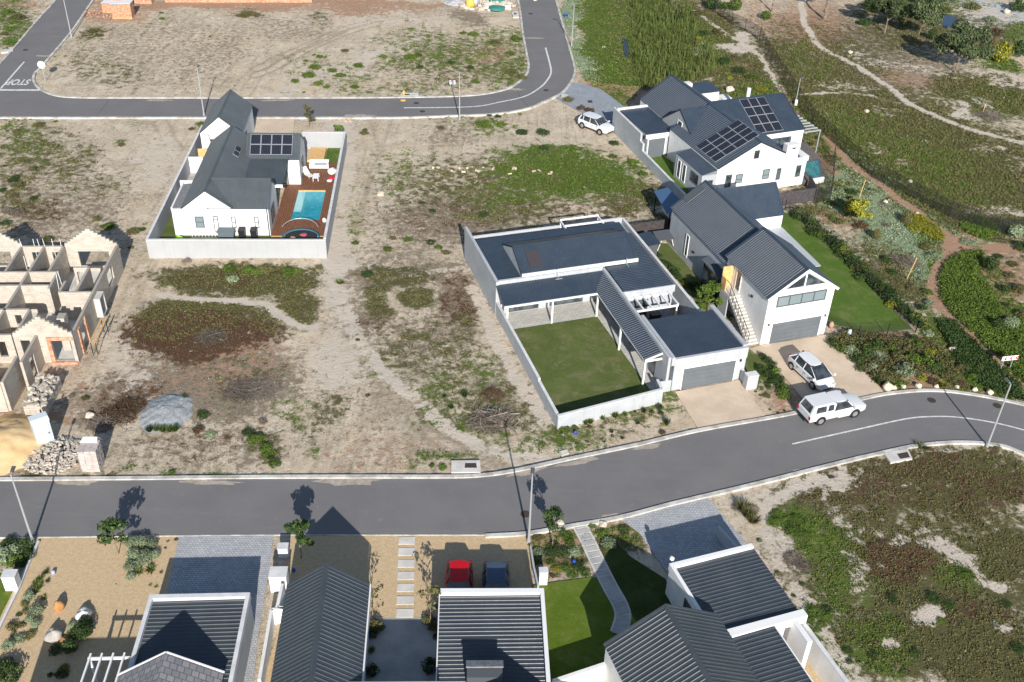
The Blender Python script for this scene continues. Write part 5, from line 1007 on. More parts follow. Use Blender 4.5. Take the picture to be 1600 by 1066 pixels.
# gable beside it
ap = G(1039, 945.7, 4.76); E5 = Frame(947, 1008, 20.0, 2.85)
a5 = E5.uv(1039, 945.7, 4.76); r5 = E5.uv(1106, 959.4, 2.85)
h = fthing('gabled_house', 'slate gabled roof at an angle in the lower right foreground', 'house', E5)
hw5 = a5[0]
gable(h, 0, 2 * hw5, -10.5, a5[1] * .0 + .0, 2.85, 4.76, 'v', RE, W_, .12, .1, .27)
h = fthing('flat_roofed_house', 'flat slate roof at the bottom edge right of the angled gable', 'house', E4)
q6 = E4.uv(1133.6, 1000, 2.5); q7 = E4.uv(1209.8, 979, 2.5)
mb = MB(); mono(mb, q6[0] - .6, q7[0], q6[1] - 7, q6[1], 2.42, 2.5, .27, 'u'); mb.build('roof', RE, h); MB().box(q6[0] - .5, q7[0] - .1, q6[1] - 7, q6[1] - .1, 0, 2.3).build('wall', W_, h); MB().box(q7[0] + .001, q7[0] + .08, q6[1] - 7, q6[1], 2.2, 2.52).build('fascia', M['trim'], h)
q8 = E4.uv(1251, 967, 1.9); q9 = E4.uv(1324.5, 1066, 1.9)
bwall('garden_wall', 'white side wall running out of the lower right foreground', E4, [(q8[0], q8[1], q9[0], q9[1] - 3, 1.9)], W_, M['coping'])
flat_poly('gravel_strip', [E4.w(q7[0], q6[1] + 1), E4.w(q8[0], q6[1] + 1), E4.w(q8[0] + .1, q6[1] - 9), E4.w(q7[0], q6[1] - 9)][::-1], .02, M['gravel'], 'gravel strip inside the lower right side wall', world_pts=True)
bwall('garden_wall', 'low white wall right of the right foreground driveway', E4, [(q[0] + .25, .3, q[0] - .2, 3.3, .9, .2)], WG)
# white walls between foreground houses
g1 = [G(x, y, 1.5) for x, y in ((864, 1064), (948, 1036), (949, 1030))]
WF = Frame(864, 1064, math.degrees(math.atan2(g1[1].y - g1[0].y, g1[1].x - g1[0].x)), 1.5)
bwall('garden_wall', 'bright white wall at the bottom between flat roof and angled gable', WF, [(0, 0, (g1[1] - g1[0]).length, 0, 1.5)], W_)
p1 = [G(432, 906, 1.3), G(432, 916, 1.3)]
def pillar(label, px, py, w, hgt, rz=0.07, mat=None, nm='letterbox_pillar'):
    c = G(px, py); s = thing(nm, label, 'pillar', c, rz); MB().box(-w / 2, w / 2, -w * .4, w * .4, 0, hgt).build('pillar_body', mat or W_, s); MB().box(-w / 2 - .03, w / 2 + .03, -w * .4 - .03, w * .4 + .03, hgt + .001, hgt + .05).build('cap', M['coping'], s)
pillar('white letterbox pillar left of the long gabled roof', 438, 918, 1.0, 1.3); pillar('pale frosted box at the kerb left of the foreground tree', 444, 868, .6, .8, mat=M['coping'], nm='meter_box'); pillar('white pillar at the left edge of the gravel garden', 22, 918, .75, 1.15); pillar('white letterbox pillar beside the foreground flower bed', 848, 911, .5, 1.1)
def gwall(label, pts, hgt, mat, th=.18):
    W2 = [G(x, y, hgt) for x, y in pts]; F = Frame(pts[0][0], pts[0][1], 0, hgt); sg = []
    for a, b in zip(W2[:-1], W2[1:]): sg.append((a.x - F.o.x, a.y - F.o.y, b.x - F.o.x, b.y - F.o.y, hgt, th))
    return bwall('garden_wall', label, F, sg, mat)
gwall('white stepped yard wall left of the long gabled roof', [(441, 912), (433, 948), (445, 950), (424, 952), (405, 1062)], 1.2, W_)
gwall('low pale edging wall left of the gravel garden', [(60, 845), (43, 882), (30, 915), (2, 972), (-30, 1040)], .18, M['coping'], .15)
gwall('low wall between the parked cars and the flower bed', [(829, 853), (834, 885), (841, 915)], .35, M['lgrey'], .12)
# ================================================================== unfinished block house
F_ = Frame(127.6, 576, 4.5)
h = fthing('unfinished_house', 'roofless house of bare concrete blocks under construction at the left edge', 'house', F_)
BK = M['block']
def hole_wall(mb, axis, a0, a1, at, hgt, holes=(), t=.2):
    """wall along u (axis 'u') or v with rectangular openings (a0, a1, z0, z1)"""
    cuts = sorted(set([a0, a1] + [x for hh in holes for x in hh[:2]]))
    for x0, x1 in zip(cuts[:-1], cuts[1:]):
        hs = [hh for hh in holes if hh[0] <= x0 + 1e-6 and hh[1] >= x1 - 1e-6]
        zs = [(0, hgt)] if not hs else [(0, hs[0][2]), (hs[0][3], hgt)]
        for z0, z1 in zs:
            if z1 - z0 < .01: continue
            if axis == 'u': mb.box(x0, x1, at - t / 2, at + t / 2, z0, z1)
            else: mb.box(at - t / 2, at + t / 2, x0, x1, z0, z1)
def stepped_gable(mb, u0, u1, at, z0, z1, t=.2, st=.2):
    n = int((z1 - z0) / st); um_ = (u0 + u1) / 2; hw_ = (u1 - u0) / 2
    for k in range(n):
        w_ = hw_ * (1 - (k + .3) / n); mb.box(um_ - w_, um_ + w_, at - t / 2, at + t / 2, z0 + k * st, z0 + (k + 1) * st)
H_ = 2.6
def bw(axis, *a, **k): mb = MB(); hole_wall(mb, axis, *a, **k); mb.build('wall', BK, h)
bw('v', 0.9, 14.4, -.5, H_, ((2.3, 3.6, 0, 2.1), (6.4, 7.4, .6, 2.1), (10.4, 12.0, .8, 2.1)))
mb = MB(); hole_wall(mb, 'u', -4.9, -.4, 14.5, H_, ((-3.9, -1.3, .5, 2.0),)); stepped_gable(mb, -4.95, -.4, 14.5, H_, 4.3); mb.build('gable_wall', BK, h)
mb = MB(); hole_wall(mb, 'u', -13.4, -8.5, 14.5, H_, ((-12.4, -9.6, .6, 2.0),)); stepped_gable(mb, -13.4, -8.4, 14.5, H_, 4.4); mb.build('gable_wall', BK, h)
bw('u', -8.4, -5.0, 14.3, H_, ((-7.7, -6.95, .7, 2.05), (-6.0, -5.4, .7, 2.05)))
bw('v', 10.15, 14.2, -4.95, H_, ((10.2, 11.0, 0, 2.05),)); bw('v', -3, 14.2, -6.55, H_); bw('v', 10.15, 14.2, -8.45, H_)
bw('u', -13.4, -6.65, 10.05, H_); bw('u', -6.45, -4.1, 10.05, H_); bw('u', -13.4, -6.65, 7.95, H_, ((-9.5, -8.7, 0, 2.0),)); bw('u', -6.45, -4.2, 7.95, H_); bw('v', 7.4, 9.95, -4.15, H_)
bw('u', -3.2, -.6, 6.9, H_); bw('v', 7.0, 8.6, -3.15, H_); bw('u', -3.1, -1.8, 10.75, H_, ((-2.9, -2.0, 0, 2.2),)); bw('v', 7.0, 10.65, -1.85, H_)
bw('u', -13.4, -4.7, 4.4, H_, ((-5.9, -5.4, 1.2, 2.1), (-10.5, -9.4, .8, 2.1))); bw('v', 1.0, 4.3, -4.65, H_)
mb = MB(); hole_wall(mb, 'u', -4.8, -.4, .9, H_, ((-4.35, -3.65, 0, 2.1), (-2.1, -.65, 0.15, 2.1))); stepped_gable(mb, -4.85, -.35, .9, H_, 4.2); mb.build('gable_wall', BK, h)
MB().box(-2.4, -.45, .72, .79, 2.1, 2.4).box(-2.4, -2.1, .72, .79, .15, 2.1).box(-2.4, -.45, .6, .79, -.05, .15).build('brick_surround', M['orangebrick'], h)
MB().box(-.39, -.3, 1.9, 2.3, 0, 2.3).build('brick_surround', M['orangebrick'], h)
MB().box(-.39, -.3, 3.6, 3.9, 0, 2.3).build('brick_surround', M['orangebrick'], h)
bw('u', -9.5, -4.9, .9, H_, ((-6.1, -5.5, .6, 2.0),)); bw('v', -2.7, .8, -3.05, H_, ((-1.6, -.7, 0, 2.0),)); bw('v', -5.1, -1.9, -3.6, H_); bw('u', -9.5, -3.7, -5.1, H_)
MB().box(-2.0, -1.4, 2.4, 3.2, 0, 3.0).build('flue_stack', BK, h)
# window surround that sticks out on the right side
sb = MB().box(-.38, .12, 6.3, 6.42, .5, 2.25).box(-.38, .12, 7.4, 7.52, .5, 2.25).box(-.38, .12, 6.42, 7.4, 2.13, 2.25).box(-.38, .12, 6.42, 7.4, .5, .62).build('window_surround', M['concrete'], h)
flat_poly('building_floor', [F_.w(u, v) for u, v in ((-13.4, .9), (-.6, .9), (-.6, 14.4), (-13.4, 14.4))], .03, M['concrete'], 'concrete floor slab of the unfinished house', world_pts=True)
rods = MB()
for (u, v, dx) in ((-8.3, 14.3, -.2), (-7.4, 14.3, .05), (-6.9, 14.3, -.1), (-6.45, 14.3, -.1), (-5.8, 14.3, 0), (-5.2, 14.3, .1), (-7.2, 11.4, 0), (-6.8, 11, .1), (-3.8, 8.5, .1), (-3.6, 8.9, -.1)): rods.bar((u, v, 1.5), (u + dx, v, 3.3), .035)
rods.build('conduit_pipes', M['trim'], h)
s = fthing('scaffold_trestle', 'low wooden scaffold trestle beside the unfinished house', 'trestle', F_)
MB().bar((.4, 1.7, 1.25), (.4, 5.0, 1.25), .1, .05).bar((.75, 1.7, 1.2), (.75, 5.0, 1.2), .1, .05).build('plank', M['pine'], s)
for v in (1.8, 4.9):
    for u in (.4, .75): MB().bar((u, v, 0), (u, v, 1.2), .05).build('leg', M['darkmetal'], s)
# block stacks
def block_stack(label, F, u0, v0, nu, nv, nz, bw_=.39, bd=.19, bh=.19, mat=BK, loose=0, seed=0, group=None):
    q_ = random.Random(seed); s = thing('block_stack', label, 'block stack', F.w(u0, v0), F.a, group); mb = MB()
    for k in range(nz):
        for j in range(nv):
            for i in range(nu):
                dx, dy = q_.uniform(-.012, .012), q_.uniform(-.012, .012); mb.box(i * .4 + dx, i * .4 + bw_ + dx, j * .2 + dy, j * .2 + bd + dy, k * .2, k * .2 + bh)
    for k in range(loose):
        x, y = q_.uniform(0, nu * .4), q_.uniform(0, nv * .2); a = q_.uniform(0, PI); z = nz * .2 + q_.choice((0, 0, .19)); c, n__ = math.cos(a), math.sin(a)
        p_ = [Vector((x + c * sx * .18 - n__ * sy * .09, y + n__ * sx * .18 + c * sy * .09, z + .18 + q_.uniform(0, .06))) for sx, sy in ((-1, -1), (1, -1), (1, 1), (-1, 1))]
        mb.slab(p_, .17)
    mb.build('blocks', mat, s); return s
block_stack('long loose stack of concrete blocks beside the unfinished house', F_, -2.4, -5.6, 4, 17, 4, loose=70, seed=3)
sx_ = block_stack('tall pallet of blocks near the lower street kerb', F_, 3.3, -11.8, 3, 6, 9, mat=mottled('pinkish_block', (.42, .36, .34), (.52, .46, .44), 2.5, .9, fine=.2, bscale=9))
ws = MB().slab([(-.05, .9, 1.84), (1.1, .9, 1.84), (1.0, 1.35, 1.95), (.1, 1.3, 2.0)], .03).slab([(.1, 1.3, 2.0), (1.0, 1.35, 1.95), (1.1, 1.9, 1.2), (0, 1.9, 1.3)], .03).build('plastic_wrap', M['plastic'], sx_)
def rubble(name, label, cat, ctr, rx, ry, n_, s0, s1, mat, hgt=.5, seed=0, kind=None, flatten=1.0):
    q_ = random.Random(seed); mb = MB(); c0 = ctr
    for k in range(n_):
        a = q_.uniform(0, 2 * PI); r__ = math.sqrt(q_.random()); x, y = rx * r__ * math.cos(a), ry * r__ * math.sin(a); z = hgt * (1 - r__ * r__) * q_.random()
        w_, d__, e = q_.uniform(s0, s1), q_.uniform(s0, s1) * .6, q_.uniform(s0, s1) * .5 * flatten; b = q_.uniform(0, PI); cs, sn = math.cos(b), math.sin(b); t1, t2 = q_.uniform(-.3, .3), q_.uniform(-.3, .3)
        p_ = [Vector((x + cs * i * w_ - sn * j * d__, y + sn * i * w_ + cs * j * d__, z + e + t1 * i * w_ + t2 * j * d__)) for i, j in ((-.5, -.5), (.5, -.5), (.5, .5), (-.5, .5))]
        mb.slab(p_, e)
    o = mb.build(name, mat); o.location = (c0.x, c0.y, 0); return tag(o, label, cat, None, kind)
rubble('rubble_pile', 'heap of broken concrete blocks beside the portable toilet', 'rubble', G(84, 713), 2.0, 1.9, 620, .12, .30, BK, .42, 5)
def heap(name, label, cat, ctr, rx, ry, hgt, mat, seed=0, pw=1.0, kind=None):
    n_ = 40; xs = np.linspace(-1.15, 1.15, n_); X, Y = np.meshgrid(xs, xs); r__ = np.sqrt(X * X + Y * Y) * (1 + .25 * (vnoise(X * 3 + seed, Y * 3, 1.0, seed) - .5))
    Z = hgt * np.clip(1 - r__ ** 1.6, -1.0, 1) * (1 + .4 * (vnoise(X * 4, Y * 4 + seed, 1.0, seed + 3, 4) - .5)) + (vnoise(X * rx * 3, Y * ry * 3, 1.0, seed + 5, 3) - .5) * .22 * (r__ < 1)
    i = (np.arange(n_ - 1)[:, None] * n_ + np.arange(n_ - 1)[None, :]).ravel()
    o = np_mesh(name, np.stack([(X * rx).ravel(), (Y * ry).ravel(), Z.ravel()], 1), np.stack([i, i + 1, i + n_ + 1, i + n_], 1), mat)
    o.location = (ctr.x, ctr.y, 0); return tag(o, label, cat, None, kind)
heap('sand_heap', 'large heap of yellow building sand at the left edge', 'sand heap', G(5, 695), 3.4, 3.3, 1.1, mottled('yellow_building_sand', (.58, .40, .20), (.66, .48, .27), .8, .95, .5, 10, fine=.12), 2)
heap('gravel_heap', 'low spread of grey gravel on the scrub plot', 'gravel heap', G(262, 643), 1.75, 2.2, .42, mottled('grey_gravel', (.22, .24, .255), (.36, .38, .39), 8.0, .95, .6, 9, fine=.25), 4)
heap('gravel_heap', 'grey stone heap on the far building site', 'gravel heap', G(716, 4), 2.2, 1.6, .5, mottled('site_gravel', (.36, .36, .38), (.46, .46, .46), 1.2, .95, .6, 6, fine=.2), 6)
# portable toilet
s = thing('portable_toilet', 'pale blue portable toilet beside the sand heap', 'portable toilet', F_.w(-.15, -8.5), F_.a + math.radians(32))
pb = plain('pale_blue_plastic', (.50, .58, .62), .5)
MB().box(-.55, .55, -.55, .55, .05, 2.0).build('cabin', pb, s)
MB().add([(-.58, -.58, 2.0), (.58, -.58, 2.0), (.58, .58, 2.0), (-.58, .58, 2.0), (-.58, -.3, 2.22), (.58, -.3, 2.22), (.58, .3, 2.22), (-.58, .3, 2.22)], [(0, 3, 2, 1), (4, 5, 6, 7), (0, 1, 5, 4), (1, 2, 6, 5), (2, 3, 7, 6), (3, 0, 4, 7)]).build('roof', plain('pale_roof_plastic', (.58, .64, .68), .4), s)
d_ = MB().box(-.42, .42, -.585, -.552, .12, 1.9).build('door', pb, s); MB().box(.3, .36, -.62, -.586, .95, 1.1).build('handle', M['darkmetal'], d_)
v_ = MB()
for y in (-.25, .25):
    for z in (1.0, 1.5): v_.box(.552, .575, y - .1, y + .1, z - .1, z + .1)
v_.build('vent', M['plastic'], s); MB().tube([(.3, .3, 2.0), (.3, .3, 2.45)], .06, 8).build('vent_pipe', M['darkmetal'], s)
# far building site at the top edge
b0 = G(258, 4.5); b1 = G(487, 4.5); FF = Frame(258, 4.5, math.degrees(math.atan2(b1.y - b0.y, b1.x - b0.x)))
s = bwall('brick_foundation_wall', 'long low orange brick foundation wall at the top edge', FF, [(0, .5, (b1 - b0).length, .5, .9, .5)], M['orangebrick'])
bwall('brick_foundation_wall', 'left hand low brick wall stub at the top edge', Frame(205, 3, 0), [(0, 0, 3.2, 0, .5, 1.2)], M['orangebrick'])
def pallet(label, px, py, w_, d__, hh, grp='pallets of orange bricks'):
    c = G(px, py); q_ = random.Random(int(px)); s = thing('brick_pallet', label, 'brick pallet', c, .05, grp); mb = MB(); nz = int(hh / .1)
    for k in range(nz):
        dx = q_.uniform(-.04, .04); mb.box(-w_ / 2 + dx, w_ / 2 + dx, 0 + dx, d__ + dx, .12 + k * .1, .12 + k * .1 + .093)
    mb.build('bricks', M['orangebrick'], s); MB().box(-w_ / 2, w_ / 2, 0, d__, 0, .11).build('pallet', M['pine'], s)
    MB().slab([(-w_ / 2 - .05, -.05, hh + .16), (w_ / 2 + .05, -.05, hh + .16), (w_ / 2 + .05, d__ + .05, hh + .16), (-w_ / 2 - .05, d__ + .05, hh + .16)], .03).build('wrap', M['plastic'], s)
pallet('rightmost wrapped brick pallet at the top left', 199, 29.5, 1.4, 1.6, 2.0); pallet('middle wrapped brick pallet at the top left', 184, 29.5, 1.4, 1.6, 1.9); pallet('leftmost low brick pallet at the top left', 168, 20, 1.3, 1.4, 1.2); pallet('rear wrapped brick pallet at the top left', 196, 14, 1.4, 1.4, 2.0); pallet('rear middle wrapped brick pallet at the top left', 181, 12, 1.4, 1.4, 2.0)
rubble('rubble_pile', 'litter and broken material on the far building site', 'rubble', G(762, 9), 4.2, 2.6, 160, .2, .8, mottled('site_rubble', (.45, .38, .30), (.70, .66, .6), 1.0, .9), .3, 8)
rubble('brick_scatter', 'scattered orange brick bits left of the brick pallets', 'rubble', G(172, 22), 4.0, 2.0, 90, .12, .3, M['orangebrick'], .15, 12)
rubble('brick_scatter', 'scattered pink bricks by the drain behind the pool house', 'rubble', G(534, 188), 1.5, .6, 22, .12, .25, mottled('pink_rubble', (.5, .36, .27), (.62, .5, .4), 2, .9), .08, 13)
rubble('stone_scatter', 'line of pale cut stones across the green plot', 'rocks', G(775, 268), 7.0, .8, 20, .15, .45, mottled('cream_stone', (.50, .42, .30), (.60, .52, .40), 2, .9), .08, 14)
for px, py, lab, mt in ((735, 12, 'yellow cement mixer on the far building site', 'yellow'), (742, 10, 'pale drum beside the yellow mixer', 'steel')):
    o = blob('site_drum', lab, 'drum', G(px, py), .7, M[mt], 1.1, seed=int(px))
for k, (px, py, r_) in enumerate(((776, 16, 1.3), (775, 3, 1.5))): blob('tarpaulin', ['near', 'far'][k] + ' green tarpaulin on the far building site', 'tarpaulin', G(px, py), r_, plain('green_tarpaulin%d' % k, (.05, .22, .18), .6), .25, seed=k + 3)
# ------------------------------------------------------------------ vehicles
def bevel(o, w=.04, s=2):
    m = o.modifiers.new('bevel', 'BEVEL'); m.width = w; m.segments = s; m.limit_method = 'ANGLE'; m.angle_limit = math.radians(25)
    for p in o.data.polygons: p.use_smooth = True
    o.modifiers.new('weighted_normal', 'WEIGHTED_NORMAL'); return o
def loft(rings, cap=True):
    n = len(rings[0]); vs = [q for r in rings for q in r]; fs = []
    for i in range(len(rings) - 1):
        for j in range(n): fs.append((i * n + j, i * n + (j + 1) % n, (i + 1) * n + (j + 1) % n, (i + 1) * n + j))
    if cap: fs += [tuple(range(n))[::-1], tuple((len(rings) - 1) * n + j for j in range(n))]
    return MB().add(vs, fs)
def car(label, name, cat, loc, deg, L, Wd, H, mat, prof, cab, wheels, r=.33, canopy=None, roofrack=False, group=None, blackarch=False, frontlamp=.62, taillamp=.85, doors=(.30, .50, .70)):
    """prof: (x fraction, width factor, z sill, z belt) stations rear to front; cab: rear base, rear top, front top, front base as x fractions, belt z, base width, top width"""
    c = thing(name, label, cat, loc, math.radians(deg), group); hw = Wd / 2
    rings = []
    for fx, fw, zs, zb in prof:
        x = (fx - .5) * L; w = hw * fw
        rings.append([(x, -w * .9, zs), (x, -w, zs + .12), (x, -w, zb - .16), (x, -w * .95, zb - .03), (x, -w * .6, zb + .03), (x, 0, zb + .045), (x, w * .6, zb + .03), (x, w * .95, zb - .03), (x, w, zb - .16), (x, w, zs + .12), (x, w * .9, zs)][::-1])
    b = loft(rings).build('body', mat, c); bevel(b, .035)
    xs = [(f - .5) * L for f in cab[:4]]; zb, bwd, twd = cab[4], cab[5] * hw, cab[6] * hw
    g = MB().add([(xs[0], -bwd, zb - .04), (xs[3], -bwd, zb - .04), (xs[3], bwd, zb - .04), (xs[0], bwd, zb - .04), (xs[1], -twd, H - .05), (xs[2], -twd, H - .05), (xs[2], twd, H - .05), (xs[1], twd, H - .05)],
                 [(0, 3, 2, 1), (4, 5, 6, 7), (0, 1, 5, 4), (1, 2, 6, 5), (2, 3, 7, 6), (3, 0, 4, 7)]).build('windows', M['carglass'], c)
    ov = .03
    rr = []
    for t in (0, .12, .5, .88, 1):
        x = xs[1] - ov + (xs[2] - xs[1] + 2 * ov) * t; dz = -.05 * abs(2 * t - 1) ** 3; w = twd + .02
        rr.append([(x, -w, H - .07 + dz), (x, -w * .9, H - .015 + dz), (x, 0, H + .01 + dz), (x, w * .9, H - .015 + dz), (x, w, H - .07 + dz)][::-1])
    bevel(loft(rr).build('roof', mat, c), .02)
    for s in (-1, 1):
        e = .012
        def P_(x, z): t = (z - zb) / (H - .05 - zb); return Vector((x, s * ((bwd + (twd - bwd) * t) + e), z))
        e = -.012; MB().bar(P_(xs[3] - .03, zb - .02), P_(xs[2] - .03, H - .09), .05, .05).build('pillar', mat, c)
        MB().bar(P_(xs[0] + .05, zb - .02), P_(xs[1] + .06, H - .09), .06, .10).build('pillar', mat, c)
        e = .008
        for f in (cab[7] if len(cab) > 7 else (.5,)):
            x0 = xs[0] + (xs[3] - xs[0]) * f; MB().bar(P_(x0, zb - .02), P_(x0 + (0.0 if f > .5 else .05), H - .10 if .1 < f < .8 else zb + .2), .05, .06).build('pillar', mat, c)
        MB().box((cab[3] - .53) * L, (cab[3] - .53) * L + .13, s * (hw + .02) if s > 0 else -hw - .22, (hw + .22) if s > 0 else -(hw + .02), zb - .02, zb + .13).build('mirror', mat, c)
        x = L / 2; fw = prof[-1][1]
        MB().box(x - .20, x - .015, s * hw * fw * .80 - .16, s * hw * fw * .80 + .16, frontlamp, frontlamp + .14).build('headlight', M['lampglass'], c)
        MB().box(-x - .012, -x + .12, s * hw * prof[0][1] * .90 - .09, s * hw * prof[0][1] * .90 + .09, taillamp - .15, taillamp + .12).build('tail_light', M['red'], c)
        for wx in wheels:
            X = (wx - .5) * L
            w_ = MB().tube([(X, s * (hw - .20), r), (X, s * (hw + .012), r)], r, 20).build('wheel', M['tyre'], c)
            rm = MB().tube([(X, s * (hw + .012), r), (X, s * (hw + .022), r)], r * .62, 14); rm.build('rim', M['rim'], w_)
            MB().tube([(X, s * (hw - .05), r + .02), (X, s * (hw + .004), r + .02)], r * 1.17, 20).build('wheel_arch', M['darkmetal'], c)
        MB().box(xs[0] + .5, xs[3] - .25, s * (hw + .002) - .006, s * (hw + .002) + .006, .34, .42).build('side_trim', M['darkmetal'] if blackarch else mat, c)
    for s in (-1, 1):
        dl = MB()
        for f in doors: dl.box((f - .5) * L - .008, (f - .5) * L + .008, s * (hw + .001) - .004, s * (hw + .001) + .004, .42, zb - .18)
        dl.build('door_gap', M['darkmetal'], c) if doors else None
        for f in doors[:-1]: MB().box((f - .5) * L + .08, (f - .5) * L + .24, s * (hw + .012) - .01, s * (hw + .012) + .01, zb - .24, zb - .20).build('door_handle', M['darkmetal'], c)
    MB().box(L / 2 - .03, L / 2 + .02, -hw * .55, hw * .55, .30, .42).build('grille', M['darkmetal'], c)
    MB().box(-L / 2 - .04, -L / 2 + .05, -hw * .85, hw * .85, .32, .5).build('bumper', M['darkmetal'] if blackarch or canopy else mat, c)
    if canopy:
        x0, x1, zb2, z1 = (canopy[0] - .5) * L, (canopy[1] - .5) * L, canopy[2], canopy[3]; w0, w1 = hw * .93, hw * .80
        cb = MB().add([(x0, -w0, zb2), (x1, -w0, zb2), (x1, w0, zb2), (x0, w0, zb2), (x0 + .32, -w1, z1), (x1, -w1, z1), (x1, w1, z1), (x0 + .32, w1, z1)], [(0, 3, 2, 1), (4, 5, 6, 7), (0, 1, 5, 4), (1, 2, 6, 5), (2, 3, 7, 6), (3, 0, 4, 7)]).build('canopy', mat, c)
        bevel(cb, .05)
        for s in (-1, 1):
            def Q(x, z): t = (z - zb2) / (z1 - zb2); return Vector((x, s * (w0 + (w1 - w0) * t + .008), z))
            for a, b2 in ((x0 + .42, x0 + 1.3), (x0 + 1.42, x1 - .12)):
                q = [Q(a, zb2 + .12), Q(b2, zb2 + .12), Q(b2, z1 - .12), Q(a + .08, z1 - .12)]
                MB().add([tuple(p) for p in q] + [tuple(p + Vector((0, s * .008, 0))) for p in q], [(4, 5, 6, 7), (7, 6, 5, 4)][:1] if s > 0 else [(7, 6, 5, 4)]).build('side_window', M['carglass'], cb)
        def R(y, z): t = (z - zb2) / (z1 - zb2); return Vector((x0 + .32 * t - .012, y, z))
        MB().add([tuple(R(-w0 * .75, zb2 + .1)), tuple(R(w0 * .75, zb2 + .1)), tuple(R(w1 * .75, z1 - .1)), tuple(R(-w1 * .75, z1 - .1))], [(3, 2, 1, 0), ]).build('rear_window', M['carglass'], cb)
    return c
PROF_PICK = ((0, .93, .42, 1.0), (.02, .98, .36, 1.03), (.30, 1.0, .32, 1.04), (.62, 1.0, .32, 1.06), (.72, 1.0, .32, 1.06), (.80, .99, .33, 1.03), (.93, .97, .34, .95), (.985, .90, .38, .86), (1, .80, .42, .78))
car('white pickup with white canopy parked at the kerb of the lower street', 'pickup', 'pickup', (23.95, 60.75, .03), 21, 4.95, 1.76, 1.72, M['carwhite'], PROF_PICK, (.40, .43, .64, .76, 1.04, .93, .78, ()), (.20, .80), .36, canopy=(.005, .42, 1.02, 1.74), frontlamp=.72, taillamp=.8, doors=(.44, .68))
PROF_HATCH = ((0, .84, .36, .86), (.02, .92, .30, .93), (.10, .98, .26, .97), (.5, 1.0, .24, .95), (.72, .99, .24, .95), (.86, .96, .25, .86), (.955, .88, .27, .72), (1, .72, .30, .60))
car('white hatchback parked nose out on the beige driveway', 'parked_car', 'car', (23.45, 65.35, .03), -65.5, 4.25, 1.72, 1.52, M['carwhite'], PROF_HATCH, (.03, .17, .60, .85, .95, .92, .66, (.22, .53)), (.165, .80), .31, frontlamp=.58)
PROF_SUV = ((0, .88, .40, 1.0), (.02, .94, .32, 1.05), (.10, 1.0, .28, 1.06), (.5, 1.0, .27, 1.02), (.70, 1.0, .27, 1.02), (.84, .98, .28, .96), (.96, .92, .32, .84), (1, .82, .36, .70))
car('white SUV with dark trim parked on the sand by the paved driveway', 'parked_suv', 'car', (8.75, 111.95, .03), -42.2, 4.2, 1.80, 1.62, M['carwhite'], PROF_SUV, (.02, .10, .58, .76, 1.0, .93, .78, (.22, .55)), (.18, .80), .35, blackarch=True, frontlamp=.66, taillamp=.95)
PROF_S = ((0, .86, .34, .88), (.02, .93, .28, .94), (.12, .99, .25, .96), (.6, 1.0, .24, .93), (.75, .98, .25, .92), (.93, .9, .27, .74), (1, .78, .3, .62))
g = 'cars parked in front of the flat roof'
car('bright red car parked in front of the flat slate roof', 'parked_car', 'car', (-2.62, 42.15, .03), -88, 3.5, 1.62, 1.47, M['carred'], PROF_S, (.03, .12, .60, .80, .92, .92, .72, (.3, .62)), (.17, .82), .29, group=g)
car('slate blue car parked right of the red car in shade', 'parked_car', 'car', (-.42, 42.15, .03), -88, 3.5, 1.62, 1.45, M['carblue'], PROF_S, (.03, .12, .60, .80, .92, .92, .72, (.3, .62)), (.17, .82), .29, group=g)
# ------------------------------------------------------------------ street furniture
def lamp(px, py, label, hgt=5.65, deg=0.0, thin=1.0, group='street lamp posts'):
    c = G(px, py); s = thing('street_lamp', label, 'street lamp', (c.x, c.y, 0), math.radians(deg), group)
    MB().tube([(0, 0, 0), (0, 0, .9), (0, 0, hgt)], [.085 * thin, .075 * thin, .045 * thin], 8).build('pole', M['steel'], s)
    MB().tube([(0, 0, 0), (0, 0, .35)], .12 * thin, 8).build('base', M['steel'], s)
    MB().bar((0, 0, hgt), (.25, 0, hgt + .08), .05).build('arm', M['steel'], s)
    hd = MB().add([(.15, -.1, hgt + .02), (.62, -.13, hgt + .10), (.62, .13, hgt + .10), (.15, .1, hgt + .02), (.15, -.07, hgt + .12), (.6, -.10, hgt + .17), (.6, .10, hgt + .17), (.15, .07, hgt + .12)], [(0, 3, 2, 1), (4, 5, 6, 7), (0, 1, 5, 4), (1, 2, 6, 5), (2, 3, 7, 6), (3, 0, 4, 7)]).build('lamp_head', M['frame'], s)
for px, py, lab, dg in ((52,848,'lamp post at the left end of the lower street',95),(826,848,'lamp post beside the foreground flower bed in the centre',88),(1542,698,'lamp post on the bend at the lower right',110),(319,181,'lamp post by the small garage left of the pool house',85),(718,187,'lamp post in the middle of the top street',90),(893,72,'lamp post beside the upper right road',180),(112,58,'lamp post beside the upper left junction road',170)):
    lamp(px, py, lab, deg=dg)
lamp(1243, 162, 'short park light pole beside the black fence', 3.2, 40, .8)
MB_ = MB().box(-.15, .15, -.15, .15, 0, .7); o = MB_.build('meter_box', M['plastic']); c = G(1243, 164.5); o.location = (c.x, c.y, 0); tag(o, 'white box at the foot of the park light pole', 'box')
# stop sign (seen from behind) and its pole
c = G(71, 128); s = thing('stop_sign', 'octagonal road sign seen from behind at the junction corner', 'road sign', (c.x, c.y, 0), 0.1)
MB().tube([(0, 0, 0), (0, 0, 2.3)], .035, 8).build('pole', M['steel'], s)
sg = MB(); vs = []
MB().add([(.48 * math.cos(PI / 8 + i * PI / 4), y, 2.15 + .48 * math.sin(PI / 8 + i * PI / 4)) for y in (-.06, -.04) for i in range(8)], [tuple(range(8)), tuple(range(15, 7, -1))] + [(i, i + 8, (i + 1) % 8 + 8, (i + 1) % 8) for i in range(8)]).build('sign_plate', M['plastic'], s)
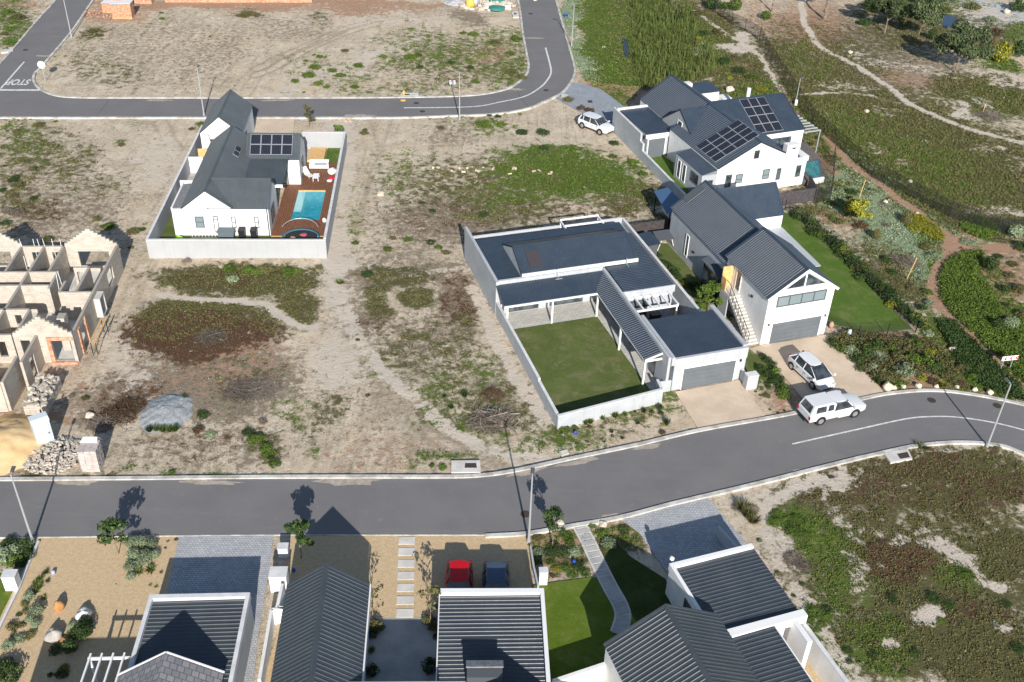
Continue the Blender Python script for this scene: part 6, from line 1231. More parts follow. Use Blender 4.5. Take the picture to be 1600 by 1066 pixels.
# chevron sign
c0, c1 = G(1562.7, 578.5), G(1577, 577); rz = math.atan2(c1.y - c0.y, c1.x - c0.x)
s = thing('chevron_sign', 'white road sign with three red arrowheads pointing left', 'road sign', (c0.x, c0.y, 0), rz)
wS = (c1 - c0).length
for x in (0, wS): MB().tube([(x, 0, 0), (x, 0, 1.35)], .03, 6).build('pole', M['steel'], s)
pl_ = MB().box(-.25, wS + .35, -.06, -.04, .95, 1.38).build('sign_plate', M['trim'], s)
for k in range(3):
    x = -.08 + k * .5; h0, h1, hm = 1.0, 1.33, 1.165
    MB().add([(x, -.064, hm), (x + .16, -.064, h0), (x + .32, -.064, h0), (x + .16, -.064, hm), (x + .32, -.064, h1), (x + .16, -.064, h1)], [(0, 1, 2, 3), (0, 3, 4, 5)]).build('arrowhead', M['red'], pl_)
# small estate sign where the lamp shadow falls
c = G(707, 136); s = thing('verge_sign', 'small white verge sign with red and blue patches above the top street', 'sign', (c.x, c.y, 0), .1)
MB().box(-.35, .35, -.02, .02, .35, .85).build('sign_plate', M['plastic'], s); MB().box(-.3, .3, -.03, -.021, .68, .8).build('red_band', M['red'], s); MB().box(-.1, .25, -.03, -.021, .42, .6).build('blue_patch', M['blue'], s)
for x in (-.3, .3): MB().box(x - .02, x + .02, -.02, .02, 0, .349).build('post', M['steel'], s)
# hydrant
c = G(631, 150); s = thing('fire_hydrant', 'yellow hydrant on the verge above the top street', 'hydrant', (c.x, c.y, 0))
MB().tube([(0, 0, 0), (0, 0, .6), (0, 0, .7)], [.10, .09, .04], 10).build('barrel', M['yellow'], s); MB().tube([(-.18, 0, .45), (.18, 0, .45)], .05, 8).build('outlet', M['yellow'], s); MB().tube([(0, 0, 0), (0, 0, .08)], .3, 12).build('foot', M['yellow'], s)
blob('marker_stone', 'yellow painted stones on the kerb below the hydrant', 'marker', G(630, 157.5), .35, M['yellow'], .2, seed=31)
o = MB().box(-.35, .35, -.2, .2, .25, .3).box(-.3, -.2, -.2, .2, 0, .249).box(.2, .3, -.2, .2, 0, .249).build('bench', M['blue']); c = G(884, 26); o.location = (c.x, c.y, 0); o.rotation_euler.z = .5; tag(o, 'small blue bench on the pale ground cover by the top right road', 'bench')
o = MB().tube([(0, 0, 0), (0, 0, .35)], [.5, .42], 14).build('planter_ring', M['concrete']); c = G(882, 153); o.location = (c.x, c.y, 0); tag(o, 'concrete ring planter at the bend beside the paved driveway', 'planter')
# utility pole with crossbar beside the upper road
c = G(893, 84); 
# ------------------------------------------------------------------ fences
def trans(name, col, a):
    m = bpy.data.materials.new(name); m.use_nodes = True; t = m.node_tree; p = t.nodes['Principled BSDF']; p.inputs['Base Color'].default_value = (*col, 1); p.inputs['Alpha'].default_value = a; p.inputs['Roughness'].default_value = .8; return m
M['mesh'] = trans('black_mesh_panel', (.012, .014, .014), .42)
M['net'] = trans('thin_wire_mesh', (.02, .022, .022), .22)
def fence(label, pts, hgt, spacing=2.6, mat='mesh', group=None, posts='darkmetal', pw=.06):
    W2 = gpts(pts); s = thing('mesh_fence', label, 'fence', W2[0], 0, group); o0 = W2[0]; mb = MB(); pos = []
    for a, b in zip(W2[:-1], W2[1:]):
        L_ = (b - a).length; n_ = max(1, round(L_ / spacing)); up = Vector((0, 0, hgt))
        mb.add([a - o0, b - o0, b - o0 + up, a - o0 + up], [(0, 1, 2, 3)]); pos += [a.lerp(b, i / n_) - o0 for i in range(n_)]
    pos.append(W2[-1] - o0); mb.build('mesh_panel', M[mat], s)
    for p in pos: MB().box(p.x - pw / 2, p.x + pw / 2, p.y - pw / 2, p.y + pw / 2, 0, hgt + .1).build('post', M[posts], s)
fence('long black mesh fence along the park', [(1075,-20),(1105,12),(1142.6,38),(1163.7,48.8),(1186.5,61.8),(1194.6,78),(1205,94),(1215,110.6),(1225.5,125),(1237,144.7),(1256,175),(1269,194),(1337.6,254.8),(1362,277),(1399,296.8),(1432,312.5),(1482,338.8),(1555.6,365),(1640,372)], 1.8)
fence('dark mesh fence right of the pool terrace', [(1302,247),(1300,285),(1296,312),(1275,318)], 1.6, 2.0)
fence('thin mesh fence along the right edge of the bright lawn', [(1226,328),(1258,352),(1300,389),(1360,450),(1430,520)], 1.1, 2.6, 'net')
fence('thin mesh fence at the near end of the bright lawn', [(1430,520),(1385,525),(1340,527),(1290,508)], 1.1, 2.0, 'net')
def stake(px, py, label, hgt=2.0, lean=.2):
    c = G(px, py); o = MB().tube([(0, 0, 0), (lean, .1, hgt)], .04, 6).build('wooden_stake', M['pine']); o.location = (c.x, c.y, 0); tag(o, label, 'stake')
stake(1342.9, 308.6, 'upper pale stake standing in the silver ground cover', 2.0); stake(1417, 436, 'lower pale stake right of the lawn fence', 2.2, .4); stake(1536, 175, 'broken grey stump in the park right of the track', 1.1, .1)
# ------------------------------------------------------------------ vegetation
def leafmat(name, c1, c2, c3):
    n = NT(name); rp = n.n('ShaderNodeNewGeometry').outputs['Random Per Island']; oi = n.n('ShaderNodeObjectInfo').outputs['Random']
    c = n.mix(n.ramp(rp, .0, .8, False), c1, c2); c = n.mix(n.ramp(rp, .82, 1.0), c, c3)
    n.col(mul(n, c, n.math('MULTIPLY_ADD', oi, .5, .8))).set(.75, 0, .15); return n.m
LM = {'green': leafmat('green_foliage', (.055, .095, .016), (.095, .145, .026), (.15, .19, .04)),
      'dark': leafmat('dark_green_foliage', (.024, .048, .014), (.045, .075, .022), (.075, .11, .03)),
      'olive': leafmat('olive_foliage', (.088, .088, .035), (.120, .115, .046), (.155, .145, .062)),
      'sage': leafmat('silver_sage_foliage', (.14, .18, .10), (.23, .28, .17), (.33, .37, .26)),
      'yellow': leafmat('yellow_green_foliage', (.13, .15, .02), (.22, .22, .03), (.45, .36, .03)),
      'brown': leafmat('rusty_brown_foliage', (.082, .052, .03), (.115, .072, .042), (.15, .10, .06)),
      'gum': leafmat('grey_green_gum_foliage', (.045, .065, .030), (.08, .105, .048), (.15, .175, .09)),
      'dry': leafmat('dry_twigs', (.13, .105, .085), (.21, .175, .145), (.30, .26, .22))}
M['bark'] = mottled('grey_bark', (.16, .12, .09), (.28, .22, .17), 3, .9, .5, 8)
def leaves(centres, radii, n, size, seed, flat=.8, up=.3):
    """n leaf quads spread through the shells of several lumps"""
    q = np.random.RandomState(seed); C = np.array(centres, float); R = np.array(radii, float); k = q.choice(len(C), n, p=R ** 2 / np.sum(R ** 2))
    d = q.normal(size=(n, 3)); d /= np.linalg.norm(d, axis=1)[:, None]; rr = (.55 + .5 * q.rand(n) ** .6)[:, None]
    P_ = C[k] + d * R[k][:, None] * rr * np.array([1, 1, flat])
    P_[:, 2] = np.maximum(P_[:, 2], .02)
    nrm = d + q.normal(size=(n, 3)) * .6 + np.array([0, 0, up]); nrm /= np.linalg.norm(nrm, axis=1)[:, None]
    a = np.cross(nrm, q.normal(size=(n, 3))); a /= np.linalg.norm(a, axis=1)[:, None]; b = np.cross(nrm, a)
    s = (size * (.6 + .8 * q.rand(n)))[:, None]
    V = np.stack([P_ - a * s, P_ - b * s * .55, P_ + a * s, P_ + b * s * .55], 1).reshape(-1, 3)
    return V, np.arange(4 * n).reshape(n, 4)
def bush_mesh(seed, colour, kind='bush', n=None):
    q = random.Random(seed)
    if kind == 'bush':
        m = 10; cs = [(0, 0, .45)] + [(.62 * math.cos(a), .62 * math.sin(a), q.uniform(.25, .62)) for a in [2 * PI * i / m + q.uniform(-.3, .3) for i in range(m)]] + [(q.uniform(-.35, .35), q.uniform(-.35, .35), .75) for _ in range(3)]
        rs = [.55] + [q.uniform(.24, .46) for _ in range(m)] + [q.uniform(.25, .38) for _ in range(3)]
        V, F = leaves(cs, rs, n or 900, .085, seed)
    elif kind == 'round':
        V, F = leaves([(0, 0, .6), (.12, .1, .66), (-.1, -.14, .58)], [.62, .5, .5], n or 900, .07, seed, .95)
    elif kind == 'tuft':       # upright blades fanning out
        n = n or 170; r_ = np.random.RandomState(seed); a = r_.rand(n) * 2 * PI; t = r_.rand(n) ** .7; L_ = .7 + .6 * r_.rand(n); lean = t * .75
        b0 = np.stack([np.cos(a) * t * .28, np.sin(a) * t * .28, np.zeros(n)], 1); tip = b0 + np.stack([np.cos(a) * lean * L_, np.sin(a) * lean * L_, L_ * np.sqrt(1 - (lean * .8) ** 2)], 1)
        sd = np.stack([-np.sin(a), np.cos(a), np.zeros(n)], 1) * .035; mid = (b0 + tip) / 2 + np.array([0, 0, .08])
        V = np.stack([b0 - sd * .5, b0 + sd * .5, mid + sd, mid - sd, mid - sd, mid + sd, tip + sd * .15, tip - sd * .15], 1).reshape(-1, 3); F = np.arange(8 * n).reshape(2 * n, 4)
    elif kind == 'spiky':      # agave or strelitzia like rosette
        n = n or 34; r_ = np.random.RandomState(seed); a = np.arange(n) * 2.4; el = .25 + 1.1 * (np.arange(n) / n); L_ = .75 + .35 * r_.rand(n)
        tip = np.stack([np.cos(a) * np.cos(el) * L_, np.sin(a) * np.cos(el) * L_, np.sin(el) * L_ * 1.1 + .05], 1); b0 = tip * .06; mid = tip * .5 + np.array([0, 0, .1]); sd = np.stack([-np.sin(a), np.cos(a), np.zeros(n)], 1) * .085
        V = np.stack([b0 - sd * .6, b0 + sd * .6, mid + sd, mid - sd, mid - sd, mid + sd, tip + sd * .08, tip - sd * .08], 1).reshape(-1, 3); F = np.arange(8 * n).reshape(2 * n, 4)
    elif kind == 'twigs':
        n = n or 260; r_ = np.random.RandomState(seed); a = r_.rand(n) * 2 * PI; rr = np.sqrt(r_.rand(n)); c = np.stack([np.cos(a) * rr * .8, np.sin(a) * rr * .8, (1 - rr ** 2) * r_.rand(n) * .42 + .03], 1)
        b = r_.rand(n) * PI; d = np.stack([np.cos(b), np.sin(b), r_.normal(size=n) * .18], 1) * (.12 + .3 * r_.rand(n))[:, None]; sd = np.stack([-np.sin(b), np.cos(b), r_.normal(size=n) * .6], 1) * .012
        V = np.stack([c - d - sd, c - d + sd, c + d + sd * .5, c + d - sd * .5], 1).reshape(-1, 3); F = np.arange(4 * n).reshape(n, 4)
    return V, F
PROTO = {}
def proto(colour, kind, var):
    key = (colour, kind, var)
    if key not in PROTO:
        V, F = bush_mesh(hash(colour) % 7 * 0 + sum(map(ord, colour + kind)) + var * 31, colour, kind); me_o = np_mesh('shrub', V, F, LM[colour]); PROTO[key] = me_o.data; bpy.data.objects.remove(me_o)
    return PROTO[key]
def ppm(py): return (py + 640) / 58.9
ORD = ['first', 'second', 'third', 'fourth', 'fifth', 'sixth', 'seventh', 'eighth', 'ninth', 'tenth', 'eleventh', 'twelfth', 'thirteenth', 'fourteenth', 'fifteenth', 'sixteenth', 'seventeenth', 'eighteenth', 'nineteenth', 'twentieth', 'twenty-first', 'twenty-second', 'twenty-third', 'twenty-fourth', 'twenty-fifth', 'twenty-sixth', 'twenty-seventh', 'twenty-eighth', 'twenty-ninth', 'thirtieth', 'thirty-first', 'thirty-second', 'thirty-third', 'thirty-fourth', 'thirty-fifth', 'thirty-sixth', 'thirty-seventh', 'thirty-eighth', 'thirty-ninth', 'fortieth']
LOOK = {'green': 'green', 'dark': 'dark green', 'olive': 'olive', 'sage': 'silvery', 'yellow': 'yellow green', 'brown': 'rusty brown', 'dry': 'dry twiggy', 'gum': 'grey green'}
NAME = {'bush': 'shrub', 'round': 'shrub', 'tuft': 'grass_tuft', 'spiky': 'spiky_plant', 'twigs': 'brush_pile'}
CATN = {'bush': 'shrub', 'round': 'shrub', 'tuft': 'grass tuft', 'spiky': 'spiky plant', 'twigs': 'brush pile'}
def plants(where, items, nm='shrub'):
    """items: (px, py, radius px, colour, kind, height ratio)"""
    by = {}
    for it in items: by.setdefault((it[3], it[4]), []).append(it)
    for (colour, kind), L_ in by.items():
        L_.sort(key=lambda t: t[0]); many = len(L_) > 1; word = {'bush': 'shrub', 'round': 'round shrub', 'tuft': 'grassy tuft', 'spiky': 'spiky plant', 'twigs': 'brush pile'}[kind]
        for i, (px, py, r, _c, _k, hr) in enumerate(L_):
            rm = r / ppm(py); c = G(px, py + r * .35 * hr)
            o = bpy.data.objects.new((nm if kind in ('bush', 'round') else NAME[kind]), proto(colour, kind, i % 3)); link(o); o.location = (c.x, c.y, -.03); o.rotation_euler.z = rnd.uniform(0, 6.28); s = rm * rnd.uniform(.95, 1.1) * (1.35 if kind == 'round' else 1.0); o.scale = (s * rnd.uniform(.9, 1.1), s * rnd.uniform(.9, 1.1), s * hr)
            lab = (ORD[i] + ' ' if many else '') + LOOK[colour] + ' ' + word + (' from left, ' if many else ' ') + where
            tag(o, lab, CATN[kind], (LOOK[colour] + ' ' + word + 's ' + where) if many else None)
def Z(x0, y0, s, L_, kind='bush', colour='green', hr=.8): return [(x0 + t[0] / s, y0 + t[1] / s, t[2] / s, t[3] if len(t) > 3 else colour, t[4] if len(t) > 4 else kind, t[5] if len(t) > 5 else hr) for t in L_]
S1 = 3.807
plants('on the plot beyond the top road', Z(400, 0, S1, [(296,360,20),(345,325,14),(380,335,26),(350,397,40),(312,445,46),(232,480,32),(452,418,34),(503,445,38),(370,495,34),(420,515,28),(607,388,38),(587,515,30),(757,333,30),(920,335,42),(965,325,28),(1075,340,28),(975,397,26,'dark'),(1160,372,28,'dark'),(1275,400,28,'dark'),(1305,483,34),(1295,200,42),(1230,195,26),(1520,430,46,'olive'),(1550,230,44),(1515,315,32),(285,547,14),(1262,356,22),(1580,460,34,'olive'),(1420,250,36,'olive'),(530,300,30,'olive')], hr=.6), nm='scrub_bush')
plants('on the verge below the top road', Z(400, 0, S1, [(1350,735,52),(1460,738,40),(1440,690,24,'dark'),(1387,685,20,'dark'),(1580,785,40,'dark'),(645,790,34,'olive'),(650,770,20,'olive'),(1100,760,26,'olive'),(480,775,20,'dark')], hr=.6), nm='scrub_bush')
plants('on grass below the paved driveway', Z(800, 0, S1, [(60,785,44,'dark'),(185,785,46,'dark'),(190,880,32,'dark'),(608,850,36,'dark'),(600,930,30),(720,960,40),(780,1030,34),(330,590,38,'olive'),(410,640,36,'brown'),(460,655,36,'brown')], hr=.65), nm='scrub_bush')
plants('at the top left corner', Z(0, 0, S1, [(50,70,34),(110,100,44,'olive'),(60,170,36),(80,130,30),(60,250,44),(40,290,22),(30,200,24,'olive'),(550,185,36,'olive'),(590,210,26,'olive'),(960,75,16),(965,110,18),(1450,90,40,'olive'),(1500,80,30,'olive'),(1250,215,12)], hr=.55), nm='scrub_bush')
plants('on sand left of the pool house', Z(0, 0, S1, [(330,720,18),(230,740,40,'olive'),(720,860,28,'olive'),(100,780,34,'olive'),(200,1000,26,'dark'),(100,1050,30,'dark'),(30,985,16,'dark'),(1140,765,24,'olive')], hr=.4), nm='scrub_bush')
plants('above the unfinished house', Z(0, 260, S1, [(80,80,40,'dark'),(110,110,40,'olive'),(30,335,34,'dark'),(10,140,24,'dark'),(85,170,26,'olive'),(200,190,26,'dark'),(235,270,30,'olive'),(655,352,44,'green'),(610,355,20,'olive'),(790,385,44,'olive'),(840,375,26,'dark'),(285,430,44,'olive'),(575,310,34,'olive'),(190,15,26,'olive'),(50,260,40,'dry'),(110,270,40,'dry'),(780,480,20,'olive')], hr=.6), nm='scrub_bush')
plants('before the pool house wall', Z(0, 260, S1, [(1370,605,46,'green'),(1385,665,42,'sage'),(1480,612,46,'green'),(1530,625,40,'green'),(1590,605,46,'olive'),(1110,560,34,'dry')], hr=.9) + Z(400, 260, S1, [(40,610,46,'olive'),(110,650,42,'olive'),(200,615,44,'green'),(240,620,36,'green'),(190,640,40,'green'),(375,600,28,'olive')], hr=.8), nm='scrub_bush')
plants('on the scrub plot above the street', Z(0, 520, S1, [(890,575,34,'dark','tuft',.9),(930,570,34,'green','tuft',.9),(970,575,36,'green','tuft',.9),(1010,575,36,'green','tuft',.9),(1045,570,34,'dark','tuft',.9),(1180,570,46,'brown'),(1255,605,36,'sage'),(1210,490,36,'dark'),(1090,380,30,'dark'),(1025,825,26,'green'),(1515,625,58,'green'),(1575,675,50,'green'),(1590,725,40,'green'),(1480,590,40,'dark'),(1560,525,34,'dry'),(510,385,30,'olive'),(430,370,24,'dry'),(1190,470,24,'olive')], hr=.6) + Z(400, 520, S1, [(20,620,40,'green'),(70,700,46,'green'),(110,775,40,'green'),(85,740,30,'dark'),(1045,785,26,'green'),(1110,795,34,'green'),(1240,365,34,'dark','tuft',.9),(1160,440,24,'dark','tuft',.8),(830,130,16,'brown'),(605,40,16,'brown'),(665,370,18,'brown'),(1120,375,20,'dark','tuft',.8)], hr=.55), nm='scrub_bush')
plants('on the open middle plot', Z(400, 260, S1, [(905,432,36,'green'),(815,425,30,'olive'),(785,490,34,'green'),(590,455,26,'green'),(1350,285,44,'dark'),(1040,450,36,'dark'),(1085,480,30,'green'),(660,640,44,'dark'),(500,690,30,'green','tuft',.6),(1050,265,26,'dark'),(985,215,24,'dark'),(1130,510,30,'olive'),(730,840,24,'olive'),(790,855,22,'olive')], hr=.4), nm='scrub_bush')
plants('in the bed below the veranda wall', Z(840, 600, 6.667, [(250,455,44,'green'),(300,445,36,'green'),(390,452,44,'green'),(500,400,46,'green','tuft',1.0),(550,390,50,'green','tuft',1.0),(675,350,48,'green','tuft',1.0),(805,325,52,'green','tuft',1.0),(915,315,42,'green','tuft',1.0),(1110,278,40,'dark','tuft',1.1),(1190,285,28,'dark'),(1275,240,40,'dark','bush',1.7),(1285,300,36,'dark'),(1345,400,50,'dark','tuft',1.6),(1310,420,26,'yellow'),(1015,285,20,'dark'),(270,540,52,'sage','spiky',.8),(540,440,30,'brown'),(770,490,44,'dark','spiky',.6),(1040,400,44,'dark','spiky',.9),(690,590,40,'sage','spiky',.7),(780,540,26,'olive'),(880,560,34,'dark','tuft',.6),(1300,500,40,'brown'),(410,620,26,'green'),(520,595,24,'olive'),(60,620,34,'olive')], hr=.8), nm='shrub')
plants('in the hedge between two driveways', Z(990, 500, 6.66, [(1335,365,50,'dark'),(1385,410,60,'dark'),(1440,460,60,'dark'),(1330,510,70,'dark'),(1400,560,74,'dark'),(1470,520,62,'green'),(1500,600,70,'dark'),(1540,680,80,'green'),(1450,640,60,'dark'),(1560,760,84,'green'),(1400,680,40,'dark')], hr=1.1), nm='hedge_shrub')
plants('in the small driveway bed', Z(990, 500, 6.66, [(1380,780,50,'olive'),(1320,780,24,'olive'),(1420,930,20,'olive'),(1500,960,20,'olive'),(1330,700,30,'green'),(1570,940,22,'dark'),(1270,740,20,'brown')], hr=.5), nm='shrub')
plants('between the middle and tall houses', Z(960, 320, 8.883, [(360,400,60,'yellow'),(320,380,40,'brown'),(480,390,60,'green'),(600,350,80,'green'),(660,360,60,'green'),(420,360,50,'green'),(620,700,50,'dark'),(680,790,60,'dark'),(740,820,56,'dark'),(800,880,70,'dark'),(870,900,66,'green'),(860,980,70,'dark'),(930,1030,60,'dark'),(1000,1080,60,'green'),(560,640,30,'green')], hr=1.0) + Z(990, 420, 8.883, [(560,50,70,'dark'),(620,120,64,'dark'),(700,210,80,'yellow','spiky',1.1),(830,240,90,'dark'),(900,290,80,'dark'),(960,400,90,'green'),(1040,350,80,'green'),(1060,450,90,'green'),(950,520,80,'green'),(1140,400,60,'green'),(1190,560,50,'olive')], hr=1.2), nm='shrub')
# garden strip along the lawn fence
q = random.Random(11); L_ = []
for t in np.linspace(0, 1, 30):
    x = 1236 + (1424 - 1236) * t; y = 330 + (505 - 330) * t ** 1.08 ; col = q.choice(['dark', 'dark', 'green', 'olive', 'dark', 'yellow' if t > .3 else 'green'])
    L_.append((x + q.uniform(0, 12), y + q.uniform(-6, 6), q.uniform(8, 13), col, 'bush', q.uniform(.8, 1.3)))
plants('along the lawn fence', L_, nm='hedge_shrub')
L_ = []
for (x, y, r, c, k, hr) in ((1334,326,17,'yellow','bush',1.5),(1313,298,7,'sage','bush',.9),(1330,300,9,'dark','bush',.8),(1340,320,8,'dark','round',.8),(1415,345,10,'olive','round',1.0),(1368,370,8,'olive','round',1.2),(1430,355,14,'yellow','bush',.4),(1450,362,14,'yellow','bush',.4),(1345,352,12,'brown','bush',.5),(1395,400,14,'dry','twigs',.9),(1420,405,18,'dry','twigs',.9),(1445,385,12,'olive','bush',.6),(1460,400,12,'sage','bush',.6),(1385,405,8,'dark','bush',.9),(1395,425,8,'dark','bush',.9),(1366,412,9,'dry','twigs',.8),(1310,345,10,'olive','bush',.6),(1328,310,6,'dark','tuft',1.0),(1440,430,12,'sage','bush',.5),(1425,448,10,'olive','bush',.7),(1450,455,10,'green','bush',.7),(1440,480,9,'dark','bush',1.0),(1452,472,8,'sage','bush',.9),(1433,495,8,'dark','bush',1.3),(1445,510,8,'yellow','tuft',.9),(1450,520,10,'sage','bush',.6),(1300,340,8,'green','bush',.7),(1360,295,8,'sage','tuft',.6),(1384,348,7,'dry','twigs',1.4),(1437,358,6,'dry','twigs',1.4),(1380,315,7,'dry','twigs',1.4)):
    L_.append((x, y, r * 1.15, c, k, hr))
plants('in the wild garden beside the lawn', L_, nm='garden_shrub')
q = random.Random(5); L_ = []
for (x, y, r, c, k, hr) in ((1300,535,9,'dark','bush',1.0),(1315,545,10,'green','bush',1.0),(1328,548,11,'sage','bush',.9),(1340,560,12,'dark','bush',.8),(1345,575,9,'dark','bush',.6),(1352,548,12,'dark','bush',1.1),(1368,540,12,'dark','bush',1.2),(1372,560,12,'sage','tuft',1.0),(1362,575,10,'sage','bush',.9),(1378,583,10,'sage','spiky',1.0),(1372,595,10,'dark','tuft',.9),(1385,598,8,'green','tuft',.7),(1392,545,11,'green','bush',1.2),(1400,558,12,'olive','bush',1.1),(1412,578,16,'sage','bush',.9),(1428,560,14,'green','bush',1.0),(1443,565,14,'green','bush',1.0),(1435,540,10,'green','bush',1.0),(1452,550,10,'yellow','bush',.9),(1462,575,13,'dark','bush',.8),(1478,585,11,'olive','bush',.8),(1396,586,8,'green','bush',.9),(1405,600,12,'green','bush',.4),(1440,590,8,'yellow','bush',.8),(1455,595,8,'brown','bush',.8),(1470,600,8,'yellow','tuft',.8),(1490,595,8,'olive','bush',.8),(1505,600,8,'brown','bush',.7),(1520,590,9,'green','bush',.8),(1425,530,7,'dark','round',.9),(1340,535,8,'dark','bush',1.0),(1322,530,7,'olive','bush',.9),(1380,530,9,'brown','bush',.9),(1500,575,9,'olive','bush',.9),(1530,575,8,'olive','bush',1.1),(1484,560,6,'dark','bush',.9)):
    L_.append((x, y, r * 1.25, c, k, hr))
plants('in the bank beside the driveway', L_, nm='garden_shrub')
plants('beside the right edge mulch paths', [(1545,415,16,'dark','round',.9),(1568,450,13,'dark','bush',.8),(1578,430,10,'olive','bush',.8),(1592,450,14,'olive','bush',.9),(1560,400,8,'dark','bush',.5),(1582,412,10,'olive','bush',.5),(1557,510,12,'dark','round',1.1),(1578,507,15,'sage','round',.8),(1595,490,12,'olive','bush',.8),(1585,365,16,'sage','round',.9),(1597,385,14,'dark','bush',1.0),(1540,575,9,'dark','bush',.9),(1512,378,14,'sage','bush',.4),(1570,475,7,'dark','bush',.7),(1530,350,12,'dark','bush',.5),(1552,354,10,'green','bush',.5),(1575,577,8,'green','bush',.8),(1592,588,8,'green','bush',.7)], nm='garden_shrub')
plants('at the edge of the park', [(1113,10,14,'dark','round',.9),(1130,9,12,'green','bush',1.0),(1148,12,13,'green','round',1.0),(1196,27,11,'green','round',.8),(1562,88,20,'yellow','round',1.05),(1592,78,18,'dark','bush',1.3),(1540,60,18,'brown','bush',.7),(1555,50,14,'brown','bush',.7),(1548,30,14,'sage','bush',.6),(1510,50,12,'sage','bush',.5),(1455,58,10,'dark','round',1.2),(1430,12,16,'olive','bush',.8),(1415,35,12,'olive','bush',.6),(1535,85,10,'olive','bush',.7),(1350,35,12,'dark','bush',.9),(1360,10,16,'dark','bush',1.0),(1590,10,18,'dark','bush',1.2),(1480,15,10,'olive','bush',.7),(1520,10,16,'olive','bush',.6),(1505,62,12,'brown','bush',.6)], nm='scrub_bush')
plants('behind the top right house', [(1090,20,12,'olive','bush',.7),(1075,12,10,'green','bush',.7),(1060,25,14,'dark','bush',.7),(1030,30,9,'dark','bush',.6),(1100,52,10,'dark','bush',.8),(1090,60,7,'yellow','bush',.8),(1085,65,8,'olive','bush',.6),(1120,50,12,'olive','bush',.6),(1025,125,7,'yellow','bush',.7),(1140,122,6,'yellow','bush',.7),(1110,110,14,'olive','bush',.6),(1130,95,14,'dark','bush',.5),(1155,110,12,'dark','bush',.6),(1175,120,12,'green','bush',.5),(1190,138,12,'yellow','bush',.4),(1165,140,10,'green','bush',.5),(1120,130,10,'olive','bush',.7),(1185,100,10,'olive','bush',.6),(1150,90,10,'olive','bush',.5),(1100,90,12,'olive','bush',.5),(1262,225,9,'dark','bush',.6),(1285,235,8,'green','bush',.5),(1278,215,7,'dark','bush',.5),(1290,300,8,'olive','bush',.7),(1300,318,9,'olive','bush',.8)], nm='scrub_bush')
plants('in the lower left gravel garden', Z(0, 786, S1, [(790,240,52,'sage','round',.75),(850,235,56,'sage','round',.75),(905,250,44,'sage','round',.75),(800,310,52,'sage','round',.75),(870,325,58,'sage','round',.75),(920,310,40,'sage','round',.75),(780,385,46,'sage','round',.75),(830,360,40,'sage','round',.7),(780,440,34,'sage','round',.7),(830,405,36,'green','spiky',.8),(895,390,48,'green','spiky',.8),(960,410,18,'green','spiky'),(895,485,18,'yellow','spiky'),(930,495,20,'green','spiky'),(245,440,34,'green','spiky',1.0),(215,470,34,'green','spiky',1.0),(275,410,26,'dark','spiky',1.0),(285,460,26,'dark','spiky',.9),(240,490,34,'green','spiky',1.0),(215,520,34,'green','spiky',.9),(260,560,30,'yellow','spiky',.8),(175,560,42,'sage','round',.8),(150,600,34,'olive','round',.8),(220,640,48,'sage','round',.8),(160,640,32,'olive','bush',.8),(180,690,34,'sage','round',.8),(215,720,34,'sage','round',.8),(130,720,30,'olive','bush',.8),(75,730,36,'olive','bush',.9),(80,780,34,'olive','spiky',.9),(120,800,38,'sage','bush',.9),(50,840,44,'sage','bush',.9),(180,780,38,'olive','bush',.9),(115,660,20,'dark','bush',.8),(435,730,36,'sage','round',.8),(515,710,48,'dark','round',1.0),(500,770,60,'dark','round',1.0),(430,790,50,'dark','bush',.9),(420,860,56,'dark','round',.8),(335,870,44,'dark','bush',.7),(380,980,36,'yellow','bush',.8),(370,1010,40,'dark','bush',.8),(300,1020,20,'dark','bush',.8),(60,1010,90,'dark','bush',1.0),(30,960,60,'dark','bush',.9),(985,265,12,'brown'),(1000,225,12,'olive'),(1050,215,14,'dark'),(690,480,8,'olive'),(750,500,7,'olive'),(340,475,7,'olive')], hr=.8), nm='garden_shrub')
plants('above the left edge white pillar', Z(0, 786, S1, [(30,300,80,'sage','bush',.9),(90,270,60,'sage','bush',.9),(80,340,56,'green','bush',.9),(150,250,60,'dark','bush',1.0),(170,310,50,'dark','bush',.9),(60,235,60,'dark','bush',.8),(130,360,40,'dark','bush',.8),(205,260,24,'dark','bush',1.0)], hr=.9), nm='shrub')
plants('in the central flower bed', Z(800, 786, S1, [(150,200,44,'olive','bush',.4),(250,240,30,'dark','bush',.7),(325,190,44,'green','bush',.5),(340,230,36,'green','bush',.5),(160,300,50,'sage','bush',.5),(230,290,50,'dark','bush',.6),(300,290,60,'dark','bush',.5),(370,290,50,'sage','bush',.5),(140,340,34,'green','bush',.6),(230,350,30,'green','bush',.6),(260,390,30,'yellow','bush',.6),(320,380,50,'green','bush',.5),(390,370,50,'dark','bush',.5),(430,410,44,'green','bush',.4),(360,420,40,'green','bush',.4),(240,430,24,'brown','bush',.6),(475,130,30,'green','bush',.6),(540,175,48,'green','bush',.6),(575,235,50,'sage','bush',.6),(600,215,34,'dark','bush',.6),(665,150,36,'dark','bush',.6),(670,195,40,'green','bush',.5),(545,270,34,'olive','bush',.5)], hr=.6), nm='shrub')
plants('beside the foreground courtyard', Z(400, 786, S1, [(700,720,50,'olive','bush',1.4),(735,730,40,'olive','bush',1.2),(690,770,44,'dark','bush',1.0),(690,990,50,'dark','bush',1.4),(1060,730,40,'olive','bush',1.2),(1040,960,50,'dark','bush',1.4),(690,870,34,'yellow','tuft',.7),(1030,690,50,'olive','bush',1.1),(1075,790,30,'dark','bush',1.0)], hr=1.0), nm='shrub')
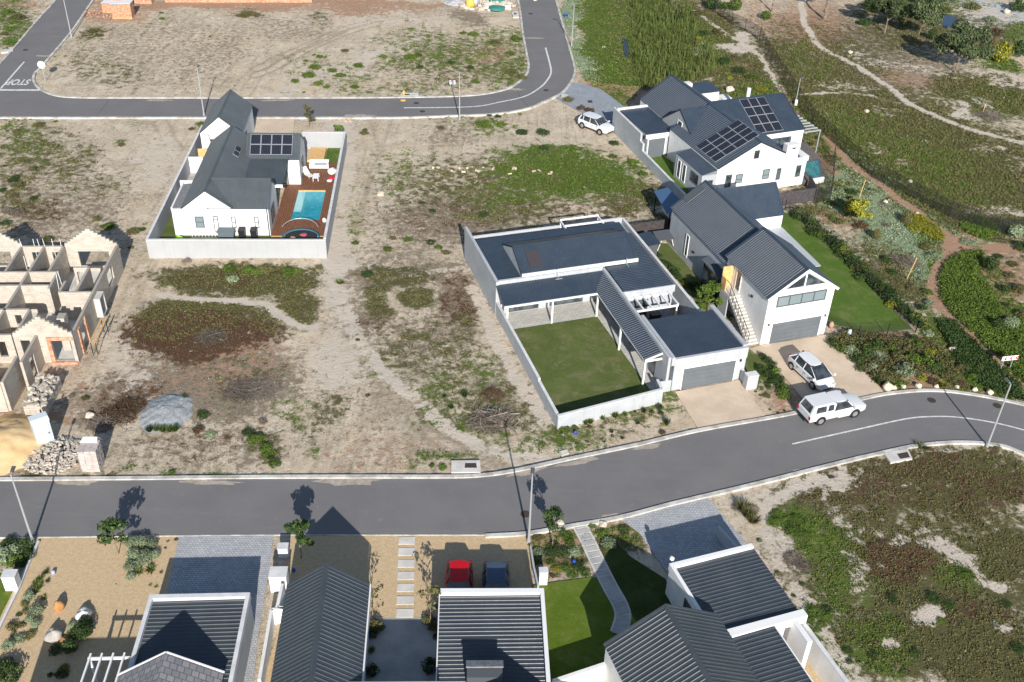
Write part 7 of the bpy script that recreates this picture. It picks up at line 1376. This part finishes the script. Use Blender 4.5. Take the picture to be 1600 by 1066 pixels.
plants('on the lower right wild plot', Z(1180, 786, S1, [(130,60,44),(180,100,56),(250,90,50),(220,150,60),(310,130,56),(300,180,50),(100,65,26),(350,640,60,'green'),(420,670,50,'green'),(330,690,40,'green'),(430,630,40,'dark'),(395,720,36,'green'),(370,750,30),(550,870,36,'dark'),(560,720,20),(230,550,20,'dark'),(130,410,14,'dark'),(25,220,18,'dark'),(950,890,46,'dark'),(1060,560,50,'dark'),(1150,600,44,'dark'),(820,560,44,'dark'),(1250,420,60,'green'),(850,550,40,'olive'),(280,480,24,'dark'),(560,940,30,'dark'),(700,900,40,'dark'),(1560,860,50,'dark'),(1110,700,34,'green'),(1500,600,30,'dark'),(1280,210,22,'dark'),(760,230,40,'brown'),(700,260,44,'brown')], hr=.35), nm='wild_shrub')
plants('on sand beside the cobbled driveway', Z(800, 786, S1, [(1370,20,56,'olive','tuft',.9),(1400,60,60,'olive','tuft',.9),(1430,100,56,'olive','tuft',.8),(1340,10,40,'dry','twigs',1.2),(1430,15,50,'dry','twigs',1.2),(1560,110,50,'green','bush',.5),(1475,220,18,'sage','bush',.5),(1580,410,22,'olive','bush',.5)], hr=.6), nm='wild_shrub')
plants('on the lower right verge', Z(1180, 500, S1, [(975,745,40,'olive','tuft',.7),(1010,755,30,'green','tuft',.5),(1440,745,30,'olive','bush',.5)], hr=.5), nm='wild_shrub')
# brush piles
plants('lying on the open ground', [(770,648,40,'dry','twigs',.7),(770,612,22,'brown','twigs',.6),(160,655,26,'dry','twigs',.8),(185,640,34,'brown','twigs',.7),(205,628,26,'brown','twigs',.7),(330,522,30,'dry','twigs',.5),(1238,868,20,'dry','twigs',.8),(1255,880,16,'dry','twigs',.7),(380,605,40,'dry','twigs',.3),(410,600,36,'dry','twigs',.3),(1545,178,26,'dry','twigs',.4)], nm='brush_pile')
def rock(px, py, r, label, colr=(.55, .48, .38), sz=.7, cat='boulder'):
    c = G(px, py); key = 'rock_%d' % int(colr[0] * 100)
    if key not in M: M[key] = mottled(key.replace('_', '_stone_'), tuple(x * .8 for x in colr), colr, 2.5, .9, .6, 6, fine=.15)
    blob('boulder' if r > .4 else 'stone', label, cat, Vector((c.x, c.y, -.1)), r, M[key], sz, seed=int(px) % 97, rough=.2)
rock(93, 952, .30, 'tall rusty orange boulder in the gravel garden', (.50, .26, .10), 1.3); rock(132, 965, .50, 'white streaked boulder in the gravel garden', (.72, .70, .66), .7); rock(85, 998, .50, 'grey boulder half in shade in the gravel garden', (.45, .42, .38), .8); rock(100, 1002, .3, 'small pale boulder beside the grey boulder', (.5, .45, .4), .6)
for k, (px, py, r, lb) in enumerate(((1386,608,.42,'largest cream kerb stone at the left end of the row'),(1397,607,.2,''),(1411,606,.22,''),(1435,605,.26,''),(1463,605,.2,''),(1495,606,.2,''),(1523,610,.22,''),(1546,615,.26,''))):
    rock(px, py, r, lb or ORD[k] + ' from the left of the cream stones along the bend kerb', (.68, .58, .44), .9, 'stone')
for px, py, r, lb in ((1345,533,.35,'cream stone among the planted bank shrubs'),(1489,547,.35,'cream stone beside the green bank'),(1447,577,.2,'small cream stone in the planted bank'),(1422,284,.3,'pale stone lying in the park grass'),(1383,316,.3,'pale driftwood coloured stone in the silver cover'),(1354,175,.35,'pale rock with shadow in the park'),(1328,83,.4,'grey rock beside the park track'),(1140,142,.6,'grey boulder behind the top right house'),(1590,540,.25,'pale stone at the right edge'),(1572,20,.6,'long grey rock in the far white clearing'),(1433,333,.2,'pale stone near the mulch path fork'),(595,305,.4,'white sandbag on the middle plot'),(875,818,.3,'orange stone beside the young foreground tree'),(942,820,.3,'orange stone right of the slab path'),(836,1,.3,'pale stone beside the top right road'),(140,650,.35,'pale block on the scrub beside the gravel heap')):
    rock(px, py, r, lb, (.62, .54, .44) if 'orange' not in lb else (.62, .36, .18), .6, 'stone')
for px, py, lb in ((84, 897, 'pale blue ornament in the gravel garden'), (897, 816 + 64, 'blue ornament in the foreground flower bed'), (459, 893, 'blue ornament beside the long gabled roof'), (899, 678, 'blue ornament in the bed below the veranda wall')):
    blob('garden_ornament', lb, 'ornament', G(px, py), .13, M['blue'] if 'pale' not in lb else plain('pale_blue', (.35, .42, .6), .5), 1.2, seed=int(px) % 50)
blob('garden_ornament', 'peach coloured statue beside the tall house garage', 'ornament', G(1298, 512), .2, M['skin'], 1.6, seed=2); blob('garden_ornament', 'pale blue statue on the near lawn edge', 'ornament', G(1326, 525), .2, pb, 1.8, seed=3)
# ------------------------------------------------------------------ trees
def tree(label, px, py, hgt, spread, colour='gum', n=2200, seed=1, trunk_h=.35, lean=0.0, group=None, lsize=.16, tr=.14, nl=7, bare=False):
    c = G(px, py); t = thing('tree', label, 'tree', (c.x, c.y, 0), 0, group); q = random.Random(seed)
    mb = MB(); top = Vector((lean * hgt, 0, hgt * .9)); pts = [Vector((lean * hgt * k * k + q.uniform(-.05, .05) * hgt * k, q.uniform(-.04, .04) * hgt * k, hgt * .88 * k)) for k in (0, .2, .4, .6, .8, 1)]
    mb.tube(pts, [tr * (1 - .16 * i) for i in range(6)], 7); cs = []; rs = []
    for i in range(nl):
        k = trunk_h + (1 - trunk_h) * (i + .5) / nl; b = Vector((lean * hgt * k * k, 0, hgt * .86 * k * .95)); a = i * 2.4 + q.uniform(-.4, .4); ln = spread * (1.1 - .55 * k) * q.uniform(.7, 1.1)
        e = b + Vector((math.cos(a) * ln, math.sin(a) * ln, hgt * .12 + ln * .25)); m_ = b.lerp(e, .5) + Vector((0, 0, ln * .1)); mb.tube([b, m_, e], [tr * .5 * (1.1 - k * .6), tr * .3, tr * .12], 5)
        cs += [tuple(e), tuple(b.lerp(e, .6) + Vector((q.uniform(-.3, .3) * ln, q.uniform(-.3, .3) * ln, .15 * ln)))]; rs += [spread * q.uniform(.28, .46), spread * q.uniform(.22, .36)]
    cs.append(tuple(pts[-1])); rs.append(spread * .4)
    mb.build('trunk', M['bark'], t)
    V, F = leaves(cs, rs, n, lsize, seed, .85); np_mesh('crown', V, F, LM[colour], t)
    return t
# dense green ground cover beds inside the mulch path loop
def inside(px, py, poly):
    ins = np.zeros(px.shape, bool); j = len(poly) - 1
    for i in range(len(poly)):
        xi, yi = poly[i]; xj, yj = poly[j]; ins ^= ((yi > py) != (yj > py)) & (px < (xj - xi) * (py - yi) / (yj - yi + 1e-9) + xi); j = i
    return ins
def bed(label, poly, seed, n, hgt=.38, mat='green'):
    r_ = np.random.RandomState(seed); P_ = np.array(poly, float); px = r_.uniform(P_[:, 0].min(), P_[:, 0].max(), n); py = r_.uniform(P_[:, 1].min(), P_[:, 1].max(), n); k = inside(px, py, poly); px, py = px[k], py[k]
    W2 = np.array([tuple(G(a, b).xy) for a, b in zip(px, py)]); m = len(W2); bl = 10
    C = np.zeros((m, bl, 3)); C[:, :, :2] = W2[:, None, :] + r_.normal(size=(m, bl, 2)) * .13; C[:, :, 2] = hgt * (.35 + .65 * r_.rand(m)[:, None]) * (.5 + .5 * r_.rand(m, bl)) * (.6 + .8 * vnoise(W2[:, 0], W2[:, 1], 1.1, seed, 3))[:, None]
    C = C.reshape(-1, 3); k = len(C); nr = r_.normal(size=(k, 3)) * .8 + np.array([0, 0, .6]); nr /= np.linalg.norm(nr, axis=1)[:, None]; A_ = np.cross(nr, r_.normal(size=(k, 3))); A_ /= np.linalg.norm(A_, axis=1)[:, None]; B_ = np.cross(nr, A_); L_ = (.085 * (.6 + .8 * r_.rand(k)))[:, None]
    V = np.stack([C - A_ * L_, C - B_ * L_ * .55, C + A_ * L_, C + B_ * L_ * .55], 1).reshape(-1, 3); tag(np_mesh('ground_cover_bed', V, np.arange(4 * k).reshape(-1, 4), LM[mat]), label, 'ground cover', None, 'stuff')
bed('dense green ground cover inside the bend of the mulch path', [(1467,440),(1476,412),(1492,400),(1515,394),(1540,394),(1528,412),(1522,430),(1540,445),(1556,470),(1565,495),(1590,512),(1610,520),(1610,605),(1575,572),(1545,545),(1515,515),(1488,492),(1471,468)], 1, 7000)
bed('dense dark green bank between the mulch path and the kerb', [(1464,505),(1490,503),(1512,525),(1535,548),(1565,580),(1598,608),(1600,628),(1560,614),(1530,600),(1508,585),(1495,560),(1478,530)], 2, 5200, .38, 'dark')
bed('low green cover beside the mulch path fork', [(1500,352),(1520,345),(1550,350),(1560,365),(1540,376),(1520,370)], 3, 900, .3, 'green')
bed('yellow green patch in the silver ground cover', [(1420,335),(1440,338),(1465,358),(1475,372),(1462,376),(1440,362),(1420,350)], 4, 1100, .25, 'yellow')
bed('planted hedge bank along the lawn fence', [(1232,326),(1250,328),(1290,358),(1320,385),(1365,430),(1400,462),(1435,500),(1445,520),(1428,512),(1390,478),(1350,440),(1300,392),(1262,356)], 5, 5200, .75, 'dark')
bed('planted bank below the lawn', [(1293,532),(1330,520),(1380,530),(1450,535),(1480,560),(1500,590),(1440,585),(1395,598),(1370,600),(1340,568),(1310,548)], 6, 3600, .5, 'olive')
g = 'gum trees in the far park'
tree('tall gum tree left of the small pond', 1434, 62, 6.2, 2.6, 'gum', 5500, 3, .3, .03, g, .17)
tree('slim gum tree at the left of the park trees', 1382, 52, 5.6, 2.3, 'gum', 4200, 5, .35, -.02, g, .17)
tree('gum tree with a long shadow right of the park centre', 1492, 113, 6.0, 3.2, 'gum', 6800, 7, .28, .05, g, .17)
tree('young grey green tree above the pond', 1462, 20, 4.8, 2.0, 'gum', 2600, 8, .3, 0, g, .17)
tree('bare trunked tree at the top edge beside the track', 1288, 30, 7.5, 2.2, 'dark', 1500, 9, .6, .05, g, .17, .3)
tree('tree at the top edge above the black fence', 1206, 18, 7.0, 2.4, 'dark', 1500, 10, .6, -.02, g, .17, .2)
tree('young tree beside the mounded silver bushes on the lower kerb', 185, 866, 3.0, .95, 'dark', 620, 12, .35, 0, None, .12, .05, 6)
tree('young leafy tree at the kerb left of the long gabled roof', 471, 872, 3.4, .85, 'dark', 700, 13, .3, .02, None, .13, .05, 6)
tree('young sparse tree beside the centre lamp post', 863, 852, 3.3, .8, 'dark', 420, 14, .35, .01, None, .12, .06, 6)
tree('slim young tree behind the pool house wall', 483, 198, 2.6, .6, 'olive', 260, 15, .2, 0, None, .14, .05, 5)
tree('bare thin tree in the gravel by the long gabled roof', 583, 968, 2.8, .7, 'olive', 90, 16, .3, 0, None, .10, .04, 6)
tree('sparse thin tree left of the flat slate roof', 672, 975, 3.4, .8, 'olive', 170, 17, .3, 0, None, .11, .04, 6)
tree('young tree right of the pool house bean bag', 531, 224, 2.2, .6, 'green', 260, 18, .2, 0, None, .14, .05, 5)
tree('yellowish tree in the wild garden right of the lawn', 1338, 350, 2.6, 1.2, 'yellow', 1100, 19, .25, 0, None, .12, .07, 6)
tree('feathery tree in the strip left of the garage house stair', 1106, 488, 3.0, 1.1, 'green', 1300, 20, .25, 0, None, .13, .06, 6)
# ------------------------------------------------------------------ fine ground vegetation that nobody could count
HOUSES = [(A, 0, 15.8, 0, 25.3), (A, .6, 5.1, 21, 28.4), (B, 0, 16.1, 0, 25.2), (B, 9.8, 16.2, 1.5, 8), (D, -1.0, 9.4, 0, 18), (C_, -.5, 13.4, -19, 3.6), (C_, 13, 19, -19, -8), (F_, -14, -.4, .8, 14.6), (F_, -10, -2.9, -5.3, 1), (E1, -1, 5.6, -9, 0), (E2, -.2, 7, -11, 0), (E3, -.2, 7, -10, 0), (E4, -.2, 7, -13, .1), (E5, -.1, 7.5, -11, 0)]
def free(X, Y):
    ok = np.ones(X.shape, bool)
    for F, u0, u1, v0, v1 in HOUSES:
        c, s = math.cos(F.a), math.sin(F.a); dx, dy = X - F.o.x, Y - F.o.y; u = dx * c + dy * s; v = -dx * s + dy * c; ok &= ~((u > u0) & (u < u1) & (v > v0) & (v < v1))
    for P_ in EXCL:
        x, y = P_[:, 0], P_[:, 1]; bb = (X > x.min()) & (X < x.max()) & (Y > y.min()) & (Y < y.max()) & ok
        idx = np.nonzero(bb)[0]
        if not len(idx): continue
        px, py = X[idx], Y[idx]; ins = np.zeros(len(idx), bool); j = len(x) - 1
        for i in range(len(x)):
            cr = ((y[i] > py) != (y[j] > py)) & (px < (x[j] - x[i]) * (py - y[i]) / (y[j] - y[i] + 1e-12) + x[i]); ins ^= cr; j = i
        ok[idx[ins]] = False
    return ok
def sample(n, seed):
    r_ = np.random.RandomState(seed); px = r_.uniform(-10, 1610, n * 2); py = 1066 * r_.rand(n * 2); out = []
    X = np.zeros(n * 2); Y = np.zeros(n * 2)
    v0, v1 = px - CP[0], py - CP[1]; a = v0 * RI[0] + v1 * RI[1]; b = v0 * DN[0] + v1 * DN[1]
    rx = a; ry = FW[1] * CF - UP[1] * b; rz_ = FW[2] * CF - UP[2] * b; t = -CH / rz_; X, Y = rx * t, ry * t
    keep = r_.rand(n * 2) < np.clip((Y / 90.0) ** 1.2, .35, 1); X, Y = X[keep], Y[keep]
    k = free(X, Y); return X[k], Y[k], r_
def tufts(name, label, layer, thr, n, seed, mat, w, hgt, blades=5, lf=.07, hard=6.0):
    X, Y, r_ = sample(n, seed); Wt = cover(X, Y); nz = vnoise(X, Y, 1.3, 77 + layer, 4) + .35 * (vnoise(X, Y, .35, 5 + layer, 2) - .5)
    W0 = Wt[layer] if not isinstance(layer, tuple) else np.maximum(Wt[layer[0]], Wt[layer[1]])
    p = np.clip((W0 - 1.0 * np.clip(Wt[L_PALE] - .6, 0, 1) - 1.5 * np.clip(Wt[L_MULCH] - .85, 0, 1) * (layer != L_GRASS) - .8 * np.clip(Wt[L_SAGE] - .5, 0, 1) * (layer == L_OLIVE) + (nz - .5) * 1.7 - thr) * hard, 0, 1); k = r_.rand(len(X)) < p; X, Y = X[k], Y[k]; m = len(X)
    far = np.clip(Y / 75, .75, 1.6)[:, None]; s = (.5 + .9 * r_.rand(m))[:, None] * far
    a = r_.rand(m, blades) * 2 * PI; t = np.sqrt(r_.rand(m, blades)); bx = X[:, None] + np.cos(a) * t * w * s; by = Y[:, None] + np.sin(a) * t * w * s; bz = hgt * s * (1.15 - t) * (.3 + .7 * r_.rand(m, blades))
    C = np.stack([bx, by, bz], -1).reshape(-1, 3); k = len(C); nr = r_.normal(size=(k, 3)) * .8 + np.array([0, 0, .7]); nr /= np.linalg.norm(nr, axis=1)[:, None]
    A_ = np.cross(nr, r_.normal(size=(k, 3))); A_ /= np.linalg.norm(A_, axis=1)[:, None]; B_ = np.cross(nr, A_); L_ = (lf * np.repeat(far[:, 0], blades) * (.6 + .8 * r_.rand(k)))[:, None]
    V = np.stack([C - A_ * L_, C - B_ * L_ * .5, C + A_ * L_, C + B_ * L_ * .5], 1).reshape(-1, 3)
    o = np_mesh(name, V, np.arange(len(V)).reshape(-1, 4), mat); return tag(o, label, 'ground cover', None, 'stuff')
tufts('grass_cover', 'short green grass and weeds growing on the open plots', L_GRASS, .55, 70000, 1, LM['green'], .20, .12, 7)
tufts('scrub_cover', 'low olive scrub spread over the open ground', L_OLIVE, .66, 90000, 2, LM['olive'], .22, .12, 7)
tufts('rusty_scrub_cover', 'rusty brown dead scrub on the open plots', L_BROWN, .55, 40000, 3, LM['brown'], .24, .15, 6)
tufts('dry_grass_cover', 'dry grey grass and twigs on the sandy ground', L_DRY, .70, 50000, 4, LM['dry'], .25, .06, 5, .06)
tufts('silver_ground_cover', 'silvery low ground cover in the gardens', L_SAGE, .5, 50000, 5, LM['sage'], .24, .12, 7)
# reed bed
X, Y, r_ = sample(60000, 9); px, py = to_px(X, Y)
k = ((((px - 1020) / 70) ** 2 + ((py - 60) / 85) ** 2 < 1) | (((px - 1060) / 60) ** 2 + ((py - 95) / 35) ** 2 < 1)) & (px > 975 + (py - 40) * .25) & ~((abs(px - 978) < 9) & (py < 95)); X, Y = X[k], Y[k]; m = len(X)
a = r_.rand(m, 4) * 2 * PI; h_ = .5 + .7 * r_.rand(m, 4); bx = X[:, None] + .2 * r_.normal(size=(m, 4)); by = Y[:, None] + .2 * r_.normal(size=(m, 4)); sx, sy = -np.sin(a) * .028, np.cos(a) * .028; tx = bx + np.cos(a) * .25; ty = by + np.sin(a) * .25
V = np.stack([np.stack([bx - sx, by - sy, 0 * bx], -1), np.stack([bx + sx, by + sy, 0 * bx], -1), np.stack([tx + sx, ty + sy, h_], -1), np.stack([tx - sx, ty - sy, h_], -1)], 2).reshape(-1, 3)
tag(np_mesh('reed_bed', V, np.arange(len(V)).reshape(-1, 4), leafmat('reeds', (.05, .07, .018), (.08, .105, .026), (.13, .135, .045))), 'tall green reeds in the ditch behind the top right house', 'reeds', None, 'stuff')
